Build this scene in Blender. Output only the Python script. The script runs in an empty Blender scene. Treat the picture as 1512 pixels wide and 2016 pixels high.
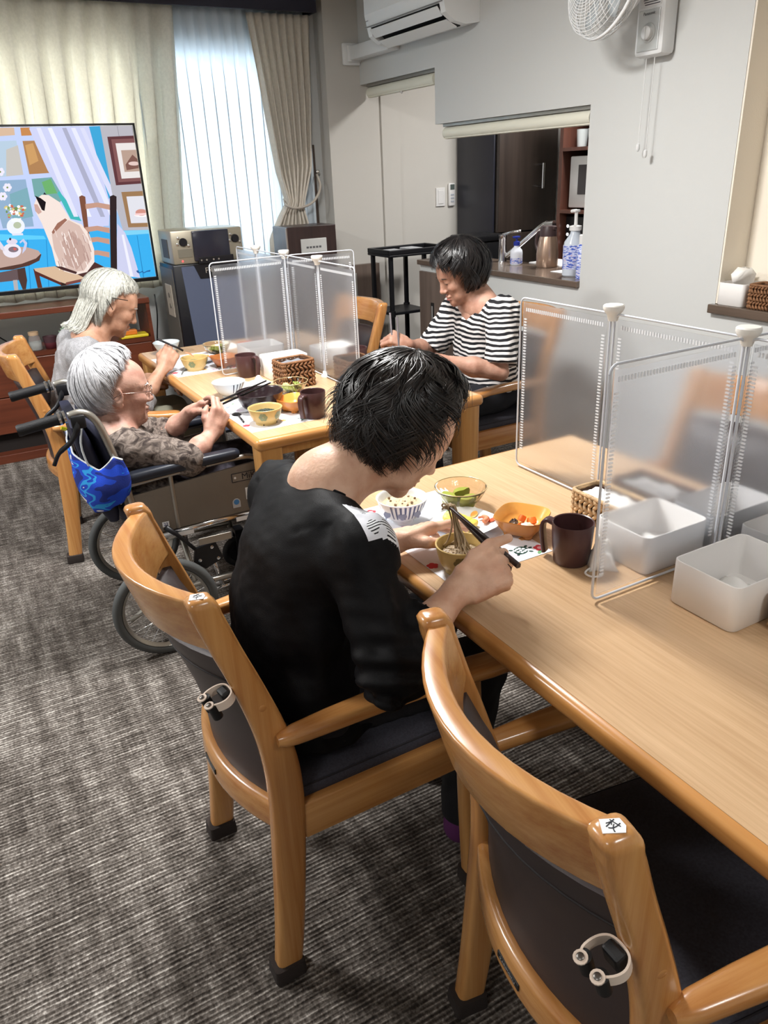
import bpy, bmesh, math, random
import numpy as np
from mathutils import Vector, Matrix
PI = math.pi
C = bpy.context.scene.collection
random.seed(7); rng = np.random.default_rng(7)

# ---------------------------------------------------------------- camera, world, lights, exposure
def setup_camera():
    pitch, roll, yaw, f = math.radians(24.17), math.radians(-2.5425), math.radians(-28.40), 1499.4
    cy, sy = math.cos(yaw), math.sin(yaw)
    fw = Vector((-sy*math.cos(pitch), cy*math.cos(pitch), -math.sin(pitch)))
    rt = Vector((cy, sy, 0)); up = rt.cross(fw)
    r = rt*math.cos(roll) + up*math.sin(roll); u = r.cross(fw)
    cam = bpy.data.cameras.new('camera'); o = bpy.data.objects.new('camera', cam); C.objects.link(o)
    o.matrix_world = Matrix(((r.x, u.x, -fw.x, 0), (r.y, u.y, -fw.y, 0), (r.z, u.z, -fw.z, 1.45), (0, 0, 0, 1)))
    cam.sensor_fit = 'HORIZONTAL'; cam.sensor_width = 36; cam.lens = f*36/1512
    cam.clip_start = 0.02; cam.clip_end = 200
    bpy.context.scene.camera = o
setup_camera()
sc = bpy.context.scene
sc.view_settings.view_transform = 'Standard'; sc.view_settings.look = 'None'
sc.view_settings.gamma = 1; sc.view_settings.use_curve_mapping = False
sc.view_settings.exposure = 0.32
sc.cycles.max_bounces = 8; sc.cycles.diffuse_bounces = 4; sc.cycles.glossy_bounces = 3; sc.cycles.transmission_bounces = 8; sc.cycles.transparent_max_bounces = 14; sc.cycles.caustics_reflective = False
world = bpy.data.worlds.new('sky'); sc.world = world; world.use_nodes = True
wn = world.node_tree.nodes; wn['Background'].inputs[0].default_value = (0.80, 0.92, 1.0, 1); wn['Background'].inputs[1].default_value = 1.5

CEIL = 2.45
LAMPS = [(0.90, 2.25, 55), (-1.1, 2.8, 60), (0.9, -0.9, 13), (-1.3, -0.2, 10), (3.45, 3.55, 32)]
for lx, ly, pw in LAMPS:
    li = bpy.data.lights.new('ceiling_lamp_light', 'AREA'); li.shape = 'DISK'; li.size = 0.46 if lx < 3 else 0.3
    li.energy = pw; li.color = (1.0, 0.99, 0.97)
    lo = bpy.data.objects.new('ceiling_lamp_light', li); C.objects.link(lo); lo.location = (lx, ly, CEIL-0.075)
wl = bpy.data.lights.new('window_daylight', 'AREA'); wl.shape = 'RECTANGLE'; wl.size = 2.9; wl.size_y = 1.4
wl.energy = 60; wl.color = (0.86, 0.94, 1.0)
wo = bpy.data.objects.new('window_daylight', wl); C.objects.link(wo); wo.location = (0.7, 5.34, 1.53); wo.rotation_euler = (-PI/2, 0, 0)

# ---------------------------------------------------------------- materials
def lin(c):
    c = c/255.0
    return c/12.92 if c <= 0.04045 else ((c+0.055)/1.055)**2.4
def rgb(r, g, b): return (lin(r), lin(g), lin(b), 1)
MATS = {}
def mat(name, col, rough=0.5, metal=0.0, spec=0.5, emit=None, estr=1.0, alpha=1.0, trans=0.0, ior=1.45, bump=None, var=None, coat=0.0, sheen=0.0, sss=0.0, mapping=(1, 1, 1)):
    """principled material; bump=(scale, strength, detail), var=(scale, amount) multiplies the colour by noise"""
    if name in MATS: return MATS[name]
    m = bpy.data.materials.new(name); m.use_nodes = True; MATS[name] = m
    nt = m.node_tree; N = nt.nodes; L = nt.links; b = N['Principled BSDF']
    b.inputs['Base Color'].default_value = col; b.inputs['Roughness'].default_value = rough; b.inputs['Metallic'].default_value = metal
    b.inputs['Specular IOR Level'].default_value = spec; b.inputs['IOR'].default_value = ior
    b.inputs['Transmission Weight'].default_value = trans; b.inputs['Alpha'].default_value = alpha
    b.inputs['Coat Weight'].default_value = coat; b.inputs['Coat Roughness'].default_value = 0.12
    b.inputs['Sheen Weight'].default_value = sheen
    if sss:
        b.inputs['Subsurface Weight'].default_value = sss; b.inputs['Subsurface Radius'].default_value = (0.012, 0.005, 0.003); b.inputs['Subsurface Scale'].default_value = 0.6
    if emit: b.inputs['Emission Color'].default_value = emit; b.inputs['Emission Strength'].default_value = estr
    if bump or var:
        tc = N.new('ShaderNodeTexCoord'); mp = N.new('ShaderNodeMapping'); mp.inputs['Scale'].default_value = mapping
        L.new(tc.outputs['Object'], mp.inputs['Vector'])
    if var:
        n = N.new('ShaderNodeTexNoise'); n.inputs['Scale'].default_value = var[0]; n.inputs['Detail'].default_value = 4
        L.new(mp.outputs[0], n.inputs['Vector'])
        r = N.new('ShaderNodeMapRange'); r.inputs[1].default_value = 0.25; r.inputs[2].default_value = 0.75
        r.inputs[3].default_value = 1-var[1]; r.inputs[4].default_value = 1+var[1]; L.new(n.outputs['Fac'], r.inputs[0])
        mx = N.new('ShaderNodeVectorMath'); mx.operation = 'SCALE'; mx.inputs[0].default_value = col[:3]
        L.new(r.outputs[0], mx.inputs['Scale']); L.new(mx.outputs[0], b.inputs['Base Color'])
    if bump:
        n = N.new('ShaderNodeTexNoise'); n.inputs['Scale'].default_value = bump[0]; n.inputs['Detail'].default_value = bump[2] if len(bump) > 2 else 3
        L.new(mp.outputs[0], n.inputs['Vector'])
        bp = N.new('ShaderNodeBump'); bp.inputs['Strength'].default_value = bump[1]; bp.inputs['Distance'].default_value = 0.004
        L.new(n.outputs['Fac'], bp.inputs['Height']); L.new(bp.outputs[0], b.inputs['Normal'])
    return m
def ramp(N, stops):
    r = N.new('ShaderNodeValToRGB'); e = r.color_ramp.elements
    while len(e) < len(stops): e.new(0.5)
    for k, (p, c) in enumerate(stops): e[k].position = p; e[k].color = c
    return r
def wood(name, c0, c1, axis, rough=0.32, fine=1.0, coat=0.3, spread=1.0):
    """long grain along one local axis"""
    if name in MATS: return MATS[name]
    m = bpy.data.materials.new(name); m.use_nodes = True; MATS[name] = m
    nt = m.node_tree; N = nt.nodes; L = nt.links; b = N['Principled BSDF']
    tc = N.new('ShaderNodeTexCoord'); mp = N.new('ShaderNodeMapping')
    s = [95*fine]*3; s['xyz'.index(axis)] = 2.6*fine; mp.inputs['Scale'].default_value = s
    L.new(tc.outputs['Object'], mp.inputs['Vector'])
    n1 = N.new('ShaderNodeTexNoise'); n1.inputs['Scale'].default_value = 1.0; n1.inputs['Detail'].default_value = 5; n1.inputs['Roughness'].default_value = 0.62
    L.new(mp.outputs[0], n1.inputs['Vector'])
    mp2 = N.new('ShaderNodeMapping'); s2 = [11.0]*3; s2['xyz'.index(axis)] = 1.3; mp2.inputs['Scale'].default_value = s2
    L.new(tc.outputs['Object'], mp2.inputs['Vector'])
    n2 = N.new('ShaderNodeTexNoise'); n2.inputs['Scale'].default_value = 1.0; n2.inputs['Detail'].default_value = 3; L.new(mp2.outputs[0], n2.inputs['Vector'])
    ad = N.new('ShaderNodeMath'); ad.operation = 'MULTIPLY_ADD'; ad.inputs[1].default_value = 0.45; L.new(n2.outputs['Fac'], ad.inputs[0])
    mu = N.new('ShaderNodeMath'); mu.operation = 'MULTIPLY'; mu.inputs[1].default_value = 0.55; L.new(n1.outputs['Fac'], mu.inputs[0]); L.new(mu.outputs[0], ad.inputs[2])
    r = ramp(N, [(0.5-0.16*spread, c0), (0.5+0.14*spread, c1)]); L.new(ad.outputs[0], r.inputs[0]); L.new(r.outputs[0], b.inputs['Base Color'])
    b.inputs['Roughness'].default_value = rough; b.inputs['Coat Weight'].default_value = coat; b.inputs['Coat Roughness'].default_value = 0.18
    bp = N.new('ShaderNodeBump'); bp.inputs['Strength'].default_value = 0.06; bp.inputs['Distance'].default_value = 0.002
    L.new(n1.outputs['Fac'], bp.inputs['Height']); L.new(bp.outputs[0], b.inputs['Normal'])
    return m

# ---------------------------------------------------------------- geometry helpers
def obj(name, vf, m, parent=None, smooth=False, angle=None, loc=None, rot=None):
    """verts/faces, bmesh or Mesh -> one linked mesh object"""
    if isinstance(vf, bmesh.types.BMesh):
        me = bpy.data.meshes.new(name); vf.normal_update(); vf.to_mesh(me); vf.free()
    elif isinstance(vf, bpy.types.Mesh): me = vf
    else:
        v, f = vf; me = bpy.data.meshes.new(name); me.from_pydata([tuple(map(float, p)) for p in v], [], [tuple(map(int, q)) for q in f]); me.update()
    if isinstance(m, (list, tuple)):
        for q in m: me.materials.append(q)
    elif m is not None and len(me.materials) == 0: me.materials.append(m)
    if smooth:
        me.polygons.foreach_set('use_smooth', [True]*len(me.polygons))
        if angle: me.set_sharp_from_angle(angle=math.radians(angle))
    o = bpy.data.objects.new(name, me); C.objects.link(o)
    if parent: o.parent = parent
    if loc: o.location = loc
    if rot: o.rotation_euler = rot
    return o
def thing(name, label, cat, loc=(0, 0, 0), rz=0.0, group=None, rot=None):
    o = bpy.data.objects.new(name, None); C.objects.link(o); o.location = loc; o.rotation_euler = rot or (0, 0, rz)
    o.empty_display_size = 0.05
    return tag(o, label, cat, group)
def tag(o, label, cat, group=None):
    o['label'] = label; o['category'] = cat
    if group: o['group'] = group
    return o
def struct(name, vf, m, **k):
    o = obj(name, vf, m, **k)
    if o.parent is None: o['kind'] = 'structure'
    return o
def dup(root, loc, rz, label, group=None):
    r = root.copy(); C.objects.link(r); r.location = loc; r.rotation_euler = (0, 0, rz); r['label'] = label
    if group: r['group'] = group
    for ch in list(root.children):
        c = ch.copy(); C.objects.link(c); c.parent = r
        for g in ch.children:
            d = g.copy(); C.objects.link(d); d.parent = c
    return r
def join(*vfs):
    V = []; F = []
    for v, f in vfs:
        n = len(V); V += [tuple(p) for p in v]; F += [tuple(i+n for i in q) for q in f]
    return V, F
def xf(vf, loc=(0, 0, 0), rot=(0, 0, 0), s=1.0):
    from mathutils import Euler
    M = Euler(rot).to_matrix(); sc_ = s if isinstance(s, (tuple, list)) else (s, s, s)
    return [tuple(M @ Vector((p[0]*sc_[0], p[1]*sc_[1], p[2]*sc_[2])) + Vector(loc)) for p in vf[0]], vf[1]
def box(x0, x1, y0, y1, z0, z1):
    v = [(x0, y0, z0), (x1, y0, z0), (x1, y1, z0), (x0, y1, z0), (x0, y0, z1), (x1, y0, z1), (x1, y1, z1), (x0, y1, z1)]
    return v, [(0, 3, 2, 1), (4, 5, 6, 7), (0, 1, 5, 4), (1, 2, 6, 5), (2, 3, 7, 6), (3, 0, 4, 7)]
def rbox(x0, x1, y0, y1, z0, z1, r=0.004, seg=2):
    bm = bmesh.new(); bmesh.ops.create_cube(bm, size=1)
    for v in bm.verts: v.co = Vector(((x0+x1)/2+v.co.x*(x1-x0), (y0+y1)/2+v.co.y*(y1-y0), (z0+z1)/2+v.co.z*(z1-z0)))
    r = min(r, 0.49*min(x1-x0, y1-y0, z1-z0))
    bmesh.ops.bevel(bm, geom=bm.edges[:], offset=r, segments=seg, profile=0.5, affect='EDGES')
    v = [tuple(p.co) for p in bm.verts]; bm.verts.index_update(); f = [tuple(q.index for q in fc.verts) for fc in bm.faces]; bm.free()
    return v, f
def loft(rings, cap0=True, cap1=True, closed=True):
    V = [tuple(p) for r in rings for p in r]; n = len(rings[0]); F = []
    for i in range(len(rings)-1):
        for j in range(n if closed else n-1):
            k = (j+1) % n
            F.append((i*n+j, i*n+k, (i+1)*n+k, (i+1)*n+j))
    if cap0: F.append(tuple(range(n-1, -1, -1)))
    if cap1: F.append(tuple((len(rings)-1)*n+j for j in range(n)))
    return V, F
def rrect(w, h, r, n=3):
    """rounded rectangle outline in 2-D, counter-clockwise"""
    r = min(r, w/2-1e-5, h/2-1e-5); P = []
    for cx, cy, a0 in ((w/2-r, h/2-r, 0), (-w/2+r, h/2-r, 90), (-w/2+r, -h/2+r, 180), (w/2-r, -h/2+r, 270)):
        for k in range(n+1):
            a = math.radians(a0+90*k/n); P.append((cx+r*math.cos(a), cy+r*math.sin(a)))
    return P
def frames(path):
    P = [Vector(p) for p in path]; T = []
    for i in range(len(P)):
        a = P[max(0, i-1)]; b = P[min(len(P)-1, i+1)]; T.append((b-a).normalized())
    n = Vector((0, 0, 1)) if abs(T[0].z) < 0.9 else Vector((1, 0, 0))
    out = []
    for t in T:
        n = (n - t*n.dot(t)); n.normalize(); out.append((t, n, t.cross(n)))
    return P, out
def tube(path, r, n=8, cap=True):
    P, fr = frames(path); R = r if isinstance(r, (list, tuple, np.ndarray)) else [r]*len(P); rings = []
    for p, (t, a, b), q in zip(P, fr, R):
        rings.append([p+(a*math.cos(2*PI*k/n)+b*math.sin(2*PI*k/n))*q for k in range(n)])
    return loft(rings, cap, cap)
def smooth_path(P, sub=6, closed=False):
    """catmull-rom"""
    P = [np.array(p, float) for p in P]; out = []
    n = len(P); m = n if closed else n-1
    for i in range(m):
        p0 = P[(i-1) % n] if closed or i > 0 else 2*P[0]-P[1]; p1 = P[i]; p2 = P[(i+1) % n]
        p3 = P[(i+2) % n] if closed or i+2 < n else 2*P[-1]-P[-2]
        for k in range(sub):
            t = k/sub; out.append(0.5*((2*p1)+(-p0+p2)*t+(2*p0-5*p1+4*p2-p3)*t*t+(-p0+3*p1-3*p2+p3)*t**3))
    if not closed: out.append(P[-1])
    return [tuple(p) for p in out]
def lathe(prof, n=28, cap0=True, cap1=True):
    """profile of (radius, z)"""
    return loft([[(max(r, 1e-5)*math.cos(2*PI*k/n), max(r, 1e-5)*math.sin(2*PI*k/n), z) for k in range(n)] for r, z in prof], cap0, cap1)
def prism(poly, h0, h1, axes='xyz'):
    """extrude a 2-D outline; axes gives which axis each of (u, v, h) runs along"""
    n = len(poly); V = []
    for h in (h0, h1):
        for u, v in poly:
            d = {axes[0]: u, axes[1]: v, axes[2]: h}; V.append((d['x'], d['y'], d['z']))
    F = [tuple(range(n-1, -1, -1)), tuple(range(n, 2*n))]+[(i, (i+1) % n, n+(i+1) % n, n+i) for i in range(n)]
    return V, F
def fix_normals(o):
    bm = bmesh.new(); bm.from_mesh(o.data); bmesh.ops.recalc_face_normals(bm, faces=bm.faces[:]); bm.to_mesh(o.data); bm.free(); return o
def disc(r, z=0, n=20, c=(0, 0)): return [(c[0]+r*math.cos(2*PI*k/n), c[1]+r*math.sin(2*PI*k/n), z) for k in range(n)], [tuple(range(n))]
def text(name, s, size, m, parent, M, extrude=0.0002, font=None):
    """lettering as a mesh: text lies in the plane given by matrix M"""
    cu = bpy.data.curves.new(name, 'FONT'); cu.body = s; cu.size = size; cu.align_x = 'CENTER'; cu.align_y = 'CENTER'; cu.extrude = extrude
    cu.resolution_u = 4
    to = bpy.data.objects.new(name+'_t', cu); C.objects.link(to); dg = bpy.context.evaluated_depsgraph_get()
    me = bpy.data.meshes.new_from_object(to.evaluated_get(dg)); bpy.data.objects.remove(to)
    me.materials.clear(); me.transform(M); return obj(name, me, m, parent)
def plane_matrix(o, ux, uy):
    ux = Vector(ux).normalized(); uy = Vector(uy); uy = (uy-ux*uy.dot(ux)).normalized(); n = ux.cross(uy)
    return Matrix(((ux.x, uy.x, n.x, o[0]), (ux.y, uy.y, n.y, o[1]), (ux.z, uy.z, n.z, o[2]), (0, 0, 0, 1)))
# ================================================================ the room
W = 2.66; YB = 4.986; YW = 5.12; XL = -2.6; YN = -2.2; XK = 3.95
wallm = mat('wallpaper', rgb(208, 209, 207), 0.85, bump=(420, 0.10, 2), spec=0.3)
greym = mat('wallpaper_grey', rgb(202, 198, 191), 0.85, bump=(420, 0.12, 2), spec=0.3)
ceilm = mat('ceiling_white', rgb(235, 234, 230), 0.9)
def carpet():
    m = bpy.data.materials.new('carpet'); m.use_nodes = True; nt = m.node_tree; N = nt.nodes; L = nt.links; b = N['Principled BSDF']
    tc = N.new('ShaderNodeTexCoord')
    def mapped(s):
        mp = N.new('ShaderNodeMapping'); mp.inputs['Scale'].default_value = s; L.new(tc.outputs['Object'], mp.inputs['Vector']); return mp.outputs[0]
    def noise(v, sc_, det=3, ro=0.5):
        n = N.new('ShaderNodeTexNoise'); n.inputs['Scale'].default_value = sc_; n.inputs['Detail'].default_value = det; n.inputs['Roughness'].default_value = ro; L.new(v, n.inputs['Vector']); return n.outputs['Fac']
    def math_(op, a, b_=None, c=None):
        q = N.new('ShaderNodeMath'); q.operation = op
        for k, x in enumerate((a, b_, c)):
            if x is None: continue
            if isinstance(x, (int, float)): q.inputs[k].default_value = x
            else: L.new(x, q.inputs[k])
        return q.outputs[0]
    sep = N.new('ShaderNodeSeparateXYZ'); L.new(tc.outputs['Object'], sep.inputs[0])
    wob = noise(mapped((14, 14, 1)), 1.0, 2)
    yy = math_('MULTIPLY_ADD', wob, 0.006, sep.outputs['Y'])
    rib = math_('SINE', math_('MULTIPLY', yy, 2*PI/0.0105))
    rib01 = math_('MULTIPLY_ADD', rib, 0.5, 0.5)
    streak = noise(mapped((9, 95, 1)), 1.0, 3, 0.65)          # each yarn row its own tone
    fleck = noise(mapped((150, 105, 1)), 1.0, 2, 0.6)
    blk = noise(mapped((26, 3.2, 1)), 1.0, 3, 0.6)            # light crosswise patches
    blk2 = noise(mapped((2.1, 1.7, 1)), 1.0, 2)
    a = math_('MULTIPLY', streak, 0.62); a = math_('MULTIPLY_ADD', fleck, 0.5, a); a = math_('MULTIPLY_ADD', blk, 0.42, a); a = math_('MULTIPLY_ADD', blk2, 0.22, a)
    a = math_('MULTIPLY_ADD', rib01, 0.16, a)
    r = ramp(N, [(0.0, rgb(34, 30, 28)), (0.25, rgb(68, 62, 57)), (0.5, rgb(120, 113, 107)), (0.82, rgb(214, 208, 200))])
    mr = N.new('ShaderNodeMapRange'); mr.inputs[1].default_value = 0.66; mr.inputs[2].default_value = 1.38; L.new(a, mr.inputs[0]); L.new(mr.outputs[0], r.inputs[0])
    L.new(r.outputs[0], b.inputs['Base Color']); b.inputs['Roughness'].default_value = 0.95; b.inputs['Specular IOR Level'].default_value = 0.15
    h = math_('MULTIPLY_ADD', fleck, 0.9, rib01); bp = N.new('ShaderNodeBump'); bp.inputs['Strength'].default_value = 0.9; bp.inputs['Distance'].default_value = 0.004
    L.new(h, bp.inputs['Height']); L.new(bp.outputs[0], b.inputs['Normal'])
    return m
struct('floor', box(XL, XK, YN, 5.3, -0.05, 0.0), carpet())
struct('ceiling', box(XL, XK, YN, 5.3, CEIL, CEIL+0.05), ceilm)
struct('wall_left', box(XL-0.1, XL, YN, 5.3, 0, CEIL), wallm)
struct('wall_front', box(XL, XK, YN-0.1, YN, 0, CEIL), wallm)
struct('wall_far_right', box(XK, XK+0.1, YN, 5.3, 0, CEIL), greym)
# right wall with niche, pass-through and doorway
rw = join(box(W, W+0.12, 2.07, 2.845, 0, CEIL),                 # solid panel between niche and pass-through
          box(W, W+0.12, 2.845, 4.098, 1.675, CEIL),            # header over the pass-through
          box(W, W+0.12, 4.098, YB, 1.958, CEIL),               # header over the doorway
          box(W, W+0.12, 2.845, 4.29, 0, 0.895),                # half wall under the counter
          box(W, W+0.12, YN, 2.07, 0, 0.875), box(W, W+0.12, YN, 0.0, 0.875, CEIL), box(W, W+0.12, 0.0, 2.07, 2.02, CEIL))
struct('wall_right', rw, wallm)
beige = mat('beige_panel', rgb(245, 236, 221), 0.75, bump=(300, 0.15, 2))
struct('wall_niche', join(box(W+0.141, W+0.16, 0.0, 2.07, 0.9, 2.1)), beige)
struct('trim_niche', join(box(W+0.1205, W+0.141, 2.071, 2.09, 0.9, 2.02), box(W+0.002, W+0.141, 2.062, 2.0695, 0.912, 2.02)), beige)
# back wall: grey pier and wall behind the doorway, window wall set deeper
struct('wall_back', join(box(2.416, XK, YB, 5.3, 0, CEIL)), greym)
struct('wall_pier', box(W+0.12+0.02, W+0.12+0.16, YB-0.015, YB, 0, CEIL), greym)
WX0, WX1, WZ0, WZ1 = -0.7, 2.15, 0.90, 2.16
struct('wall_window', join(box(XL, WX0, YW, 5.3, 0, CEIL), box(WX1, 2.416, YW, 5.3, 0, CEIL), box(WX0, WX1, YW, 5.3, 0, WZ0), box(WX0, WX1, YW, 5.3, WZ1, CEIL)), wallm)
alu = mat('window_aluminium', rgb(206, 210, 212), 0.4, 0.6)
wnd = struct('window_1', join(box(WX0, WX0+0.05, 5.17, 5.23, WZ0, WZ1), box(WX1-0.05, WX1, 5.17, 5.23, WZ0, WZ1), box(WX0, WX1, 5.17, 5.23, WZ1-0.05, WZ1), box(WX0, WX1, 5.17, 5.23, WZ0, WZ0+0.06)), alu)
sash = box(0.69, 0.75, 5.165, 5.235, WZ0+0.06, WZ1-0.05); obj('sash_stile', sash, alu, wnd)
glassm = mat('pane_glass', (0.9, 0.95, 1.0, 1), 0.02, alpha=0.06, spec=0.6)
obj('pane', box(WX0+0.05, 0.69, 5.198, 5.202, WZ0+0.06, WZ1-0.05), glassm, wnd); obj('pane', box(0.75, WX1-0.05, 5.198, 5.202, WZ0+0.06, WZ1-0.05), glassm, wnd)
bbm = mat('skirting_brown', rgb(96, 78, 66), 0.5)
struct('baseboard_right', join(box(W-0.008, W, YN, 3.62, 0, 0.06)), bbm)
struct('baseboard_back', box(2.42, W, YB-0.008, YB, 0, 0.06), bbm)
# ceiling lamps (the room's own light)
shadem = mat('lamp_diffuser', (1, 1, 1, 1), 0.6, emit=(1, 0.97, 0.92, 1), estr=1.5)
for i, (lx, ly, pw) in enumerate(LAMPS):
    big = lx < 3
    lab = ['round white ceiling lamp over the gap between the tables', 'round white ceiling lamp at the back of the open floor', 'round white ceiling lamp behind the camera by the near table',
           'round white ceiling lamp behind the camera over the open floor', 'small round white kitchen ceiling lamp'][i]
    t = thing('ceiling_lamp', lab, 'lamp', (lx, ly, CEIL), 0, 'round ceiling lamps')
    R_ = 0.27 if big else 0.18
    obj('lamp_base', lathe([(R_*0.7, 0), (R_, -0.01), (R_, -0.03), (R_*0.96, -0.03)], 40), mat('lamp_white', rgb(240, 240, 238), 0.5), t, True, 40)
    obj('diffuser', lathe([(R_*0.96, -0.03), (R_*0.94, -0.05), (R_*0.85, -0.064), (0.001, -0.068)], 40, False), shadem, t, True)

# ---------------------------------------------------------------- tables
topm = wood('table_laminate', rgb(184, 147, 108), rgb(214, 180, 141), 'y', 0.36, 1.7, 0.15, 1.15)
edgem = wood('table_edge_wood', rgb(176, 116, 58), rgb(205, 148, 84), 'y', 0.28, 0.8, 0.5)
edgex = wood('table_edge_wood_cross', rgb(180, 122, 64), rgb(208, 152, 90), 'x', 0.28, 0.8, 0.5)
legw = wood('table_leg_wood', rgb(186, 130, 70), rgb(214, 164, 100), 'z', 0.32, 0.7, 0.4)
def table(x0, x1, y0, y1, label):
    t = thing('dining_table', label, 'table', ((x0+x1)/2, (y0+y1)/2, 0), 0, 'wooden dining tables')
    a, b = (x1-x0)/2, (y1-y0)/2; e = 0.016; zt, zb = 0.70, 0.662
    def ring(off, z, rc=0.018): return [(p[0], p[1], z) for p in rrect(2*(a-off), 2*(b-off), max(rc-off, 0.004), 4)]
    obj('tabletop', loft([ring(e+0.0004, zb+0.004, 0.02), ring(e+0.0004, zt+0.0003, 0.02)]), topm, t)
    band = loft([ring(0.03, zb), ring(0.008, zb), ring(0.002, zb+0.006), ring(0.0, zb+0.012), ring(0.0, zt-0.014), ring(0.0025, zt-0.006), ring(0.009, zt-0.0012), ring(e, zt), ring(e, zb+0.01)], False, False)
    o = obj('edge_band', band, [edgem, edgex], t, True, 50)
    for p in o.data.polygons:
        if abs(p.normal.y) > abs(p.normal.x) or (abs(p.center.y) > b-0.04 and abs(p.center.x) < a-0.03): p.material_index = 1
    for sx in (-1, 1):
        for sy in (-1, 1):
            s = 0.078; cx, cy = sx*(a-0.012-s/2), sy*(b-0.012-s/2)
            r0 = [(cx+p[0], cy+p[1], zb) for p in rrect(s, s, 0.008)]; r1 = [(cx+p[0], cy+p[1], 0.012) for p in rrect(s*0.8, s*0.8, 0.007)]
            lg = obj('leg', loft([r1, r0]), legw, t, True, 40)
            obj('foot_pad', xf(box(-0.03, 0.03, -0.03, 0.03, 0, 0.012), (cx, cy, 0)), mat('felt_black', rgb(30, 28, 28), 0.9), lg)
    for sy in (-1, 1): obj('apron', box(-a+0.1, a-0.1, sy*(b-0.055)-0.01, sy*(b-0.055)+0.01, 0.625, zb), legw, t)
    return t
table(0.680, 1.550, 0.055, 1.653, 'wooden dining table beside the two foremost chairs')
table(0.729, 1.600, 2.158, 3.758, 'wooden dining table with three people sitting at it, nearer the window')

# ---------------------------------------------------------------- chairs
cw = [wood('chair_wood_'+a, rgb(172, 110, 54), rgb(208, 154, 92), a, 0.27, 0.75, 0.55) for a in 'xyz']
vinyl = mat('chair_vinyl', rgb(52, 43, 44), 0.42, bump=(900, 0.12, 2), var=(7, 0.12))
seatf = mat('chair_seat_fabric', rgb(58, 57, 66), 0.8, bump=(1500, 0.25, 2), var=(260, 0.3))
sockm = mat('chair_foot_sock', rgb(48, 40, 37), 0.9, bump=(600, 0.3))
POST = [(-0.223, 0.0, 0.052), (-0.205, 0.15, 0.057), (-0.190, 0.33, 0.062), (-0.184, 0.44, 0.0625), (-0.187, 0.52, 0.0605), (-0.200, 0.60, 0.056),
        (-0.228, 0.70, 0.050), (-0.251, 0.77, 0.048), (-0.271, 0.835, 0.047), (-0.279, 0.860, 0.045)]
HW = 0.2075                    # half distance between the rear posts
def post_x(z):
    return float(np.interp(z, [p[1] for p in POST], [p[0] for p in POST]))
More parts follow.
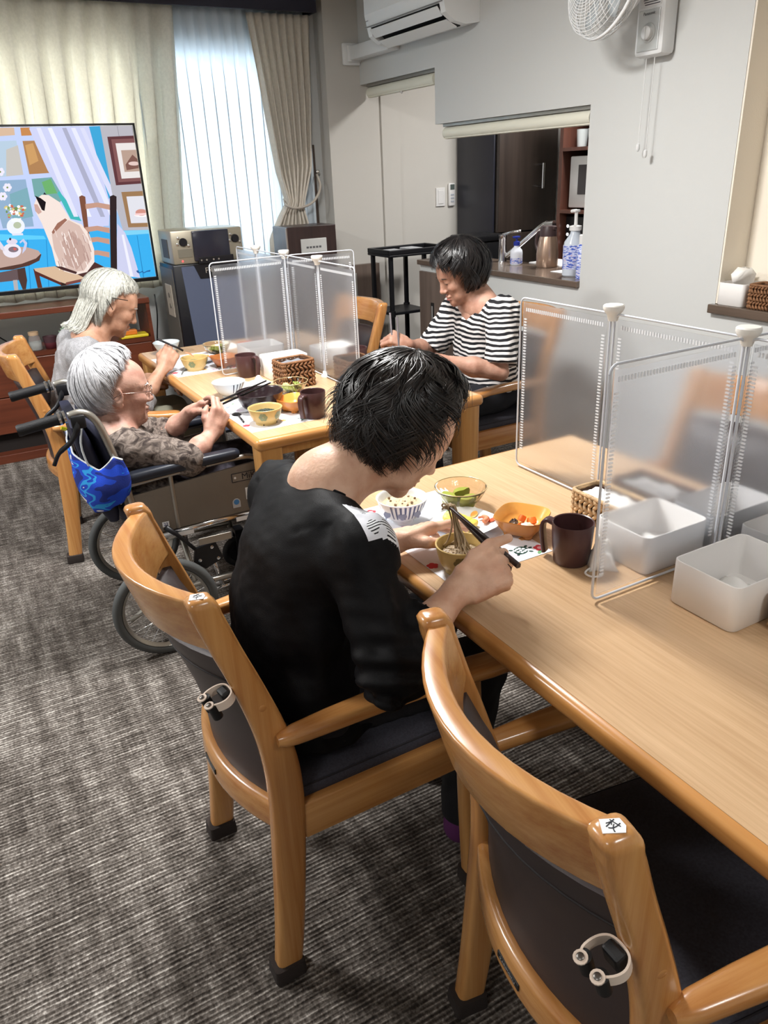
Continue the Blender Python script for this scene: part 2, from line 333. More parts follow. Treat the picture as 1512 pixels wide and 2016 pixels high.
def chair_parts(t, holder=True, sticker=True):
    PP = smooth_path([(p[0], p[2], p[1]) for p in POST], 5)      # (x, width, z)
    for s in (1, -1):
        rings = []
        for k, (x, w, z) in enumerate(PP):
            th = float(np.interp(z, [0.5, 0.8, 0.87], [0.036, 0.037, 0.040]))
            rings.append([(x+p[0], s*(HW)+p[1], z+0.006*(1 if z > 0.85 else 0)) for p in rrect(w, th, 0.011)])
        x, w, z = PP[-1]
        for dz, sh in ((0.012, 0.94), (0.0175, 0.80), (0.020, 0.55)):
            rings.append([(x-0.003+p[0], s*HW+p[1], z+dz) for p in rrect(w*sh, 0.040*sh, 0.012*sh)])
        lg = obj('rear_post', fix(loft(rings)), cw[2], t, True, 50)
        obj('foot_sock', loft([[(-0.223+p[0], s*HW+p[1], z) for p in rrect(0.060+d, 0.046+d, 0.008)] for z, d in ((0, 0.004), (0.004, 0.006), (0.034, 0.002), (0.036, -0.012))]), sockm, lg, True, 40)
        # screw plug on the outer face of the post
        obj('screw_plug', xf(lathe([(0.0075, 0), (0.0075, 0.001), (0.006, 0.0018), (0.001, 0.0018)], 14), (post_x(0.655)+0.004, s*(HW+0.0168), 0.655), (-s*PI/2, 0, 0)), cw[0], lg, True, 40)
        # front leg
        fx = 0.205
        rings = [[(fx+dx+p[0], s*(HW+0.012)+p[1], z) for p in rrect(w, th, 0.010)] for z, w, th, dx in ((0, 0.040, 0.034, 0.01), (0.2, 0.047, 0.036, 0.005), (0.42, 0.052, 0.037, 0), (0.572, 0.046, 0.034, -0.004))]
        fl = obj('front_leg', fix(loft(rings)), cw[2], t, True, 50)
        obj('foot_sock', loft([[(fx+0.01+p[0], s*(HW+0.012)+p[1], z) for p in rrect(0.048+d, 0.044+d, 0.008)] for z, d in ((0, 0.004), (0.034, 0.002), (0.036, -0.012))]), sockm, fl, True, 40)
        # arm rest: flat board, nose wraps behind the post, wide rounded front
        A = [(-0.196, 0.018, 0.020), (-0.186, 0.028, 0.026), (-0.165, 0.036, 0.029), (-0.10, 0.043, 0.030), (0.0, 0.050, 0.029), (0.12, 0.058, 0.028), (0.22, 0.062, 0.027), (0.27, 0.060, 0.026), (0.286, 0.050, 0.022), (0.292, 0.034, 0.016)]
        rings = []
        for x, w, h in A:
            zc = 0.582 + 0.012*math.cos((x-0.05)*5.2) - 0.006*(x > 0.2); yc = s*(HW+0.026+0.014*(x+0.2)/0.5)
            rings.append([(x, yc+p[0]*s, zc+p[1]) for p in rrect(w, h, 0.0105)])
        obj('armrest', fix(loft(rings)), cw[0], t, True, 50)
        # side seat rail
        obj('seat_rail', rbox(-0.16, 0.19, s*HW-0.013, s*HW+0.013, 0.330, 0.412, 0.005), cw[0], t, True, 40)
    # curved top rail, lower back rail
    def rail(z0, z1, th, bow, name, over=0.0, r=0.012):
        rings = []; n = 15
        for k in range(n):
            u = -1+2*k/(n-1); y = u*(HW-0.012)
            zc = (z0+z1)/2; off = -bow*(1-u*u)
            sec = rrect(th, z1-z0, r, 3)
            lean = (post_x(z1)-post_x(z0))/(z1-z0)
            rings.append([(post_x(zc)+over+off+p[0]+p[1]*lean, y, zc+p[1]) for p in sec])
        return obj(name, fix(loft(rings)), cw[1], t, True, 50)
    rail(0.765, 0.869, 0.034, 0.070, 'top_rail', 0.002, 0.006)
    lr = rail(0.362, 0.425, 0.030, 0.050, 'lower_back_rail', -0.012)
    mp_ = obj('maker_plate', rbox(-0.2649, -0.2600, -0.03, 0.03, 0.384, 0.396, 0.0008), mat('plate_black', rgb(24, 24, 25), 0.4), lr)
    text('lettering', 'KARIMOKU', 0.0085, mat('ink_silver', rgb(150, 150, 150), 0.5), mp_, plane_matrix((-0.2652, 0.0, 0.390), (0, -1, 0), (0, 0, 1)))
    rail(0.318, 0.400, 0.024, -0.004, 'front_seat_rail', 0.385)
    # upholstered back: curved pad, flat behind and bulging in front
    nu, nz = 13, 12; V = []; F = []
    for side in (0, 1):
        for i in range(nz):
            vz = i/(nz-1); z = 0.405+vz*(0.742-0.405)
            for j in range(nu):
                u = -1+2*j/(nu-1); y = u*(HW-0.019)
                bow = -0.062*(1-u*u)*(0.75+0.25*vz); e = (1-abs(u)**6)*(1-abs(2*vz-1)**6)
                x = post_x(z)+bow+(0.004 if side else -0.012)+(0.040*e if side else 0.0)
                V.append((x, y, z))
    m = nu*nz
    for i in range(nz-1):
        for j in range(nu-1):
            a = i*nu+j; F.append((a, a+1, a+nu+1, a+nu)); F.append((m+a, m+a+nu, m+a+nu+1, m+a+1))
    for j in range(nu-1):
        F.append((j, m+j, m+j+1, j+1)); a = (nz-1)*nu+j; F.append((a, a+1, m+a+1, m+a))
    for i in range(nz-1):
        a = i*nu; F.append((a, a+nu, m+a+nu, m+a)); a = i*nu+nu-1; F.append((a, m+a, m+a+nu, a+nu))
    o = fix_normals(obj('backrest', (V, F), vinyl, t, True, 45))
    obj('seam', tube([(post_x(0.69)-0.062*(1-u*u)*0.96-0.0128, u*(HW-0.019), 0.69) for u in np.linspace(-1, 1, 13)], 0.0016, 5), mat('seam_dark', rgb(30, 25, 26), 0.7), o)
    # seat cushion
    def sring(z, off, r): return [(p[0]+0.015, p[1]+0.0, z) for p in rrect(0.425-2*off, 2*(HW-0.004)-2*off, r, 5)]
    cu = obj('seat', loft([sring(0.398, 0.012, 0.03), sring(0.404, 0.002, 0.04), sring(0.428, 0.0, 0.042), sring(0.440, 0.008, 0.05), sring(0.448, 0.03, 0.07), sring(0.452, 0.09, 0.08)]), seatf, t, True, 60)
    obj('piping', tube([(p[0]+0.015, p[1], 0.4345) for p in rrect(0.418, 2*(HW-0.0075), 0.045, 5)]+[(0.015+0.209, 0.17, 0.4345)], 0.002, 5), mat('seam_dark2', rgb(36, 34, 40), 0.7), cu)
    if sticker:
        for s in ((-1,) if holder else ()):
            st = obj('sticker', prism([(-0.0115, -0.008), (0.010, -0.009), (0.0125, -0.001), (0.009, 0.0085), (-0.0105, 0.009)], 0, 0.0006), mat('sticker_white', rgb(240, 242, 244), 0.35), t,
                     loc=(-0.2835, s*HW, 0.8803), rot=(0, math.radians(-3), math.radians(-20)))
            text('lettering', '杖', 0.0135, mat('ink_black', rgb(28, 30, 40), 0.6), st, Matrix.Translation((0, 0, 0.0008)) @ Matrix.Rotation(math.radians(-50), 4, 'Z'))
    if holder: cane_holder(t)
def fix(vf):
    bm = bmesh.new(); vs = [bm.verts.new(p) for p in vf[0]]
    for f in vf[1]:
        try: bm.faces.new([vs[i] for i in f])
        except ValueError: pass
    bmesh.ops.recalc_face_normals(bm, faces=bm.faces[:]); return bm
def cane_holder(t):
    """pale U-strap screwed to the rear edge of the post with two black rubber rollers"""
    strap = mat('holder_plastic', rgb(226, 208, 192), 0.4); rub = mat('holder_rubber', rgb(14, 14, 16), 0.5)
    z = 0.70; x = post_x(z)-0.026; y = -HW-0.002
    P = [(-0.046, 0.014), (-0.034, 0.023), (-0.016, 0.022), (-0.004, 0.014), (-0.001, 0.0), (-0.004, -0.014), (-0.016, -0.021), (-0.030, -0.018), (-0.046, -0.006)]
    P = smooth_path([(a, b, 0) for a, b in P], 4); H = 0.016
    V = []; F = []
    for k, (a, b, _) in enumerate(P):
        q0 = P[max(0, k-1)]; q1 = P[min(len(P)-1, k+1)]; n = Vector((q1[1]-q0[1], -(q1[0]-q0[0]), 0)).normalized()*0.0013
        for sg, zz in ((1, -H/2), (1, H/2), (-1, H/2), (-1, -H/2)): V.append((a+sg*n.x, b+sg*n.y, zz))
    for k in range(len(P)-1):
        for j in range(4): F.append((k*4+j, k*4+(j+1) % 4, k*4+4+(j+1) % 4, k*4+4+j))
    F += [(3, 2, 1, 0), tuple(len(P)*4-4+j for j in range(4))]
    h = thing_part('cane_holder', t, (x, y, z), (0.0, math.radians(-16), math.radians(8)))
    obj('strap', fix((V, F)), strap, h, True, 40)
    for (a, b) in ((-0.043, 0.016), (-0.043, -0.009)):
        obj('tab', xf(lathe([(0.008, 0), (0.008, 0.002), (0.001, 0.002)], 14), (a, b, H/2-0.001)), strap, h, True, 40)
        obj('rivet', xf(lathe([(0.0042, 0), (0.0042, 0.0016), (0.003, 0.0024), (0.001, 0.0024)], 12), (a, b, H/2+0.001)), mat('rivet_steel', rgb(120, 116, 112), 0.35, 0.9), h, True, 40)
        obj('roller', xf(lathe([(0.0085, -0.022), (0.0085, 0.006), (0.006, 0.007), (0.001, 0.007)], 14), (a+0.004, b, 0)), rub, h, True, 40)
    obj('rubber_pad', rbox(-0.020, -0.004, -0.012, 0.012, -0.016, 0.010, 0.004), rub, h)
def thing_part(name, parent, loc, rot=(0, 0, 0)):
    o = bpy.data.objects.new(name, None); C.objects.link(o); o.parent = parent; o.location = loc; o.rotation_euler = rot; o.empty_display_size = 0.02; return o
G_CH = 'wooden armchairs with dark vinyl backs'
chA = thing('dining_chair', 'wooden armchair in which the woman in black sits, pale cane clip on its post', 'chair', (0.504, 1.214, 0), 0, G_CH); chair_parts(chA)
chP = thing('dining_chair', 'wooden armchair under the woman in the grey cardigan', 'chair', (0.469, 3.315, 0), math.radians(-8.9), G_CH); chair_parts(chP, False, False)
def copy_chair(root, loc, deg, label):
    r = root.copy(); C.objects.link(r); r.location = loc; r.rotation_euler = (0, 0, math.radians(deg)); r['label'] = label
    def rec(src, dst):
        for ch in list(src.children):
            c = ch.copy(); C.objects.link(c); c.parent = dst; rec(ch, c)
    rec(root, r); return r
copy_chair(chA, (0.739, 0.531, 0), -8.6, 'empty wooden armchair tucked in at the near table, with cane clip, nobody on it')
copy_chair(chP, (1.985, 2.740, 0), 180, 'wooden armchair under the woman in the striped shirt')
copy_chair(chP, (1.500, 3.425, 0), 180, 'empty wooden armchair pushed in beside the black trolley, behind the far divider')
copy_chair(chP, (1.600, 1.292, 0), 178, 'empty wooden armchair seen through the near divider, across from the black-clothed woman')
# ================================================================ window dressing
def cloth_mat(name, col, transl, rough=0.9, transp=0.0, var=None):
    m = bpy.data.materials.new(name); m.use_nodes = True; nt = m.node_tree; N = nt.nodes; L = nt.links; out = N['Material Output']; b = N['Principled BSDF']
    b.inputs['Base Color'].default_value = col; b.inputs['Roughness'].default_value = rough; b.inputs['Specular IOR Level'].default_value = 0.15
    tr = N.new('ShaderNodeBsdfTranslucent'); tr.inputs[0].default_value = col; mx = N.new('ShaderNodeMixShader'); mx.inputs[0].default_value = transl
    L.new(b.outputs[0], mx.inputs[1]); L.new(tr.outputs[0], mx.inputs[2]); last = mx
    if var:
        tc = N.new('ShaderNodeTexCoord'); n = N.new('ShaderNodeTexNoise'); n.inputs['Scale'].default_value = var[0]; n.inputs['Detail'].default_value = 5; n.inputs['Roughness'].default_value = 0.7
        L.new(tc.outputs['Object'], n.inputs['Vector']); r = ramp(N, [(0.42, tuple(x*(1-var[1]) for x in col[:3])+(1,)), (0.58, col)]); L.new(n.outputs['Fac'], r.inputs[0])
        L.new(r.outputs[0], b.inputs['Base Color']); L.new(r.outputs[0], tr.inputs[0])
    if transp:
        tp = N.new('ShaderNodeBsdfTransparent'); m2 = N.new('ShaderNodeMixShader'); m2.inputs[0].default_value = transp; L.new(mx.outputs[0], m2.inputs[1]); L.new(tp.outputs[0], m2.inputs[2]); last = m2
    L.new(last.outputs[0], out.inputs[0]); return m
cream = cloth_mat('curtain_cream', rgb(244, 240, 229), 0.42, var=(60, 0.06))
creamR = cloth_mat('curtain_beige', rgb(232, 224, 211), 0.32, var=(40, 0.07))
sheer = cloth_mat('curtain_sheer', rgb(236, 243, 248), 0.45, transp=0.10)
def drape(name, xl, xr, z0, z1, y, folds, amp, m, label, group, nz=40, per=12, phase=0.0, pinch=True, sharp=1.0):
    """hanging cloth; xl/xr give its left and right edge for each height"""
    n = folds*per; V = []; F = []
    for i in range(nz+1):
        z = z0+(z1-z0)*i/nz; a, b = xl(z), xr(z); h = (z1-z)/(z1-z0)
        am = amp*min(1, 0.35+h*2.2) if pinch else amp
        for j in range(n+1):
            u = j/n; ph = 2*PI*folds*u+phase
            s = math.sin(ph); s = math.copysign(abs(s)**sharp, s)
            wob = 0.35*math.sin(ph*0.37+h*3.1+1.0)
            V.append((a+(b-a)*u+0.010*math.sin(2*ph)*min(1, h*3), y+am*(s+wob*h), z))
    for i in range(nz):
        for j in range(n): q = i*(n+1)+j; F.append((q, q+1, q+n+2, q+n+1))
    o = obj(name, (V, F), m, None, True); o.modifiers.new('cloth_thickness', 'SOLIDIFY').thickness = 0.0015
    return tag(o, label, 'curtain', group)
GC = 'window curtains'
edge_x = lambda z: float(np.interp(z, [0.0, 1.196, 1.866, 2.36], [1.385, 1.401, 1.462, 1.50]))
cd_ = drape('curtain', lambda z: -1.3+0.05*(2.36-z), edge_x, 0.835, 2.36, 5.03, 23, 0.046, cream, 'wide cream damask curtain hanging in pleats behind the television', GC, sharp=0.8)
drape('sheer_curtain', lambda z: 1.2, lambda z: 2.33, 0.835, 2.36, 5.085, 15, 0.020, sheer, 'white see-through curtain in the bright window gap', GC, phase=0.7)
rl = lambda z: float(np.interp(z, [0.03, 0.7, 1.066, 1.20, 1.277, 1.461, 1.865, 2.36], [1.93, 1.93, 1.95, 2.03, 2.09, 2.04, 1.99, 1.93]))
rr_ = lambda z: float(np.interp(z, [0.03, 0.7, 1.142, 1.239, 1.30, 1.482, 1.865, 2.36], [2.26, 2.25, 2.235, 2.205, 2.22, 2.285, 2.315, 2.345]))
drape('tied_curtain', rl, rr_, 0.80, 2.335, 5.02, 8, 0.026, creamR, 'beige curtain gathered with a cord beside the dark pelmet end', GC, nz=60, phase=0.4)
# tie cord from hook on the wall round the gathered cloth
tieb = tag(obj('curtain_tie', tube(smooth_path([(2.345, 5.07, 1.44), (2.33, 5.0, 1.36), (2.25, 4.955, 1.275), (2.14, 4.955, 1.245), (2.075, 4.99, 1.265), (2.09, 5.06, 1.30)], 6), 0.008, 8), mat('cord_grey', rgb(176, 166, 154), 0.8, bump=(300, 0.6)), None, True), 'twisted grey cord holding back the beige curtain', 'tieback')
hk = tag(obj('curtain_hook', xf(lathe([(0.012, 0), (0.012, 0.004), (0.006, 0.008), (0.006, 0.028), (0.013, 0.034), (0.013, 0.04), (0.002, 0.045)], 16), (2.36, YW-0.002, 1.455), (PI/2, 0, 0)), mat('steel_bright', rgb(210, 210, 208), 0.25, 0.95), None, True, 40), 'small round metal tieback hook on the wall beside the beige curtain', 'hook')
struct('trim_1', box(2.33, 2.352, 5.095, YW, 0.0, 1.62), mat('dark_frame', rgb(74, 60, 52), 0.5))
pel = thing('pelmet', 'dark navy curtain pelmet box across the top of the window', 'pelmet', (0, 0, 0)); pm = mat('pelmet_dark', rgb(38, 36, 50), 0.5)
obj('front_board', rbox(-1.6, 2.362, 4.945, 4.963, 2.338, 2.448, 0.002), pm, pel); obj('end_board', rbox(2.344, 2.362, 4.9635, 5.118, 2.338, 2.448, 0.002), pm, pel)
obj('curtain_rail', box(-1.55, 2.34, 5.03, 5.09, 2.40, 2.43), mat('rail_grey', rgb(120, 118, 116), 0.5), pel)

# ================================================================ television and its cabinet
brown = wood('cabinet_brown', rgb(78, 36, 22), rgb(118, 60, 38), 'x', 0.38, 0.35, 0.25)
tvx1, tvz0, tvz1, tvy = 1.128, 0.905, 1.742, 4.78; tvw = 1.46
tv = thing('television', 'wide flat television showing a painting of a cat on a chair', 'television', (tvx1-tvw/2, tvy+0.03, 0.83))
bz = mat('bezel_black', rgb(16, 16, 18), 0.35); h = (tvz1-tvz0)
def TV(x0, x1, y0, y1, z0, z1, r=0.002): return xf(rbox(x0, x1, y0, y1, z0, z1, r), (0, 0, tvz0-0.83))
obj('back_shell', TV(-tvw/2+0.02, tvw/2-0.02, -0.012, 0.03, 0.02, h-0.02, 0.01), bz, tv)
obj('bezel', join(TV(-tvw/2, tvw/2, -0.03, -0.012, 0, 0.020), TV(-tvw/2, tvw/2, -0.03, -0.012, h-0.010, h), TV(-tvw/2, -tvw/2+0.010, -0.03, -0.012, 0.02, h-0.01), TV(tvw/2-0.010, tvw/2, -0.03, -0.012, 0.02, h-0.01)), bz, tv)
for s in (-0.42, 0.42): obj('stand_foot', join(rbox(s-0.02, s+0.02, -0.11, 0.11, 0, 0.012, 0.004), rbox(s-0.012, s+0.012, -0.02, 0.015, 0.010, 0.115, 0.004)), bz, tv)
def emi(name, c, s=1.0): return mat('scr_'+name, (0, 0, 0, 1), 0.3, emit=rgb(*c), estr=s, spec=0.1)
# the picture: outlines in the pixels of a 4.58x enlargement, brought onto the screen by its own four corners
def homog(src, dst):
    A = []
    for (x, y), (u, v) in zip(src, dst): A += [[x, y, 1, 0, 0, 0, -u*x, -u*y], [0, 0, 0, x, y, 1, -v*x, -v*y]]
    return np.append(np.linalg.solve(np.array(A, float), np.array(dst, float).ravel()), 1).reshape(3, 3)
u0 = 0.445-(tvx1-tvw/2); HM = homog([(0, 78), (1200, 60), (1434, 1466), (0, 1650)], [(u0, h), (tvw/2, h), (tvw/2, 0.0), (0.252-(tvx1-tvw/2), -0.015)])
layers = []; cols = []
def PIC(poly, c, s=1.0):
    P = []
    for x, y in poly:
        q = HM @ np.array([x, y, 1.0]); P.append((min(max(q[0]/q[2], -tvw/2+0.010), tvw/2-0.011), min(max(q[1]/q[2], 0.021), h-0.011)))
    layers.append(P); cols.append((c, s))
def ell(cx, cy, rx, ry, n=22, a0=0, a1=360): return [(cx+rx*math.cos(math.radians(a0+(a1-a0)*k/n)), cy+ry*math.sin(math.radians(a0+(a1-a0)*k/n))) for k in range(n)]
L_ = -900
PIC([(-1800, -100), (1300, 40), (1500, 1600), (-1800, 2200)], (150, 186, 226))
PIC([(L_, 60), (900, 80), (1010, 760), (900, 1100), (L_, 1100)], (186, 200, 236))
for q, c in (([(0, 105), (130, 103), (138, 170), (0, 180)], (206, 176, 150)), ([(186, 103), (270, 101), (290, 172), (196, 176)], (190, 130, 74)), ([(0, 225), (150, 218), (215, 525), (0, 548)], (176, 196, 214)), ([(60, 300), (165, 260), (215, 525), (60, 540)], (190, 186, 180)),
             ([(206, 222), (330, 218), (450, 508), (268, 520)], (168, 124, 82)), ([(230, 260), (300, 240), (350, 400), (270, 440)], (196, 150, 96)), ([(0, 578), (235, 566), (310, 990), (30, 1010), (0, 900)], (140, 168, 196)), ([(90, 700), (250, 640), (305, 900), (120, 940)], (120, 164, 176)),
             ([(288, 562), (480, 545), (600, 720), (520, 790), (316, 720)], (112, 160, 160)), ([(380, 590), (460, 560), (520, 690), (420, 700)], (104, 168, 104)), ([(520, 690), (560, 640), (740, 940), (640, 920)], (66, 176, 178)),
             ([(L_, 230), (-60, 225), (-60, 548), (L_, 560)], (186, 190, 196)), ([(L_, 590), (-60, 580), (-40, 990), (L_, 1040)], (140, 168, 196))): PIC(q, c)
PIC([(L_, 1070), (340, 1010), (1362, 1015), (1450, 1480), (L_, 1800)], (58, 168, 228))
PIC([(0, 1062), (400, 1075), (420, 1105), (0, 1120)], (92, 196, 240))
for x in (250, 420, 600): PIC([(x, 1110), (x+5, 1110), (x+35, 1560), (x+28, 1560)], (34, 128, 190))
PIC([(800, 92), (905, 86), (1015, 690), (965, 770)], (60, 158, 206))
PIC([(265, 110), (800, 90), (930, 560), (995, 780), (985, 980), (800, 990), (730, 910), (560, 700), (430, 480), (330, 260)], (196, 200, 232))
for a, b, c in ((330, 520, 222), (430, 640, 232), (560, 760, 170), (640, 850, 226), (720, 930, 214)): PIC([(a, 105), (a+38, 103), (b+80, 640), (b+190, 900), (b+150, 900), (b+30, 640)], (c-6, c-4, min(255, c+20)))
PIC([(898, 86), (1196, 74), (1372, 1012), (1112, 1022), (1012, 690)], (176, 174, 182))
for x in (1050, 1180): PIC([(x, 84), (x+4, 84), (x+24, 190), (x+20, 190)], (132, 130, 140))
PIC([(964, 182), (1222, 170), (1290, 598), (1046, 616)], (92, 54, 58)); PIC([(1000, 205), (1226, 196), (1280, 575), (1068, 588)], (126, 84, 84)); PIC([(1038, 240), (1230, 233), (1274, 545), (1096, 556)], (222, 216, 214)); PIC([(1088, 302), (1240, 296), (1262, 488), (1122, 496)], (176, 150, 136)); PIC([(1130, 430), (1190, 340), (1252, 380), (1258, 460), (1140, 480)], (120, 84, 76)); PIC(ell(1205, 420, 50, 18), (216, 190, 184))
PIC([(1094, 676), (1302, 664), (1356, 986), (1160, 994)], (150, 116, 82)); PIC([(1140, 716), (1310, 708), (1344, 950), (1184, 956)], (214, 214, 222)); PIC(ell(1275, 885, 62, 14), (240, 236, 238)); PIC(ell(1275, 858, 52, 30), (200, 140, 128)); PIC([(1218, 868), (1330, 862), (1330, 880), (1220, 886)], (236, 200, 200))
PIC([(1112, 1024), (1372, 1012), (1380, 1046), (1120, 1066)], (122, 200, 232))
PIC([(1060, 960), (1130, 1040), (1190, 1180), (1275, 1470), (1050, 1420)], (196, 198, 226)); PIC([(1100, 1060), (1120, 1060), (1210, 1440), (1180, 1440)], (226, 226, 244))
PIC([(1236, 1066), (1242, 1066), (1310, 1470), (1302, 1470)], (40, 132, 190))
# round table, teapot, vase
PIC([(L_, 1190), (120, 1178), (250, 1186), (345, 1215), (378, 1245), (360, 1300), (270, 1345), (120, 1384), (L_, 1440)], (84, 56, 48)); PIC([(L_, 1180), (120, 1172), (250, 1180), (350, 1208), (372, 1238), (330, 1280), (200, 1330), (0, 1370), (L_, 1400)], (184, 156, 146))
PIC([(100, 1390), (230, 1362), (250, 1480), (246, 1590), (215, 1590), (175, 1480)], (74, 54, 50)); PIC([(0, 1410), (160, 1380), (172, 1480), (0, 1500)], (98, 82, 84)); PIC([(120, 1480), (160, 1476), (175, 1590), (140, 1600)], (170, 168, 172))
PIC(ell(112, 1210, 84, 66), (226, 220, 230)); PIC(ell(112, 1128, 50, 26), (214, 206, 222)); PIC(ell(96, 1106, 10, 12), (60, 44, 70)); PIC([(36, 1170), (0, 1120), (-20, 1118), (10, 1200), (50, 1220)], (214, 208, 222))
PIC([(180, 1130), (215, 1102), (250, 1140), (238, 1200), (205, 1240), (210, 1200), (226, 1150), (210, 1126), (186, 1146)], (190, 196, 226)); PIC(ell(125, 1200, 46, 26), (126, 110, 120)); PIC(ell(138, 1196, 14, 12), (198, 96, 92))
PIC(ell(146, 990, 82, 76), (226, 230, 238)); PIC([(104, 920), (196, 916), (190, 950), (108, 950)], (232, 236, 242)); PIC(ell(160, 980, 36, 30), (176, 186, 160)); PIC([(112, 1056), (210, 1052), (214, 1070), (116, 1074)], (214, 216, 232))
for k in range(60):
    a = random.random()*2*PI; r = random.random()**.6; x = 138+95*r*math.cos(a); y = 850+70*r*math.sin(a)
    PIC(ell(x, y, 9+random.random()*9, 7+random.random()*8, 7), random.choice([(236, 236, 236), (220, 226, 214), (150, 176, 110), (196, 104, 78), (214, 190, 110), (110, 140, 84), (240, 240, 244)]))
for x, y in ((70, 640), (5, 500), (30, 720)):
    for a in range(0, 360, 60): PIC(ell(x+24*math.cos(math.radians(a)), y+24*math.sin(math.radians(a)), 17, 17, 8), (226, 222, 238))
    PIC(ell(x, y, 9, 9, 8), (120, 140, 70))
# ladder-back chair
PIC([(714, 720), (740, 706), (770, 720), (800, 1000), (858, 1330), (820, 1330), (760, 1000)], (120, 76, 58))
for y in (775, 985, 1085, 1205): PIC([(770, y+10), (880, y-4), (990, y+14), (992, y+62), (880, y+38), (776, y+56)], (188, 146, 128))
PIC([(990, 716), (1020, 702), (1050, 716), (1056, 1100), (1062, 1410), (1004, 1390), (994, 1000)], (46, 34, 36))
PIC([(305, 1376), (345, 1372), (390, 1560), (350, 1572)], (92, 52, 42)); PIC([(550, 1490), (620, 1480), (612, 1546), (560, 1550)], (50, 32, 30)); PIC([(780, 1440), (800, 1440), (800, 1530), (782, 1530)], (92, 52, 42))
PIC([(310, 1372), (500, 1350), (820, 1430), (760, 1486), (590, 1506), (340, 1424)], (206, 176, 148)); PIC([(310, 1388), (560, 1500), (560, 1524), (326, 1424)], (88, 44, 38)); PIC([(600, 1496), (790, 1452), (790, 1480), (600, 1524)], (120, 70, 64))
# the cat seen from behind
PIC([(760, 1310), (850, 1305), (1010, 1385), (930, 1460), (860, 1500), (800, 1470), (700, 1420)], (74, 46, 44)); PIC([(820, 1400), (930, 1390), (870, 1500), (810, 1500)], (140, 98, 98))
PIC([(308, 800), (330, 740), (380, 704), (440, 706), (540, 770), (610, 880), (640, 930), (740, 970), (810, 1060), (852, 1190), (856, 1310), (790, 1400), (690, 1425), (580, 1395), (510, 1340), (470, 1180), (420, 1060), (380, 960), (336, 880)], (232, 216, 208))
PIC([(470, 1060), (620, 930), (720, 980), (800, 1110), (830, 1280), (760, 1390), (640, 1400), (550, 1330), (490, 1190)], (206, 180, 170)); PIC([(560, 1130), (660, 1030), (740, 1120), (780, 1280), (700, 1380), (600, 1330)], (186, 156, 146))
PIC([(520, 960), (590, 915), (610, 930), (480, 1060), (470, 1040)], (150, 104, 88)); PIC([(310, 790), (340, 790), (380, 860), (350, 880), (320, 850)], (196, 160, 150))
for k in range(46):
    x = 480+random.random()*320; y = 1010+random.random()*330; PIC([(x, y), (x+7, y), (x+30, y+70), (x+24, y+72)], random.choice([(242, 230, 224), (170, 138, 130), (222, 202, 196)]))
PIC([(318, 712), (372, 736), (416, 770), (404, 850), (380, 840), (356, 790)], (24, 16, 22)); PIC([(392, 700), (402, 682), (424, 704)], (40, 30, 36))
PIC([(500, 1350), (560, 1352), (700, 1400), (690, 1420), (560, 1380)], (70, 44, 44))
PIC([(1232, 1385), (1250, 1380), (1262, 1400), (1290, 1384), (1300, 1400), (1330, 1384), (1360, 1376), (1358, 1392), (1330, 1394), (1300, 1408), (1286, 1396), (1258, 1410), (1240, 1400)], (40, 90, 150))
uc = list({c: 1 for c in cols}); V = []; F = []; MI = []
for k, P in enumerate(layers):
    n = len(V); V += [(x, -0.0125-0.000035*k, z+tvz0-0.83) for x, z in P]; F.append(tuple(range(n, n+len(P)))); MI.append(uc.index(cols[k]))
so = obj('screen_picture', (V, F), [emi('%d_%d_%d' % c, c, 0.95*s) for c, s in uc], tv); so.data.polygons.foreach_set('material_index', MI)

cb = thing('tv_cabinet', 'long reddish-brown cabinet with open shelf and drawers under the television', 'cabinet', (0, 0, 0))
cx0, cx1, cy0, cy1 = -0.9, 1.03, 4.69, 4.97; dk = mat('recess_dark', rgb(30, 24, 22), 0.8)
obj('top_board', rbox(cx0, cx1, cy0-0.01, cy1, 0.795, 0.828, 0.003), brown, cb)
obj('side_panel', prism([(cy0, 0.0), (cy1, 0.0), (cy1, 0.795), (cy0, 0.795)], cx1-0.022, cx1-0.002, 'yzx'), brown, cb); obj('side_panel', box(cx0+0.002, cx0+0.022, cy0, cy1, 0, 0.795), brown, cb)
obj('divider', box(0.62, 0.645, cy0+0.01, cy1-0.02, 0.60, 0.795), mat('divider_dark', rgb(52, 28, 22), 0.5), cb); obj('shelf', box(cx0+0.022, cx1-0.022, cy0, cy1, 0.575, 0.600), brown, cb)
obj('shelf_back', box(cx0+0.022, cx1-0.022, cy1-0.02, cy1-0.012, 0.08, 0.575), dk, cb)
for k, (a, b) in enumerate(((0.372, 0.572), (0.165, 0.367))):
    for j, (p, q) in enumerate(((cx0+0.024, 0.06), (0.065, cx1-0.024))):
        d = obj('drawer_front', rbox(p, q, cy0-0.008, cy0+0.012, a, b, 0.003), brown, cb)
obj('plinth', box(cx0+0.022, cx1-0.022, cy0+0.05, cy0+0.065, 0.05, 0.165), dk, cb); obj('base_board', rbox(cx0, cx1, cy0-0.03, cy1, 0.0, 0.05, 0.003), brown, cb)
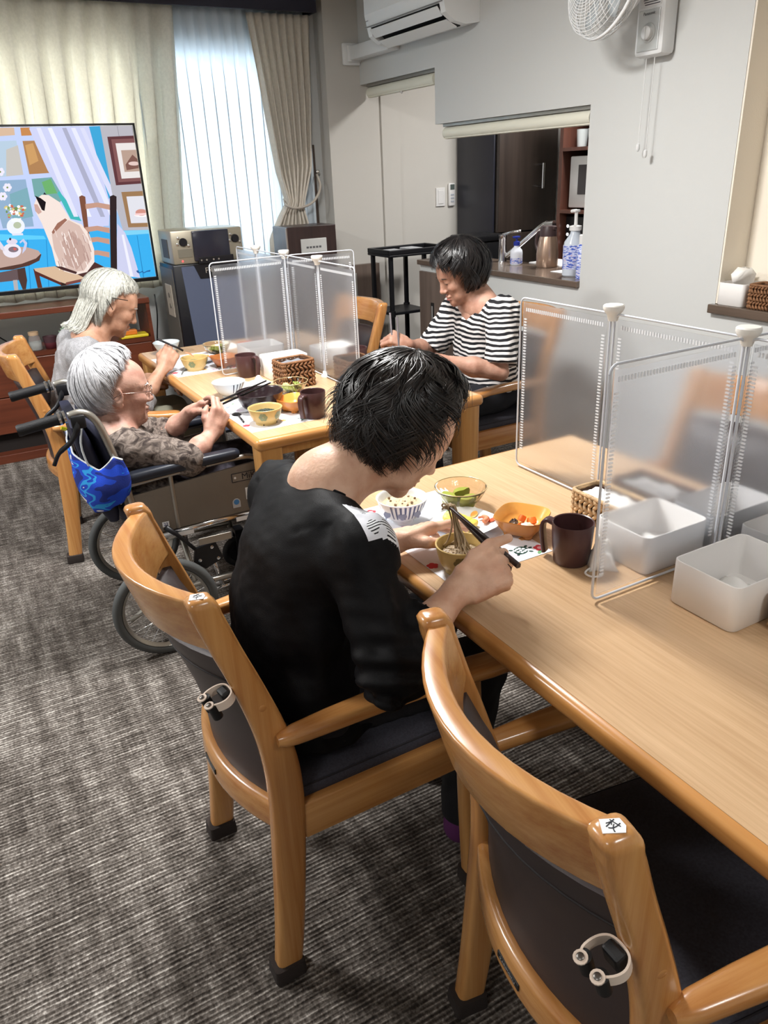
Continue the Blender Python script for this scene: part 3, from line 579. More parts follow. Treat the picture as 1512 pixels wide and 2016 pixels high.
# little things on the shelf
jr = thing('glass_jar', 'small glass jar with a cork lid on the cabinet shelf', 'jar', (0.375, 4.735, 0.60)); gl = mat('clear_glass', (0.95, 0.98, 0.97, 1), 0.03, trans=0.85, ior=1.3)
obj('body', lathe([(0.030, 0), (0.034, 0.004), (0.034, 0.06), (0.028, 0.075), (0.026, 0.085)], 20), gl, jr, True, 40); obj('lid', xf(lathe([(0.027, 0), (0.027, 0.018), (0.001, 0.019)], 18), (0, 0, 0.084)), mat('cork', rgb(190, 160, 128), 0.8), jr, True, 40)
obj('filling', lathe([(0.029, 0.003), (0.030, 0.045), (0.001, 0.05)], 16), mat('pale_beads', rgb(200, 200, 196), 0.7, bump=(300, 1.0)), jr, True)
for k, (x, c1, c2, lab) in enumerate(((0.455, (96, 40, 48), (70, 44, 50), 'small dark red pot beside the glass jar'), (0.545, (150, 128, 70), (150, 76, 62), 'small yellow and red striped pot with a succulent plant'))):
    pt = thing('plant_pot', lab, 'pot', (x, 4.735, 0.60), 0, 'small pots on the cabinet shelf')
    obj('pot', lathe([(0.030, 0), (0.034, 0.035)], 18, True, False), mat('pot_low_%d' % k, rgb(*c1), 0.6), pt, True); obj('rim_band', lathe([(0.034, 0.035), (0.038, 0.068), (0.033, 0.068), (0.030, 0.05), (0.001, 0.05)], 18, False), mat('pot_high_%d' % k, rgb(*c2), 0.6), pt, True, 40)
    if k:
        for j in range(12):
            a = j*2.4; r = 0.004+0.0024*j; zz = 0.105-0.003*j
            obj('leaf', xf(lathe([(0.001, -0.016), (0.007, -0.008), (0.009, 0.004), (0.001, 0.016)], 8), (r*math.cos(a), r*math.sin(a), zz), (0, 0.9, a), (1, 1, 1)), mat('succulent', rgb(150, 172, 150), 0.6), pt, True)
        obj('stem', tube([(0, 0, 0.05), (0, 0, 0.1)], 0.006, 6), mat('succulent', 0), pt)
yb = tag(obj('yellow_tray', rbox(0.84, 1.0, 4.70, 4.80, 0.601, 0.618, 0.005), mat('yellow_plastic', rgb(232, 208, 48), 0.4), None), 'flat yellow plastic tray on the cabinet shelf', 'tray')
tag(obj('orange_box', rbox(0.86, 0.94, 4.72, 4.77, 0.619, 0.645, 0.004), mat('orange_plastic', rgb(224, 128, 48), 0.4), None), 'small orange box lying on the yellow tray', 'box')
tag(obj('cable', tube(smooth_path([(1.10, 4.83, 0.82), (1.09, 4.80, 0.70), (1.06, 4.80, 0.50), (1.055, 4.84, 0.20), (1.07, 4.86, 0.004), (1.09, 4.93, 0.004)], 6), 0.004, 6), bz, None, True), 'thin black cable hanging beside the cabinet', 'cable')
tag(obj('wall_cable', tube(smooth_path([(0.02, 4.945, 0.79), (0.12, 4.935, 0.74), (0.26, 4.93, 0.62)], 6), 0.004, 6), bz, None, True), 'thin black cable crossing the open cabinet shelf', 'cable')

# ================================================================ karaoke amplifier on its loudspeaker
spk = thing('floor_speaker', 'tall black floor speaker with grey cloth front below the karaoke player', 'speaker', (1.335, 4.44, 0))
blk = mat('speaker_black', rgb(22, 22, 28), 0.35); gmet = mat('speaker_side', rgb(96, 92, 86), 0.5)
obj('cabinet_body', rbox(-0.2, 0.2, 0.0, 0.30, 0, 1.012, 0.008), blk, spk, True, 40); obj('side_plate', box(-0.2045, -0.2005, 0.02, 0.285, 0.04, 0.99), gmet, spk)
obj('socket_panel', rbox(-0.211, -0.205, 0.07, 0.20, 0.72, 0.90, 0.003), mat('socket_grey', rgb(170, 160, 146), 0.5), spk)
for z in (0.78, 0.84): obj('socket', xf(lathe([(0.014, 0), (0.014, 0.003), (0.001, 0.003)], 12), (-0.211, 0.13, z), (0, -PI/2, 0)), mat('socket_hole', rgb(110, 104, 96), 0.5), spk)
obj('grille_cloth', prism([(-0.10, 0.02), (0.19, 0.02), (0.19, 1.0), (-0.155, 1.0)], -0.006, -0.001, 'xzy'), mat('grille_grey', rgb(92, 100, 124), 0.85, bump=(900, 0.3)), spk)
nb = obj('name_badge', prism([(-0.085, 1.008), (0.19, 1.008), (0.19, 0.93), (-0.055, 0.93)], -0.012, -0.0065, 'xzy'), blk, spk)
text('lettering', 'FREE', 0.042, mat('badge_silver', rgb(200, 196, 186), 0.35, 0.6), nb, plane_matrix((0.02, -0.0125, 0.97), (1, 0, 0), (0, 0, 1)))
amp = thing('karaoke_player', 'silver karaoke player with black screen and round knobs on the black speaker', 'player', (1.345, 4.44, 1.0125))
sil = mat('champagne_silver', rgb(176, 168, 150), 0.38, 0.55)
obj('case', rbox(-0.20, 0.21, 0.0, 0.27, 0, 0.178, 0.008), sil, amp, True, 40); sp = obj('screen', rbox(-0.085, 0.125, -0.022, -0.001, 0.012, 0.172, 0.006), mat('dark_screen', rgb(44, 44, 56), 0.18), amp, True, 40)
obj('control_strip', rbox(-0.065, 0.14, -0.024, -0.002, -0.004, 0.034, 0.004), blk, amp)
for x in (-0.05, -0.02, 0.02, 0.05): obj('button', xf(lathe([(0.005, 0), (0.005, 0.003), (0.001, 0.003)], 10), (x, -0.024, 0.016), (PI/2, 0, 0)), mat('steel_bright', 0), amp)
for x in (-0.135, 0.165):
    obj('knob', xf(lathe([(0.022, 0), (0.022, 0.012), (0.019, 0.016), (0.001, 0.016)], 20), (x, 0, 0.117), (PI/2, 0, 0)), blk, amp, True, 40)
    for a in (2.4, 3.4, -0.6): obj('small_knob', xf(lathe([(0.008, 0), (0.008, 0.008), (0.001, 0.010)], 12), (x+0.034*math.cos(a), 0, 0.117+0.034*math.sin(a)), (PI/2, 0, 0)), mat('steel_bright', 0), amp, True, 40)
obj('grille', rbox(-0.17, -0.09, -0.003, 0.0, 0.035, 0.080, 0.001), mat('amp_grille', rgb(128, 122, 108), 0.6), amp); obj('indicator', xf(lathe([(0.006, 0), (0.006, 0.002), (0.001, 0.003)], 10), (-0.15, 0, 0.017), (PI/2, 0, 0)), mat('led_red', rgb(230, 90, 90), 0.4, emit=rgb(255, 90, 90), estr=0.8), amp)
obj('vent', rbox(-0.203, -0.199, 0.08, 0.2, 0.03, 0.13, 0.001), mat('vent_dark', rgb(80, 76, 70), 0.6), amp)

# dark wood box by the window corner, white device on it
bx = thing('wood_speaker', 'dark brown wooden box speaker in the corner below the tied curtain', 'speaker', (2.12, 4.72, 0)); dkw = wood('dark_walnut', rgb(44, 30, 28), rgb(66, 46, 42), 'z', 0.4, 0.5, 0.2)
obj('body', rbox(-0.17, 0.17, 0, 0.24, 0, 1.145, 0.004), dkw, bx); obj('lit_side_strip', rbox(-0.174, -0.168, 0.0, 0.02, 0.0, 1.140, 0.001), mat('lit_side_tone', rgb(150, 132, 120), 0.5), bx)  # pale strip paints the light on the box's left side into colour
sg = obj('name_card', rbox(-0.085, 0.095, -0.012, -0.001, 0.985, 1.07, 0.004), mat('card_grey', rgb(205, 205, 202), 0.5), bx); [obj('print_dash', box(-0.05+0.022*k, -0.034+0.022*k, -0.0126, -0.0121, 1.012, 1.024), mat('ink_grey', rgb(96, 96, 98), 0.6), sg) for k in range(5)]

# low grey-brown panel in the doorway corner, black trolley, bag
gb = wood('grey_brown_board', rgb(98, 84, 76), rgb(124, 108, 98), 'z', 0.5, 0.35, 0.1)
lp = thing('low_cupboard', 'low grey-brown cupboard against the wall left of the black trolley', 'cupboard', (2.60, YB-0.03, 0))
obj('body', box(-0.14, 0.12, -0.02, 0.028, 0, 0.852), gb, lp); obj('glass_strip', rbox(-0.118, -0.066, -0.026, -0.0205, 0.34, 0.80, 0.002), mat('frosted_strip', rgb(170, 170, 164), 0.3), lp)
tr = thing('trolley', 'black slim trolley with tray top in the doorway', 'trolley', (2.70, 4.62, 0)); tb = mat('trolley_black', rgb(20, 20, 24), 0.4)
obj('tray', join(rbox(-0.16, 0.30, -0.15, 0.15, 0.93, 0.945, 0.004), rbox(-0.16, 0.30, -0.15, -0.135, 0.945, 0.975, 0.004), rbox(-0.16, 0.30, 0.135, 0.15, 0.945, 0.975, 0.004), rbox(-0.16, -0.145, -0.135, 0.135, 0.945, 0.975, 0.004), rbox(0.285, 0.30, -0.135, 0.135, 0.945, 0.975, 0.004)), tb, tr)
obj('tray_contents', join(rbox(-0.10, 0.0, -0.08, 0.06, 0.946, 0.965, 0.004), rbox(0.05, 0.15, -0.06, 0.08, 0.946, 0.968, 0.004)), mat('grey_plastic', rgb(180, 182, 186), 0.5), tr)
for sx in (-0.135, 0.12):
    for sy in (-0.12, 0.12): obj('post', rbox(sx-0.013, sx+0.013, sy-0.013, sy+0.013, 0.05, 0.93, 0.004), tb, tr)
for z in (0.18, 0.56): obj('shelf', rbox(-0.15, 0.135, -0.135, 0.135, z, z+0.02, 0.004), tb, tr)
for sx in (-0.135, 0.12):
    for sy in (-0.12, 0.12):
        obj('caster', xf(lathe([(0.026, -0.01), (0.026, 0.01)], 16), (sx, sy, 0.026), (PI/2, 0, 0)), tb, tr); obj('knob', xf(lathe([(0.022, -0.02), (0.022, 0.02)], 14), (sx, sy, 0.57)), tb, tr)
bg = thing('snack_bag', 'colourful shopping bag standing behind the black trolley', 'bag', (3.14, 4.80, 0))
bgm = mat('bag_film', rgb(214, 214, 224), 0.25, var=(20, 0.2)); obj('bag', fix(loft([[(p[0]*s+0.01*math.sin(9*p[1]+z*20), p[1]*s*0.8, z) for p in rrect(0.26, 0.16, 0.05, 4)] for z, s in ((0.0, 0.9), (0.12, 1.0), (0.28, 0.92), (0.36, 0.75))], True, False)), bgm, bg, True, 60)
obj('yellow_pack', rbox(-0.10, -0.01, -0.075, -0.06, 0.1, 0.33, 0.01), mat('pack_lime', rgb(190, 214, 40), 0.4), bg); obj('red_pack', rbox(0.03, 0.09, -0.075, -0.06, 0.1, 0.36, 0.01), mat('pack_rose', rgb(190, 60, 84), 0.4), bg)
# ================================================================ pass-through counter and the kitchen behind
silm = wood('counter_brown', rgb(92, 78, 68), rgb(116, 100, 88), 'y', 0.22, 0.5, 0.4)
struct('sill_counter', rbox(W-0.02, W+0.33, 2.846, 4.30, 0.896, 0.925, 0.003), silm)
struct('sill_niche', rbox(W-0.025, W+0.139, -0.3, 2.085, 0.876, 0.910, 0.003), silm)
ck = thing('counter_cupboard', 'grey-brown cupboard with slot handle and silver knob under the counter', 'cupboard', (W-0.002, 3.97, 0))
obj('door', rbox(-0.02, 0.0, -0.32, 0.30, 0.05, 0.86, 0.002), gb, ck); obj('slot_handle', rbox(-0.024, -0.0205, 0.13, 0.165, 0.52, 0.68, 0.002), mat('slot_dark', rgb(40, 38, 38), 0.4), ck)
obj('slot_inlay', rbox(-0.0265, -0.0242, 0.140, 0.155, 0.54, 0.66, 0.001), mat('slot_grey', rgb(150, 148, 146), 0.4), ck)
obj('knob', xf(lathe([(0.008, 0), (0.008, 0.012), (0.018, 0.018), (0.018, 0.028), (0.001, 0.032)], 16), (-0.02, 0.19, 0.45), (0, -PI/2, 0)), mat('steel_bright', 0), ck, True, 40)
fr = thing('refrigerator', 'tall dark refrigerator with brown door and upright chrome handle in the kitchen', 'refrigerator', (3.67, 4.74, 0)); fb = mat('fridge_black', rgb(36, 36, 46), 0.32); ch = mat('chrome', rgb(220, 220, 222), 0.12, 1.0)
fdm = wood('door_espresso', rgb(50, 42, 38), rgb(66, 56, 50), 'z', 0.35, 0.4, 0.1)
obj('body', rbox(-0.26, 0.265, -0.20, 0.235, 0.02, 1.86, 0.008), fb, fr, True, 40); ud = obj('upper_door', rbox(-0.245, 0.255, -0.245, -0.203, 1.02, 1.85, 0.006), fdm, fr, True, 40); obj('lower_door', rbox(-0.245, 0.255, -0.245, -0.203, 0.06, 1.012, 0.006), fdm, fr, True, 40); obj('door_gasket', box(-0.25, 0.26, -0.2028, -0.2002, 0.05, 1.85), bz, fr)
obj('handle', tube([(0.10, -0.285, 1.29), (0.10, -0.285, 1.45)], 0.011, 10), ch, ud, True, 40); obj('handle_bracket', tube([(0.10, -0.244, 1.44), (0.10, -0.285, 1.44)], 0.009, 8), ch, ud); obj('handle_bracket', tube([(0.10, -0.244, 1.30), (0.10, -0.285, 1.30)], 0.009, 8), ch, ud)
wb = thing('waste_bin', 'black pedal bin with flat lid in the kitchen, behind the striped woman', 'bin', (3.10, 4.30, 0)); bnm = mat('bin_black', rgb(18, 18, 20), 0.35)
obj('body', rbox(-0.125, 0.125, -0.11, 0.11, 0.0, 1.0, 0.012), bnm, wb, True, 40); obj('lid', rbox(-0.132, 0.132, -0.117, 0.117, 1.001, 1.045, 0.012), bnm, wb, True, 40)
cu = thing('kitchen_shelf_unit', 'reddish-brown open shelf unit seen through the pass-through', 'shelf', (3.58, 3.70, 0)); rb = wood('shelf_redbrown', rgb(70, 42, 34), rgb(98, 60, 48), 'z', 0.4, 0.5, 0.2)
obj('side_panel', box(-0.02, 0.36, 0.33, 0.36, 0, 2.0), rb, cu); obj('side_panel', box(-0.02, 0.36, -0.75, -0.72, 0, 2.0), rb, cu); obj('back_panel', box(0.34, 0.36, -0.72, 0.33, 0, 2.0), mat('shelf_back', rgb(60, 44, 40), 0.6), cu)
for z in (0.62, 0.86, 1.17, 1.53, 1.97): obj('shelf_board', box(-0.02, 0.34, -0.72, 0.33, z-0.02, z), rb, cu)
mw = thing('microwave', 'white microwave oven with dark window on the kitchen shelf', 'microwave', (3.60, 3.70, 1.17)); wp = mat('white_plastic', rgb(226, 224, 222), 0.4)
obj('body', rbox(0, 0.30, -0.25, 0.30, 0.012, 0.31, 0.008), wp, mw, True, 40); obj('window', rbox(-0.004, 0.001, -0.10, 0.22, 0.09, 0.26, 0.003), mat('oven_window', rgb(70, 66, 68), 0.2), mw)
ov = thing('toaster_oven', 'black oven with three glowing dots on the lower kitchen shelf', 'oven', (3.60, 3.70, 0.861)); obj('body', rbox(0, 0.30, -0.3, 0.315, 0.0, 0.27, 0.008), bz, ov, True, 40)
for z in (0.11, 0.16, 0.21): obj('indicator', xf(lathe([(0.010, 0), (0.010, 0.003), (0.001, 0.004)], 12), (0, 0.29, z), (0, -PI/2, 0)), mat('dot_white', (1, 1, 1, 1), 0.4, emit=(1, 1, 1, 1), estr=1.0), ov)
for k, y in enumerate((3.97, 3.87)):
    g = thing('drinking_glass', 'clear tumbler %s on the upper kitchen shelf' % ('beside the shelf side' if k == 0 else 'beside the dark box'), 'glass', (3.66, y, 1.53), 0, 'tumblers on the kitchen shelf'); obj('cup', lathe([(0.030, 0), (0.036, 0.10), (0.034, 0.10), (0.028, 0.006), (0.001, 0.006)], 18, True, False), mat('hazy_glass', rgb(214, 220, 220), 0.1, alpha=0.55), g, True, 40)
tag(obj('dark_packet', rbox(3.62, 3.72, 3.62, 3.80, 1.531, 1.68, 0.004), mat('packet_dark', rgb(30, 30, 34), 0.4), None), 'dark packet standing on the upper kitchen shelf', 'packet')
struct('kitchen_counter', join(rbox(W+0.125, W+0.75, 2.85, 3.95, 0.80, 0.84, 0.004), box(W+0.125, W+0.72, 2.86, 3.94, 0.0, 0.80)), mat('kitchen_steel', rgb(150, 150, 152), 0.3, 0.6))
# things on the counter
fa = thing('kitchen_tap', 'chrome kitchen tap with angled spout behind the counter', 'tap', (2.93, 3.80, 0.925))
obj('column', lathe([(0.026, 0), (0.024, 0.01), (0.022, 0.12), (0.024, 0.125), (0.024, 0.15), (0.001, 0.155)], 20), ch, fa, True, 40); obj('lever', tube([(0, 0, 0.148), (0.03, -0.06, 0.166), (0.045, -0.11, 0.172)], [0.010, 0.008, 0.006], 8), ch, fa, True)
obj('spout', tube(smooth_path([(0.015, -0.015, 0.03), (0.05, -0.09, 0.09), (0.10, -0.21, 0.19), (0.12, -0.25, 0.215)], 5), 0.014, 10), ch, fa, True, 40); obj('spray_head', tube([(0.115, -0.24, 0.20), (0.135, -0.29, 0.205)], [0.022, 0.025], 14), ch, fa, True, 40)
def pump_bottle(t, R_, H_, body, cap, label_m, band=(0.25, 0.8), oval=1.0, pump_h=0.05):
    o = obj('body', xf(lathe([(R_*0.9, 0), (R_, 0.006), (R_, H_*0.62), (R_*0.92, H_*0.76), (R_*0.45, H_*0.93), (R_*0.42, H_)], 26), s=(1, oval, 1)), body, t, True, 40)
    if label_m: obj('label_band', xf(lathe([(R_*1.012, H_*band[0]*0.75), (R_*1.012, H_*band[1]*0.75)], 26, False, False), s=(1, oval, 1)), label_m, t, True)
    obj('collar', xf(lathe([(R_*0.5, 0), (R_*0.5, 0.02), (R_*0.2, 0.024)], 18), (0, 0, H_)), cap, t, True, 40)
    obj('pump_head', join(tube([(0, 0, H_+0.02), (0, 0, H_+pump_h)], R_*0.14, 8), xf(rbox(-0.018, 0.018, -0.010, 0.010, 0, 0.012, 0.004), (0, 0, H_+pump_h-0.002)), tube([(0, 0, H_+pump_h+0.006), (0.0, 0.035, H_+pump_h+0.002)], R_*0.12, 8)), cap, t, True, 40)
lbm = bpy.data.materials.new('printed_label'); lbm.use_nodes = True
def label_lines(m, base, ink, ink2, sc_=60):
    N = m.node_tree.nodes; L = m.node_tree.links; tc = N.new('ShaderNodeTexCoord'); mp = N.new('ShaderNodeMapping'); mp.inputs['Scale'].default_value = (sc_, sc_, sc_*3.2); L.new(tc.outputs['Object'], mp.inputs[0])
    n = N.new('ShaderNodeTexNoise'); n.inputs['Scale'].default_value = 1.0; n.inputs['Detail'].default_value = 1; L.new(mp.outputs[0], n.inputs['Vector'])
    r = ramp(N, [(0.40, ink), (0.46, base), (0.60, base), (0.66, ink2)]); r.color_ramp.interpolation = 'CONSTANT'; L.new(n.outputs['Fac'], r.inputs[0]); L.new(r.outputs[0], N['Principled BSDF'].inputs['Base Color']); N['Principled BSDF'].inputs['Roughness'].default_value = 0.4
label_lines(lbm, rgb(206, 212, 236), rgb(70, 96, 190), rgb(214, 170, 190))
pb = thing('pump_bottle', 'large clear sanitiser pump bottle with blue label on the counter', 'bottle', (2.775, 3.02, 0.9252)); pump_bottle(pb, 0.060, 0.215, mat('bottle_clear', rgb(214, 222, 232), 0.15, alpha=0.85), wp, lbm, (0.22, 0.92), 0.8, 0.085)
ss = thing('soap_bottle', 'small white foam soap bottle with blue pump on the counter', 'bottle', (2.875, 3.60, 0.9252)); pump_bottle(ss, 0.036, 0.105, mat('bottle_white', rgb(228, 232, 242), 0.3), mat('cap_blue', rgb(36, 52, 150), 0.35), lbm, (0.1, 0.5), 0.9, 0.04)
th = thing('thermos_jug', 'champagne-coloured thermos jug with brown lid on the counter', 'jug', (2.93, 3.40, 0.9252)); champ = mat('champagne_metal', rgb(186, 158, 138), 0.28, 0.7)
obj('body', lathe([(0.056, 0), (0.059, 0.006), (0.060, 0.07), (0.052, 0.13), (0.045, 0.16)], 30), champ, th, True, 40); obj('lid', xf(lathe([(0.0455, 0), (0.0445, 0.04), (0.040, 0.052), (0.001, 0.054)], 28), (0, 0, 0.16)), mat('lid_brown', rgb(70, 54, 54), 0.4), th, True, 40)
obj('pour_lip', xf(rbox(-0.012, 0.012, -0.058, -0.04, 0.195, 0.212, 0.004)), mat('lid_brown', 0), th); obj('handle', tube(smooth_path([(0.0, 0.045, 0.18), (0, 0.085, 0.17), (0, 0.095, 0.11), (0, 0.06, 0.05)], 6), 0.009, 8), mat('lid_brown', 0), th, True)
sp_ = thing('spray_can', 'slim blue and white spray can at the counter end', 'can', (2.735, 2.925, 0.9252)); obj('body', lathe([(0.022, 0), (0.022, 0.15), (0.014, 0.16)], 18), lbm, sp_, True, 40); obj('cap', xf(lathe([(0.015, 0), (0.015, 0.04), (0.010, 0.045), (0.001, 0.045)], 14), (0, 0, 0.158)), wp, sp_, True, 40)
tag(obj('paper_slip', rbox(2.80, 2.90, 3.13, 3.22, 0.9255, 0.9275, 0.0008), mat('paper_white', rgb(240, 240, 240), 0.7), None), 'white slip of paper lying between the thermos and the sanitiser', 'paper')
dr = tag(obj('dish_tray', join(rbox(2.98, 3.2, 3.35, 3.62, 0.842, 0.93, 0.006)), wp, None), 'white dish tray behind the counter', 'tray')
# roller blinds
rbm = mat('blind_fabric', rgb(230, 228, 212), 0.6); rail_m = mat('blind_rail', rgb(150, 148, 142), 0.35, 0.5)
for (y0, y1, zt, lab) in ((2.852, 4.05, 1.675, 'rolled cream blind over the pass-through'), (4.13, YB-0.05, 1.958, 'rolled cream blind over the doorway')):
    t = thing('roller_blind', lab, 'blind', (W+0.05, (y0+y1)/2, zt), 0, 'roller blinds'); hl = (y1-y0)/2
    obj('roll', xf(lathe([(0.031, -hl+0.01), (0.031, hl-0.01)], 20), (-0.01, 0, -0.049), (PI/2, 0, 0)), rbm, t, True, 40); obj('head_rail', rbox(-0.03, 0.02, -hl, hl, -0.017, 0.0, 0.002), rail_m, t)
    obj('bottom_bar', rbox(-0.030, -0.020, -hl+0.012, hl-0.012, -0.078, -0.06, 0.002), rbm, t)
obj('pull_knob', xf(lathe([(0.002, 0.02), (0.008, 0.012), (0.009, 0), (0.002, -0.006)], 12), (-0.02, -0.02, -0.085)), wp, [o for o in bpy.data.objects if o.name.startswith('roller_blind')][-1], True)
# switch plate and remote control on the grey wall
swt = thing('light_switch', 'white rectangular switch plate on the grey wall', 'switch', (3.27, YB-0.001, 1.255)); obj('plate', rbox(-0.038, 0.038, -0.010, 0, -0.062, 0.062, 0.003), wp, swt); obj('rocker', rbox(-0.022, 0.022, -0.014, -0.0105, -0.045, 0.045, 0.002), wp, swt)
rm = thing('remote_control', 'slim white remote control hung on the grey wall beside the refrigerator', 'remote', (3.362, YB-0.001, 1.27)); obj('body', rbox(-0.028, 0.028, -0.022, 0, -0.08, 0.075, 0.010), wp, rm, True, 40); obj('display', rbox(-0.018, 0.018, -0.0245, -0.0222, 0.03, 0.065, 0.001), mat('lcd', rgb(90, 100, 96), 0.3), rm)
for k in range(3): obj('button', rbox(-0.015, 0.015, -0.0245, -0.0222, -0.01-0.022*k, 0.002-0.022*k, 0.001), mat('button_grey', rgb(176, 180, 188), 0.5), rm)
# ================================================================ air conditioner and its pipe cover
ac = thing('air_conditioner', 'white wall air conditioner with open louvre below', 'air conditioner', (W-0.001, 4.07, 2.11)); acm = mat('ac_white', rgb(233, 234, 233), 0.38)
prof = [(0, 0.0), (-0.085, -0.012), (-0.150, 0.050), (-0.215, 0.078), (-0.230, 0.14), (-0.232, 0.255), (-0.215, 0.285), (0, 0.285)]
obj('case', prism([(p[0], p[1]) for p in prof], -0.395, 0.395, 'xzy'), acm, ac)
obj('outlet', prism([(-0.087, -0.0128), (-0.1505, 0.0478), (-0.213, 0.0752), (-0.214, 0.073), (-0.1515, 0.0440), (-0.089, -0.0160)], -0.35, 0.35, 'xzy'), mat('ac_outlet', rgb(18, 18, 20), 0.6), ac)
for sy in (-1, 1): obj('end_cheek', prism([(-0.085, -0.012), (-0.150, 0.050), (-0.215, 0.078), (-0.205, 0.035), (-0.15, 0.0)], min(sy*0.352, sy*0.395), max(sy*0.352, sy*0.395), 'xzy'), acm, ac)
obj('louvre', prism([(-0.105, -0.016), (-0.168, 0.012), (-0.170, 0.008), (-0.107, -0.021)], -0.345, 0.345, 'xzy'), acm, ac); obj('upper_louvre', prism([(-0.190, 0.028), (-0.222, 0.066), (-0.226, 0.063), (-0.193, 0.024)], -0.345, 0.345, 'xzy'), acm, ac)
obj('panel_line', prism([(-0.2305, 0.082), (-0.224, 0.080), (-0.224, 0.0775), (-0.2305, 0.0785)], -0.395, 0.395, 'xzy'), mat('ac_gap', rgb(150, 150, 150), 0.6), ac)
obj('mark', box(-0.2335, -0.2325, 0.35, 0.375, 0.105, 0.110), mat('ac_mark', rgb(150, 150, 152), 0.5), ac)
du = thing('pipe_cover', 'white plastic pipe duct from the air conditioner to the grey wall', 'duct', (W-0.001, 4.70, 2.10))
obj('duct', rbox(-0.085, 0, -0.235, 0.245, -0.01, 0.068, 0.008), acm, du, True, 40); obj('elbow', rbox(-0.098, 0.0, 0.246, 0.262, -0.018, 0.076, 0.008), acm, du, True, 40); obj('wall_flange', rbox(-0.125, 0.0, 0.2625, 0.284, -0.035, 0.09, 0.014), acm, du, True, 40)
# ================================================================ wall fan
fn = thing('wall_fan', 'white wall-mounted fan with wire cage and pull cords', 'fan', (W-0.001, 2.47, 1.81)); wf = mat('fan_white', rgb(232, 233, 233), 0.35)
fb_ = obj('switch_box', rbox(-0.075, 0, -0.07, 0.075, 0, 0.36, 0.018), wf, fn, True, 40); fp = obj('face_plate', rbox(-0.079, -0.0755, -0.05, 0.055, 0.018, 0.155, 0.0015), mat('fan_plate', rgb(205, 208, 208), 0.3, 0.3), fn)
obj('dial_ring', xf(lathe([(0.034, 0), (0.034, 0.002), (0.030, 0.003), (0.001, 0.003)], 28), (-0.079, 0.0, 0.078), (0, -PI/2, 0)), mat('dial_grey', rgb(186, 188, 186), 0.4), fn, True, 40)
dl = obj('dial', xf(lathe([(0.024, 0), (0.023, 0.012), (0.020, 0.014), (0.001, 0.014)], 24), (-0.082, 0.0, 0.078), (0, -PI/2, 0)), wf, fn, True, 40); obj('dial_grip', rbox(-0.101, -0.0955, -0.003, 0.003, 0.058, 0.098, 0.001), wf, fn)
inkg = mat('ink_dark', rgb(60, 62, 70), 0.6)
text('lettering', 'Panasonic', 0.015, inkg, fp, plane_matrix((-0.0797, 0.002, 0.142), (0, -1, 0), (0, 0, 1)))
wlb = obj('warning_label', rbox(-0.0772, -0.0755, -0.05, 0.05, 0.165, 0.205, 0.0005), mat('label_white', rgb(236, 236, 236), 0.5), fn)
for k in range(4): obj('label_line', box(-0.0776, -0.0773, -0.045, 0.03+0.004*k, 0.170+0.008*k, 0.173+0.008*k), inkg, wlb)
obj('motor_neck', xf(lathe([(0.045, 0), (0.055, 0.03), (0.05, 0.06), (0.03, 0.09)], 20), (-0.05, 0.0, 0.27), (0, -PI/2.6, 0)), wf, fn, True, 40)
hd = thing_part('fan_head', fn, (-0.235, 0.075, 0.245), (0, math.radians(12), math.radians(-8)))       # faces -x, a little down and toward the tables
R_ = 0.185; wires = []
def cage_pt(r, front): return -0.075*math.sqrt(max(0, 1-(r/R_)**2))-0.02 if front else 0.055*math.sqrt(max(0, 1-(r/R_)**2))+0.02
def ring_w(r, x, th=0.0014): return tube([(x, r*math.cos(2*PI*k/40), r*math.sin(2*PI*k/40)) for k in range(41)], th, 5, False)
fc = [ring_w(r, cage_pt(r, True)) for r in np.linspace(0.05, R_*0.98, 15)]+[ring_w(r, cage_pt(r, False)) for r in np.linspace(0.06, R_*0.98, 8)]
for k in range(28):
    a = 2*PI*k/28
    for fr_ in (True, False): fc.append(tube([(cage_pt(r, fr_), r*math.cos(a+(0.5*(r/R_) if fr_ else 0)), r*math.sin(a+(0.5*(r/R_) if fr_ else 0))) for r in np.linspace(0.045, R_*0.985, 8)], 0.0013, 4, False))
cg = obj('wire_cage', join(*fc), wf, hd, True); cg['kind'] = 'stuff'; obj('cage_rim', ring_w(R_, 0.0, 0.007), wf, hd, True)
obj('front_badge', xf(lathe([(0.048, 0), (0.046, 0.006), (0.001, 0.008)], 24), (-0.094, 0, 0), (0, -PI/2, 0)), wf, hd, True, 40); obj('motor', xf(lathe([(0.06, -0.09), (0.065, -0.03), (0.05, 0.0), (0.02, 0.03)], 22), (0.04, 0, 0), (0, -PI/2, 0)), wf, hd, True, 40)
bl = mat('fan_blade', rgb(210, 218, 222), 0.2, alpha=0.6)
for k in range(5):
    a0 = 2*PI*k/5; V = []; F = []
    for i in range(7):
        r = 0.03+0.13*i/6
        for j in range(6): a = a0+(j/5-0.5)*(0.6+0.5*math.sin(PI*i/6)); V.append((-0.015+0.03*(j/5-0.5), r*math.cos(a), r*math.sin(a)))
    for i in range(6):
        for j in range(5): q = i*6+j; F.append((q, q+1, q+7, q+6))
    b_ = obj('blade', (V, F), bl, hd, True); b_.modifiers.new('t', 'SOLIDIFY').thickness = 0.002
for k, (y, zl) in enumerate(((0.03, -0.31), (-0.012, -0.335))):
    cdn = obj('pull_cord', tube([(-0.045, y, 0.005), (-0.045, y+0.005, zl)], 0.0016, 6), wf, fn); obj('cord_knob', xf(lathe([(0.003, 0.022), (0.0075, 0.018), (0.0085, 0.0), (0.004, -0.008), (0.001, -0.009)], 12), (-0.045, y+0.005, zl-0.015)), wf, cdn, True, 40)
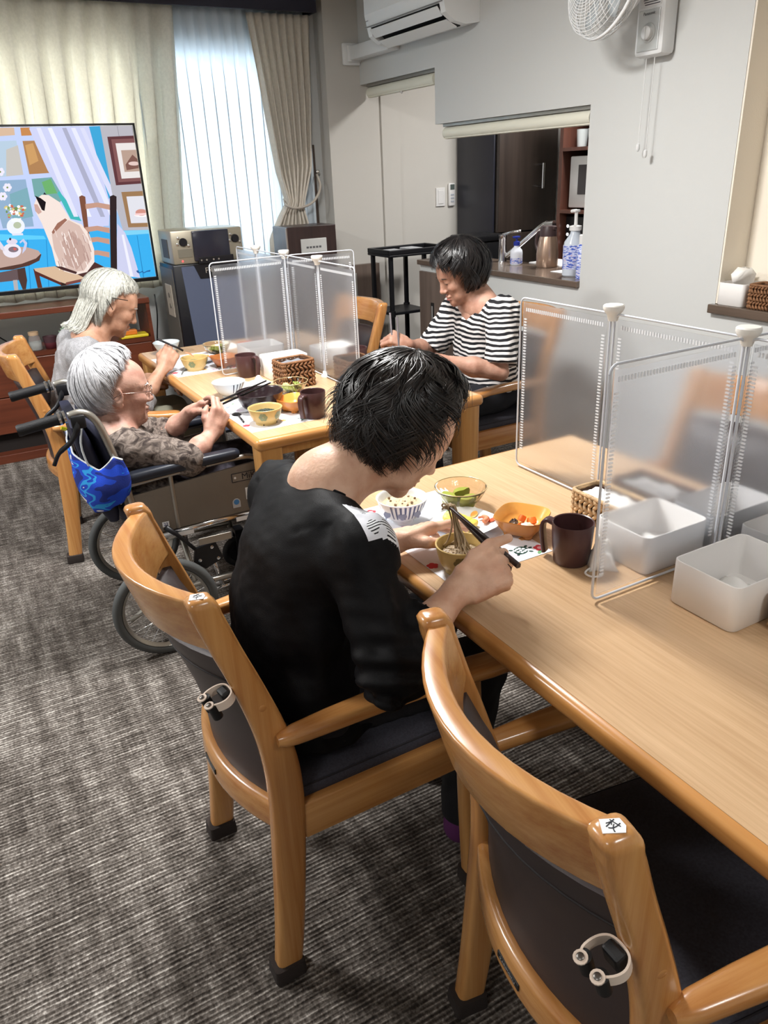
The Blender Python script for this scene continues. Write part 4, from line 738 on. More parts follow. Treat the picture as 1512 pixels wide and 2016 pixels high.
# ================================================================ niche shelf
def open_box(lx, ly, hz, th=0.003, r=0.014):
    def ring(off, z): return [(p[0], p[1], z) for p in rrect(lx-2*off, ly-2*off, max(r-off, 0.003), 4)]
    return loft([ring(0.003, 0), ring(0, 0.003), ring(0, hz-0.001), ring(0.001, hz), ring(th-0.001, hz), ring(th, hz-0.001), ring(th, 0.004)], True, True)
tbx = thing('tissue_box', 'white tissue box with a tissue standing up on the niche shelf', 'tissue box', (2.712, 2.000, 0.9105)); boxw = mat('box_white', rgb(236, 233, 230), 0.42)
obj('box', open_box(0.125, 0.118, 0.085), boxw, tbx, True, 45)
def crumple(name, n, sx, sy, hz, m, parent, loc, seed=0, rz=0.0, freq=3.0):
    r_ = np.random.default_rng(seed); ph = r_.random(6)*6.28; V = []; F = []
    for i in range(n+1):
        for j in range(n+1):
            u, v = i/n-0.5, j/n-0.5
            z = hz*(0.55+0.45*math.sin(freq*u*2+ph[0])*math.cos(freq*v*1.7+ph[1])+0.25*math.sin(freq*3*u+ph[2]+2*v)+0.18*math.sin(freq*4.1*v+ph[3]-3*u))*(1-(2*u)**4)*(1-(2*v)**4)
            V.append((u*sx*(1+0.1*math.sin(5*v+ph[4])), v*sy*(1+0.12*math.sin(5*u+ph[5])), max(0.0008, z)))
    for i in range(n):
        for j in range(n): q = i*(n+1)+j; F.append((q, q+n+1, q+n+2, q+1))
    o = obj(name, (V, F), m, parent, True, loc=loc, rot=(0, 0, rz)); o.modifiers.new('t', 'SOLIDIFY').thickness = 0.001; return o
tis = mat('tissue', rgb(244, 242, 238), 0.9)
ts = obj('tissue', fix(loft([[(0.0+w*math.cos(a)*0.9+0.008*math.sin(3*a)*k, w*0.5*math.sin(a)+0.016*math.sin(2*a+k), 0.065+0.022*k+0.010*math.sin(4*a+k)*(k > 1)) for a in np.linspace(0, 2*PI, 20, endpoint=False)] for k, w in enumerate((0.036, 0.046, 0.060, 0.040))], False, True)), tis, tbx, True)
def weave_basket(t, lx, ly, hz, m, nrow=5, step=0.013, lean=1.0):
    """woven basket: rows of slanted strands around a rounded rectangle, a braided rim and a bottom"""
    per = []; P = rrect(lx, ly, 0.012, 3); P = P+[P[0]]
    for a, b in zip(P[:-1], P[1:]):
        d = math.hypot(b[0]-a[0], b[1]-a[1]); n = max(1, int(round(d/step)))
        if d < step*0.6: per.append((a, b)); continue
        for k in range(n): per.append(((a[0]+(b[0]-a[0])*k/n, a[1]+(b[1]-a[1])*k/n), (a[0]+(b[0]-a[0])*(k+1)/n, a[1]+(b[1]-a[1])*(k+1)/n)))
    st = []; rh = hz/nrow
    for r in range(nrow):
        sgn = 1 if r % 2 else -1
        for (a, b) in per:
            mx_, my_ = (a[0]+b[0])/2, (a[1]+b[1])/2; L__ = math.hypot(mx_, my_); ox, oy = mx_/L__*0.0035, my_/L__*0.0035
            z0, z1 = r*rh, (r+1)*rh
            if sgn < 0: z0, z1 = z1, z0
            st.append(tube([(a[0], a[1], z0+0.002), (mx_+ox, my_+oy, (z0+z1)/2), (b[0], b[1], z1+0.001)], [0.0036, 0.0052, 0.0036], 6, True))
    w = obj('weave', join(*st), m, t, True); w['kind'] = 'stuff'
    obj('lining', open_box(lx-0.006, ly-0.006, hz-0.003, 0.003, 0.010), mat('basket_dark', rgb(78, 52, 36), 0.8), t)
    rim = [(p[0], p[1], hz+0.002) for p in rrect(lx+0.002, ly+0.002, 0.012, 3)]; rim.append(rim[0])
    obj('rim', tube(rim, 0.0052, 6), m, t, True)
bsk = mat('basket_weave', rgb(140, 98, 66), 0.65, bump=(260, 0.7, 3), var=(60, 0.35)); bsk2 = mat('basket_weave_pale', rgb(196, 164, 124), 0.6, bump=(260, 0.6, 3), var=(45, 0.35))
nbk = thing('basket', 'dark brown woven basket on the niche shelf beside the tissue box', 'basket', (2.700, 1.860, 0.9105), 0, 'woven baskets'); weave_basket(nbk, 0.085, 0.13, 0.085, bsk, 6, 0.014); crumple('napkins', 8, 0.055, 0.10, 0.012, tis, nbk, (0, 0, 0.062), 3)
for k in range(2):
    b_ = thing('book', ('red-striped white book lying flat behind the niche basket', 'grey-edged white book on top of the red-striped one behind the basket')[k], 'book', (2.755, 1.80-0.03*k, 0.9105), math.radians(4*k), 'books on the niche shelf')
    b_.location.x = 2.776; b_.location.z = 0.9105+0.0455*k
    obj('pages', rbox(-0.020, 0.020, -0.14, 0.14, 0.003, 0.042, 0.001), mat('page_white', rgb(226, 226, 232), 0.7), b_); obj('cover', join(box(-0.0205, 0.0205, -0.142, 0.142, 0, 0.003), box(-0.0205, 0.0205, -0.142, 0.142, 0.042, 0.045)), mat('cover_white', rgb(236, 234, 234), 0.4), b_)
    obj('red_band', box(-0.0208, -0.0200, -0.142, 0.06-0.03*k, 0.028, 0.045), mat('book_red', rgb(150, 24, 60), 0.4), b_)
# ================================================================ clear dividers on the tables
def sheet_mat():
    m = bpy.data.materials.new('divider_film'); m.use_nodes = True; nt = m.node_tree; N = nt.nodes; L = nt.links; b = N['Principled BSDF']
    b.inputs['Base Color'].default_value = (0.97, 0.98, 1.0, 1); b.inputs['Transmission Weight'].default_value = 1.0; b.inputs['Roughness'].default_value = 0.165; b.inputs['IOR'].default_value = 1.15; b.inputs['Specular IOR Level'].default_value = 0.4
    d = N.new('ShaderNodeBsdfDiffuse'); d.inputs[0].default_value = (0.90, 0.92, 0.97, 1); tl = N.new('ShaderNodeBsdfTranslucent'); tl.inputs[0].default_value = (0.86, 0.89, 0.96, 1)
    a = N.new('ShaderNodeMixShader'); a.inputs[0].default_value = 0.5; L.new(d.outputs[0], a.inputs[1]); L.new(tl.outputs[0], a.inputs[2])
    mx = N.new('ShaderNodeMixShader'); mx.inputs[0].default_value = 0.085; L.new(b.outputs[0], mx.inputs[1]); L.new(a.outputs[0], mx.inputs[2]); L.new(mx.outputs[0], N['Material Output'].inputs[0]); return m
filmm = sheet_mat(); wirem = mat('divider_wire', rgb(206, 210, 218), 0.3, spec=0.6); capm = mat('divider_cap', rgb(236, 234, 228), 0.4); ribm = mat('divider_rib', rgb(250, 252, 255), 0.3, alpha=0.75)
def divider_panel(t, a, b, z0=0.703, z1=1.150):
    """one wire-framed film panel between plan points a and b (local x, y)"""
    a = Vector(a); b = Vector(b); d = (b-a); L_ = d.length; d.normalize(); n = Vector((-d.y, d.x))
    def P(u, z): q = a+d*u; return (q.x, q.y, z)
    e = 0.003; r = 0.016; pts = []
    for cu, cz, a0 in ((L_-e-r, z1-e-r, 0), (e+r, z1-e-r, 90), (e+r, z0+e+r, 180), (L_-e-r, z0+e+r, 270)):
        for k in range(5): an = math.radians(a0+22.5*k); pts.append(P(cu+r*math.cos(an), cz+r*math.sin(an)))
    pts.append(pts[0]); pn = obj('panel_frame', tube(pts, 0.0025, 7, False), wirem, t, True)
    m_ = 0.013; q = [(m_, z0+m_), (L_-m_, z0+m_), (L_-m_, z1-m_), (m_, z1-m_)]; V = []
    for s in (-0.0005, 0.0005):
        for u, z in q: x, y, zz = P(u, z); V.append((x+n.x*s, y+n.y*s, zz))
    obj('film', fix((V, [(3, 2, 1, 0), (4, 5, 6, 7), (0, 1, 5, 4), (1, 2, 6, 5), (2, 3, 7, 6), (3, 0, 4, 7)])), filmm, pn)
    # welded seam strips near the edges
    st = []
    for (u0, z0_, u1, z1_) in ((0.022, z1-0.030, L_-0.022, z1-0.030), (0.022, z0+0.05, 0.022, z1-0.05), (L_-0.022, z0+0.05, L_-0.022, z1-0.05)):
        du, dz = u1-u0, z1_-z0_; ln = math.hypot(du, dz); k = int(ln/0.0072)
        for i in range(k):
            c = (u0+du*(i+.5)/k, z0_+dz*(i+.5)/k); hu, hz = (0.0018, 0.0045) if abs(du) > abs(dz) else (0.0045, 0.0018)
            B = []
            for uu, zz in ((-hu, -hz), (hu, -hz), (hu, hz), (-hu, hz)):
                x, y, z_ = P(c[0]+uu, c[1]+zz); B.append((x, y, z_))
            st.append(([(x+n.x*0.0012, y+n.y*0.0012, z_) for x, y, z_ in B]+[(x-n.x*0.0012, y-n.y*0.0012, z_) for x, y, z_ in B], [(0, 1, 2, 3), (7, 6, 5, 4)]))
    s_ = obj('welded_seam', join(*st), ribm, pn); s_['kind'] = 'stuff'
    return pn
def divider_cap(t, x, y, z=1.150, top=True):
    if top: obj('clip_cap', xf(lathe([(0.010, -0.022), (0.014, -0.008), (0.019, -0.003), (0.0225, 0.004), (0.0225, 0.010), (0.020, 0.0125), (0.001, 0.013)], 22), (x, y, z+0.004)), capm, t, True, 40)
    else: obj('foot_clip', xf(lathe([(0.018, 0.0), (0.018, 0.006), (0.011, 0.014), (0.009, 0.024), (0.001, 0.025)], 18), (x, y, 0.7006)), capm, t, True, 40)
SX = 1.245
d1 = thing('table_divider', 'clear film divider standing on the near table', 'divider', (SX, 0.89, 0), 0, 'clear table dividers')
g = 0.003
for a, b in (((0, 0.647), (0, 0.332+g)), ((0, 0.332-g), (0, g)), ((0, -g), (0, -0.332+g)), ((0, -0.332-g), (0, -0.647)), ((-g, 0), (-0.338, 0)), ((g, 0), (0.29, 0))): divider_panel(d1, a, b)
for y in (0.332, 0.0, -0.332): divider_cap(d1, 0, y); divider_cap(d1, 0, y, top=False)
d2 = thing('table_divider', 'clear film divider standing on the far table by the window', 'divider', (1.25, 3.08, 0), 0, 'clear table dividers')
for a, b in (((0, 0.59), (0, 0.325+g)), ((0, 0.325-g), (0, g)), ((0, -g), (0, -0.325+g)), ((0, -0.325-g), (0, -0.635)), ((-g, -0.02), (-0.338, -0.05)), ((g, -0.02), (0.30, -0.05))): divider_panel(d2, a, b)
for y in (0.325, 0.0, -0.325): divider_cap(d2, 0, y); divider_cap(d2, 0, y, top=False)

# ================================================================ tableware
TZ = 0.7005
matp = mat('placemat_paper', rgb(236, 238, 244), 0.75)
def flat(name, poly, m, parent, z, h=0.0002): return obj(name, prism(poly, z, z+h), m, parent)
def flower(cx, cy, r, n=5, ph=0.0): return [(cx+r*(0.78+0.22*abs(math.cos(n*(a+ph)/2)))*math.cos(a), cy+r*(0.78+0.22*abs(math.cos(n*(a+ph)/2)))*math.sin(a)) for a in np.linspace(0, 2*PI, 40, endpoint=False)]
def star(cx, cy, r, n=5): return [(cx+(r if k % 2 == 0 else r*0.5)*math.cos(PI*k/n), cy+(r if k % 2 == 0 else r*0.5)*math.sin(PI*k/n)) for k in range(2*n)]
def ellp(cx, cy, rx, ry, a0=0.0, n=20): return [(cx+rx*math.cos(t)*math.cos(a0)-ry*math.sin(t)*math.sin(a0), cy+rx*math.cos(t)*math.sin(a0)+ry*math.sin(t)*math.cos(a0)) for t in np.linspace(0, 2*PI, n, endpoint=False)]
inkR, inkG, inkB, inkP, inkY = mat('print_red', rgb(206, 62, 72), 0.8), mat('print_green', rgb(30, 66, 56), 0.8), mat('print_blue', rgb(70, 90, 110), 0.8), mat('print_lilac', rgb(214, 176, 214), 0.8), mat('print_orange', rgb(232, 178, 110), 0.8)
def stroke(pts, w, z): # thin printed line
    V = []; F = []
    for k, p in enumerate(pts):
        a = pts[max(0, k-1)]; b = pts[min(len(pts)-1, k+1)]; L__ = math.hypot(b[0]-a[0], b[1]-a[1]) or 1; nx, ny = -(b[1]-a[1])/L__*w/2, (b[0]-a[0])/L__*w/2
        V += [(p[0]+nx, p[1]+ny, z), (p[0]-nx, p[1]-ny, z)]
        if k: F.append((2*k-2, 2*k-1, 2*k+1, 2*k))
    return V, F
def placemat(label, x0, x1, y0, y1, motifs=True, rz=0.0):
    cx, cy = (x0+x1)/2, (y0+y1)/2; t = thing('paper_placemat', label, 'placemat', (cx, cy, TZ), rz, 'printed paper placemats'); a, b = (x1-x0)/2, (y1-y0)/2
    obj('sheet', rbox(-a, a, -b, b, 0, 0.0008, 0.0002, 1), matp, t); z = 0.001
    if not motifs: return t
    def rel(x, y): return x*a, y*b
    # crane corner: (-1,+1) side; turtle, flowers near (+1,-1)
    q = lambda x, y, r, m, n=5, nm='flower_print': flat(nm, flower(*rel(x, y), r, n), m, t, z)
    q(-0.72, 0.88, 0.014, inkR); q(0.90, -0.88, 0.0145, inkR); q(0.05, -0.72, 0.010, inkY); q(0.88, -0.62, 0.009, inkY, 5); q(-0.9, -0.6, 0.013, inkR); q(0.85, 0.75, 0.013, inkR)
    for x, y in ((-0.72, 0.88), (0.90, -0.88)): flat('flower_centre', ellp(*rel(x, y), 0.006, 0.006), mat('print_pink', rgb(240, 170, 176), 0.8), t, z+0.0002)
    cx_, cy_ = rel(0.58, -0.82); flat('turtle_print', ellp(cx_, cy_, 0.019, 0.015, 0.5), inkG, t, z)
    cells = [prism(ellp(cx_+ox, cy_+oy, 0.0042, 0.0036, 0.3, 6), z+0.0002, z+0.0004) for ox, oy in ((0, 0), (0.009, 0.003), (-0.009, -0.003), (0.003, 0.0085), (-0.004, 0.008), (0.005, -0.0075), (-0.003, -0.0085), (0.012, -0.005), (-0.012, 0.005))]
    obj('turtle_shell_cells', join(*cells), matp, t)
    for ox, oy in ((0.021, 0.010), (-0.018, 0.011), (0.016, -0.015), (-0.016, -0.013), (0.025, 0.000)): flat('turtle_limb', ellp(cx_+ox, cy_+oy, 0.005, 0.0032, math.atan2(oy, ox)), inkG, t, z)
    bx_, by_ = rel(-0.72, 0.62)
    obj('crane_print', join(*[stroke([(bx_+0.004*k, by_+0.002*k), (bx_+0.004*k-0.012, by_-0.022+0.003*k), (bx_+0.004*k-0.010, by_-0.040+0.006*k)], 0.0013, z+0.0002) for k in range(6)], stroke(smooth_path([(bx_, by_, 0), (bx_+0.018, by_+0.014, 0), (bx_+0.034, by_+0.008, 0)], 5), 0.0016, z+0.0002)), inkB, t)
    for x, y, s in ((0.30, -0.80, 1), (-0.55, 0.35, 1), (0.9, 0.3, .8), (-0.2, 0.9, .8)):
        fx_, fy_ = rel(x, y); obj('fan_print', join(*[stroke([(fx_, fy_), (fx_+0.03*s*math.cos(an), fy_+0.03*s*math.sin(an))], 0.0012, z+0.0002) for an in np.linspace(-2.6, -0.6, 7)]), inkP, t)
    for x, y in ((0.80, -0.95), (-0.45, 0.75)): lx_, ly_ = rel(x, y); flat('leaf_print', ellp(lx_, ly_, 0.009, 0.004, 0.7), mat('print_leaf', rgb(110, 160, 110), 0.8), t, z)
    return t
placemat('white paper placemat with turtle and flower prints under the black-clothed woman’s meal'.replace('’', "'"), 0.730, 0.990, 1.09, 1.51)
placemat('white printed paper placemat before the grey-cardigan woman', 0.752, 1.01, 3.14, 3.56, True, 0.02)
placemat('white printed paper placemat at the table corner by the wheelchair', 0.742, 1.002, 2.25, 2.66, True, 0.03)

def bowl_prof(R_, H_, foot=0.45, th=0.0035, curve=0.55, fh=0.008):
    o = [(R_*foot*0.96, 0), (R_*foot, 0.0), (R_*foot, fh*0.6), (R_*foot*1.02, fh)]
    for k in range(1, 9): u = k/8; o.append((R_*(foot+(1-foot)*u**curve), fh+(H_-fh)*u))
    o.append((R_-th*0.5, H_+th*0.3)); i = [(R_-th, H_)]
    for k in range(7, 0, -1): u = k/8; i.append((R_*(foot+(1-foot)*u**curve)-th, fh+(H_-fh)*u+th*0.5))
    i += [(R_*foot*0.8, fh+th), (0.001, fh+th)]
    return o+i
def bowl(name, label, cat, loc, R_, H_, m, group=None, n=36, **k):
    t = thing(name, label, cat, loc, 0, group); obj('bowl', lathe(bowl_prof(R_, H_, **k), n, True, True), m, t, True, 40); return t
def mound(r, h, z0, n=24, seed=0, rough=0.15, base=True):
    r_ = np.random.default_rng(seed); P = [(0, 0, z0+h)]; F = []; nr = 7
    for i in range(1, nr+1):
        u = i/nr
        for j in range(n): a = 2*PI*j/n; rr = r*u*(1+rough*0.4*(r_.random()-.5)); P.append((rr*math.cos(a), rr*math.sin(a), z0+h*(1-u*u)+h*rough*(r_.random()-.5)*(u < 0.95)))
    for j in range(n): F.append((0, 1+j, 1+(j+1) % n))
    for i in range(nr-1):
        for j in range(n): a = 1+i*n+j; b = 1+i*n+(j+1) % n; F.append((a, a+n, b+n, b))
    return P, F
def strands(n, R_, z0, h, rad, seed, seg=9, curl=0.5):
    r_ = np.random.default_rng(seed); out = []
    for k in range(n):
        a = r_.random()*6.28; rr = R_*math.sqrt(r_.random())*0.85; x, y = rr*math.cos(a), rr*math.sin(a); d = r_.random()*6.28; P = []; st = R_*0.22
        for i in range(seg):
            q = math.hypot(x, y)/R_
            P.append((x, y, z0+h*(1-q*q)*(0.55+0.45*r_.random())+rad)); d += (r_.random()-.5)*2*curl+0.35
            nx, ny = x+st*math.cos(d), y+st*math.sin(d)
            if math.hypot(nx, ny) > R_*0.95: d += 2.2; nx, ny = x+st*0.6*math.cos(d), y+st*0.6*math.sin(d)
            if math.hypot(nx, ny) > R_*0.97: break
            x, y = nx, ny
        if len(P) > 2: out.append(tube(smooth_path(P, 2), rad, 5))
    return join(*out)
# striped white rice bowls
def stripes(t, R_, H_, m, n0=0, n1=360, step=12, foot=0.45, curve=0.55, fh=0.008, lo=0.25, hi=0.95):
    out = []
    for a in range(n0, n1, step):
        V = []; F = []
        for k in range(6):
            u = lo+(hi-lo)*k/5; r = R_*(foot+(1-foot)*u**curve)+0.0006; z = fh+(H_-fh)*u
            for da in (-2.2, 2.2): an = math.radians(a+da*(0.6+0.6*u)); V.append((r*math.cos(an), r*math.sin(an), z))
            if k: F.append((2*k-2, 2*k-1, 2*k+1, 2*k))
        out.append((V, F))
    o = obj('painted_stripes', join(*out), m, t, True); return o
porc = mat('porcelain', rgb(236, 240, 246), 0.18, coat=0.4); inkbl = mat('glaze_blue', rgb(92, 100, 136), 0.3); ricem = mat('rice', rgb(210, 192, 156), 0.7, bump=(160, 1.0, 2), var=(90, 0.2))
rb_ = bowl('rice_bowl', 'white rice bowl with blue stripes, full of mixed rice, at the near table', 'bowl', (0.805, 1.400, TZ+0.001), 0.060, 0.060, porc, 'striped white rice bowls'); stripes(rb_, 0.060, 0.060, inkbl, 215, 330, 11); obj('rice', mound(0.050, 0.014, 0.042, 26, 1, 0.35), ricem, rb_, True)
bits = [xf(lathe([(0.001, -0.003), (0.0035, 0), (0.001, 0.003)], 6), (0.035*math.cos(a)*r, 0.035*math.sin(a)*r, 0.052), (a, r*3, 0)) for a, r in [(k*2.4, (k/16)**.5) for k in range(16)]]
o = obj('rice_garnish', join(*bits), mat('garnish_brown', rgb(122, 92, 60), 0.7), rb_); o['kind'] = 'stuff'
for k in range(3): flat_a = 150+k*40; obj('painted_flower', xf((lambda P: (P, [tuple(range(len(P)))]))([(p[0], p[1], 0) for p in flower(0, 0, 0.011)]), (0.0527*math.cos(math.radians(200+40*k)), 0.0527*math.sin(math.radians(200+40*k)), 0.036), (0, math.radians(68), math.radians(200+40*k))), mat('glaze_pale', rgb(150, 160, 190), 0.3), rb_)
# glass bowl with green jelly
clr = mat('amber_glass', rgb(240, 232, 214), 0.04, trans=1.0, ior=1.35)
def glass_bowl(label, loc, fill='wedge'):
    t = thing('glass_bowl', label, 'bowl', loc, 0, 'fluted glass bowls'); R_, H_ = 0.064, 0.052; rings = []
    for (r, z) in bowl_prof(R_, H_, 0.42, 0.0032, 0.62, 0.006):
        rings.append([((r*(1+0.018*math.cos(18*a)*(0.15 < z/H_ < 0.85)))*math.cos(a), (r*(1+0.018*math.cos(18*a)*(0.15 < z/H_ < 0.85)))*math.sin(a), z) for a in np.linspace(0, 2*PI, 72, endpoint=False)])
    obj('bowl', loft(rings), clr, t, True, 40); obj('rim_line', tube([(R_*math.cos(a)*0.985, R_*math.sin(a)*0.985, H_+0.0008) for a in np.linspace(0, 2*PI, 49)], 0.0013, 5, False), mat('rim_gold', rgb(216, 196, 150), 0.2, 0.3), t, True)
    if fill == 'wedge':
        gm = mat('matcha_jelly', rgb(150, 158, 62), 0.35, sss=0.2)
        for k, (x, y, r) in enumerate(((0.014, 0.006, 0.4), (-0.018, 0.010, 2.0), (0.0, -0.020, 3.6))): obj('jelly_wedge', fix(loft([[(x+s*0.028*math.cos(r+a), y+s*0.028*math.sin(r+a), z) for a in np.linspace(0, 2.6, 9)]+[(x, y, z)] for z, s in ((0.011, 0.8), (0.028, 1.0), (0.036, 0.85), (0.038, 0.5))])), gm, t, True, 35)
    else:
        gm = mat('salad_green', rgb(128, 140, 60), 0.5)
        for k in range(9): a = k*2.4; r = 0.032*math.sqrt(k/9); obj('salad_leaf', xf(mound(0.018, 0.010, 0, 9, k, 0.8), (r*math.cos(a), r*math.sin(a), 0.018+0.002*k), (0.5*math.sin(k), 0.5*math.cos(k*2), k)), gm if k % 3 else mat('salad_pale', rgb(196, 190, 128), 0.5), t)
    return t
glass_bowl('fluted glass bowl of green jelly on the near placemat', (0.962, 1.390, TZ+0.001)); 
# side plate with omelette
def round_sq(s, k=0.62, n=40): return [(s*math.copysign(abs(math.cos(a))**k, math.cos(a)), s*math.copysign(abs(math.sin(a))**k, math.sin(a))) for a in np.linspace(0, 2*PI, n, endpoint=False)]
def sq_ware(prof, k=0.62, n=40, top=True): return loft([[(p[0], p[1], z) for p in round_sq(s, k, n)] for s, z in prof], True, top)
def side_plate(label, loc, rz, content=True):
    t = thing('side_plate', label, 'plate', loc, rz, 'white side plates with leaf prints'); obj('dish', sq_ware([(0.040, 0), (0.042, 0.004), (0.060, 0.010), (0.071, 0.017), (0.0725, 0.0185), (0.070, 0.0185), (0.058, 0.013), (0.042, 0.0085), (0.001, 0.0085)], 0.7), porc, t, True, 40)
    om = mat('omelette', rgb(236, 208, 92), 0.5, var=(60, 0.12))
    if content:
        for k in range(4): obj('omelette_slice', xf(rbox(-0.030, 0.030, -0.009, 0.009, 0, 0.016, 0.006), (-0.014, -0.024+0.017*k, 0.010+0.001*k), (0.15, 0.05*k, 0.25)), om, t, True, 40)
        obj('pickled_cabbage', xf(mound(0.024, 0.016, 0.009, 16, 5, 0.6), (0.002, 0.046, 0)), mat('cabbage', rgb(222, 214, 130), 0.5), t, True)
        obj('prawn', tube(smooth_path([(0.030, -0.030, 0.016), (0.044, -0.026, 0.018), (0.048, -0.012, 0.017), (0.038, -0.004, 0.015)], 5), [0.006]*6+[0.005]*6+[0.003]*4, 8), mat('prawn', rgb(222, 140, 104), 0.5), t, True)
    for (x, y, a, c) in ((0.048, 0.018, 0.7, 'print_orange2'), (0.010, 0.058, 2.0, 'print_teal'), (0.052, -0.034, -0.5, 'print_red2')):
        m_ = {'print_orange2': mat('print_orange2', rgb(238, 168, 40), 0.3), 'print_teal': mat('print_teal', rgb(34, 140, 100), 0.3), 'print_red2': mat('print_red2', rgb(222, 96, 60), 0.3)}[c]
        obj('leaf_print', xf((lambda P: (P, [tuple(range(len(P)))]))([(p[0], p[1], 0) for p in ellp(0, 0, 0.012, 0.008)]), (x, y, 0.0152 if math.hypot(x, y) > 0.052 else 0.0135), (0, -0.32, math.atan2(y, x))), m_, t)
    return t
side_plate('white leaf-print plate of omelette and prawn on the near placemat', (0.902, 1.284, TZ+0.001), 0.2)
# square orange bowls on little feet
def square_bowl(label, loc, rz, c_out, c_in, contents, group='square footed bowls', s=0.057, H_=0.046):
    t = thing('square_bowl', label, 'bowl', loc, rz, group); k = 0.55
    obj('bowl', sq_ware([(s*0.60, 0.008), (s*0.66, 0.010), (s*0.84, H_*0.55), (s, H_-0.001), (s*0.985, H_+0.001)], k, 40, False), mat('glaze_%d_%d_%d' % c_out, rgb(*c_out), 0.32, var=(30, 0.08)), t, True, 40)
    obj('inner_glaze', loft([[(p[0], p[1], z) for p in round_sq(q, k)] for q, z in ((s*0.985, H_+0.0011), (s*0.945, H_-0.001), (s*0.79, H_*0.56), (s*0.58, 0.014), (0.001, 0.013))], False, True), mat('glaze_%d_%d_%d' % c_in, rgb(*c_in), 0.3), t, True)
    for a in range(4): an = math.radians(45+90*a); obj('foot', xf(lathe([(0.010, 0), (0.012, 0.012)], 12), (s*0.62*math.cos(an)*0.9, s*0.62*math.sin(an)*0.9, 0)), mat('glaze_%d_%d_%d' % c_out, 0), t, True)
    for nm, shape, c, ro in contents: obj(nm, shape, mat('food_%d_%d_%d' % c, rgb(*c), ro), t, True, 50)
    return t
carrot = lambda x, y, z, a: xf(loft([[(p[0], p[1], q) for p in ellp(0, 0, 0.013*f, 0.009*f, 0, 12)] for q, f in ((-0.007, 0.9), (0, 1), (0.007, 0.85))]), (x, y, z), (0.4, 0.5, a))
square_bowl('orange square bowl of simmered carrots and tofu on the near placemat', (0.992, 1.196, TZ), 0.55, (190, 124, 62), (232, 172, 86),
            [('carrot', carrot(0.018, 0.006, 0.027, 0.3), (232, 112, 40), 0.4), ('carrot', carrot(0.020, -0.016, 0.024, 1.3), (236, 124, 48), 0.4), ('carrot', carrot(-0.026, 0.002, 0.022, 2.2), (232, 112, 40), 0.4), ('tofu', xf(mound(0.022, 0.014, 0.013, 12, 3, 0.3), (-0.002, -0.012, 0)), (232, 222, 206), 0.5), ('mushroom', xf(mound(0.012, 0.010, 0.020, 10, 4, 0.6), (0.0, 0.018, 0)), (56, 42, 36), 0.4), ('mushroom', xf(mound(0.011, 0.008, 0.022, 10, 6, 0.6), (-0.012, 0.012, 0)), (86, 66, 50), 0.4)])
# noodle bowl
tan = mat('glaze_tan', rgb(206, 178, 116), 0.3, var=(20, 0.06)); soba = mat('soba', rgb(158, 136, 106), 0.4, var=(50, 0.2))
nbw = bowl('noodle_bowl', 'tan bowl of dark noodles below the raised chopsticks', 'bowl', (0.782, 1.128, TZ+0.001), 0.052, 0.060, tan, 'tan bowls with plant prints', foot=0.62, curve=0.5)
def bowl_print(t, R_, H_, angs, foot=0.62, curve=0.5, fh=0.008, m=None, u0=0.55):
    for a in angs:
        out = []
        for k in range(6):
            P = []; da0 = 2*PI*k/6
            for j in range(8):
                tt = 2*PI*j/8; px_, pz_ = 0.0055*math.cos(da0)+0.0045*math.cos(tt), 0.0055*math.sin(da0)+0.0045*math.sin(tt)
                z = fh+(H_-fh)*u0+pz_*1.5; u = (z-fh)/(H_-fh); r = R_*(foot+(1-foot)*u**curve)+0.0007; an = math.radians(a)+px_*1.5/r; P.append((r*math.cos(an), r*math.sin(an), z))
            out.append((P, [tuple(range(8))]))
        obj('painted_flower', join(*out), m or mat('glaze_olive', rgb(120, 104, 62), 0.35), t)
bowl_print(nbw, 0.052, 0.062, (235, 290, 20)); nd = obj('noodles', strands(70, 0.044, 0.034, 0.012, 0.0019, 2), soba, nbw, True); nd['kind'] = 'stuff'; obj('noodle_bed', mound(0.043, 0.010, 0.028, 20, 8, 0.4), mat('soba_dark', rgb(66, 54, 44), 0.5), nbw, True)
# brown mugs
mugm = mat('mug_brown', rgb(74, 48, 48), 0.32)
def mug(label, loc, rz):
    t = thing('mug', label, 'mug', loc, rz, 'dark brown mugs'); obj('cup', lathe([(0.033, 0), (0.036, 0.003), (0.0405, 0.05), (0.0425, 0.088), (0.0418, 0.0895), (0.0395, 0.088), (0.0375, 0.05), (0.034, 0.008), (0.001, 0.006)], 36), mugm, t, True, 40)
    V = smooth_path([(0.0405, 0, 0.080), (0.054, 0, 0.083), (0.063, 0, 0.072), (0.062, 0, 0.042), (0.057, 0, 0.010)], 6); rings = []
    for k, p in enumerate(V):
        a = V[max(0, k-1)]; b = V[min(len(V)-1, k+1)]; d = Vector((b[0]-a[0], 0, b[2]-a[2])).normalized(); n = Vector((-d.z, 0, d.x))
        rings.append([(p[0]+n.x*q[0], q[1], p[2]+n.z*q[0]) for q in rrect(0.0085, 0.022, 0.0036)])
    obj('handle', fix(loft(rings)), mugm, t, True, 40); return t
mug('dark brown mug beside the near divider', (0.992, 1.036, TZ), math.radians(118)); mug('dark brown mug at the table corner before the wheelchair woman', (0.986, 2.286, TZ), math.radians(205)); mug('dark brown mug seen through the far divider', (1.000, 2.975, TZ), math.radians(-60)); mug('dark brown mug standing by the striped woman’s chopsticks'.replace('’', "'"), (1.42, 2.80, TZ), math.radians(90))
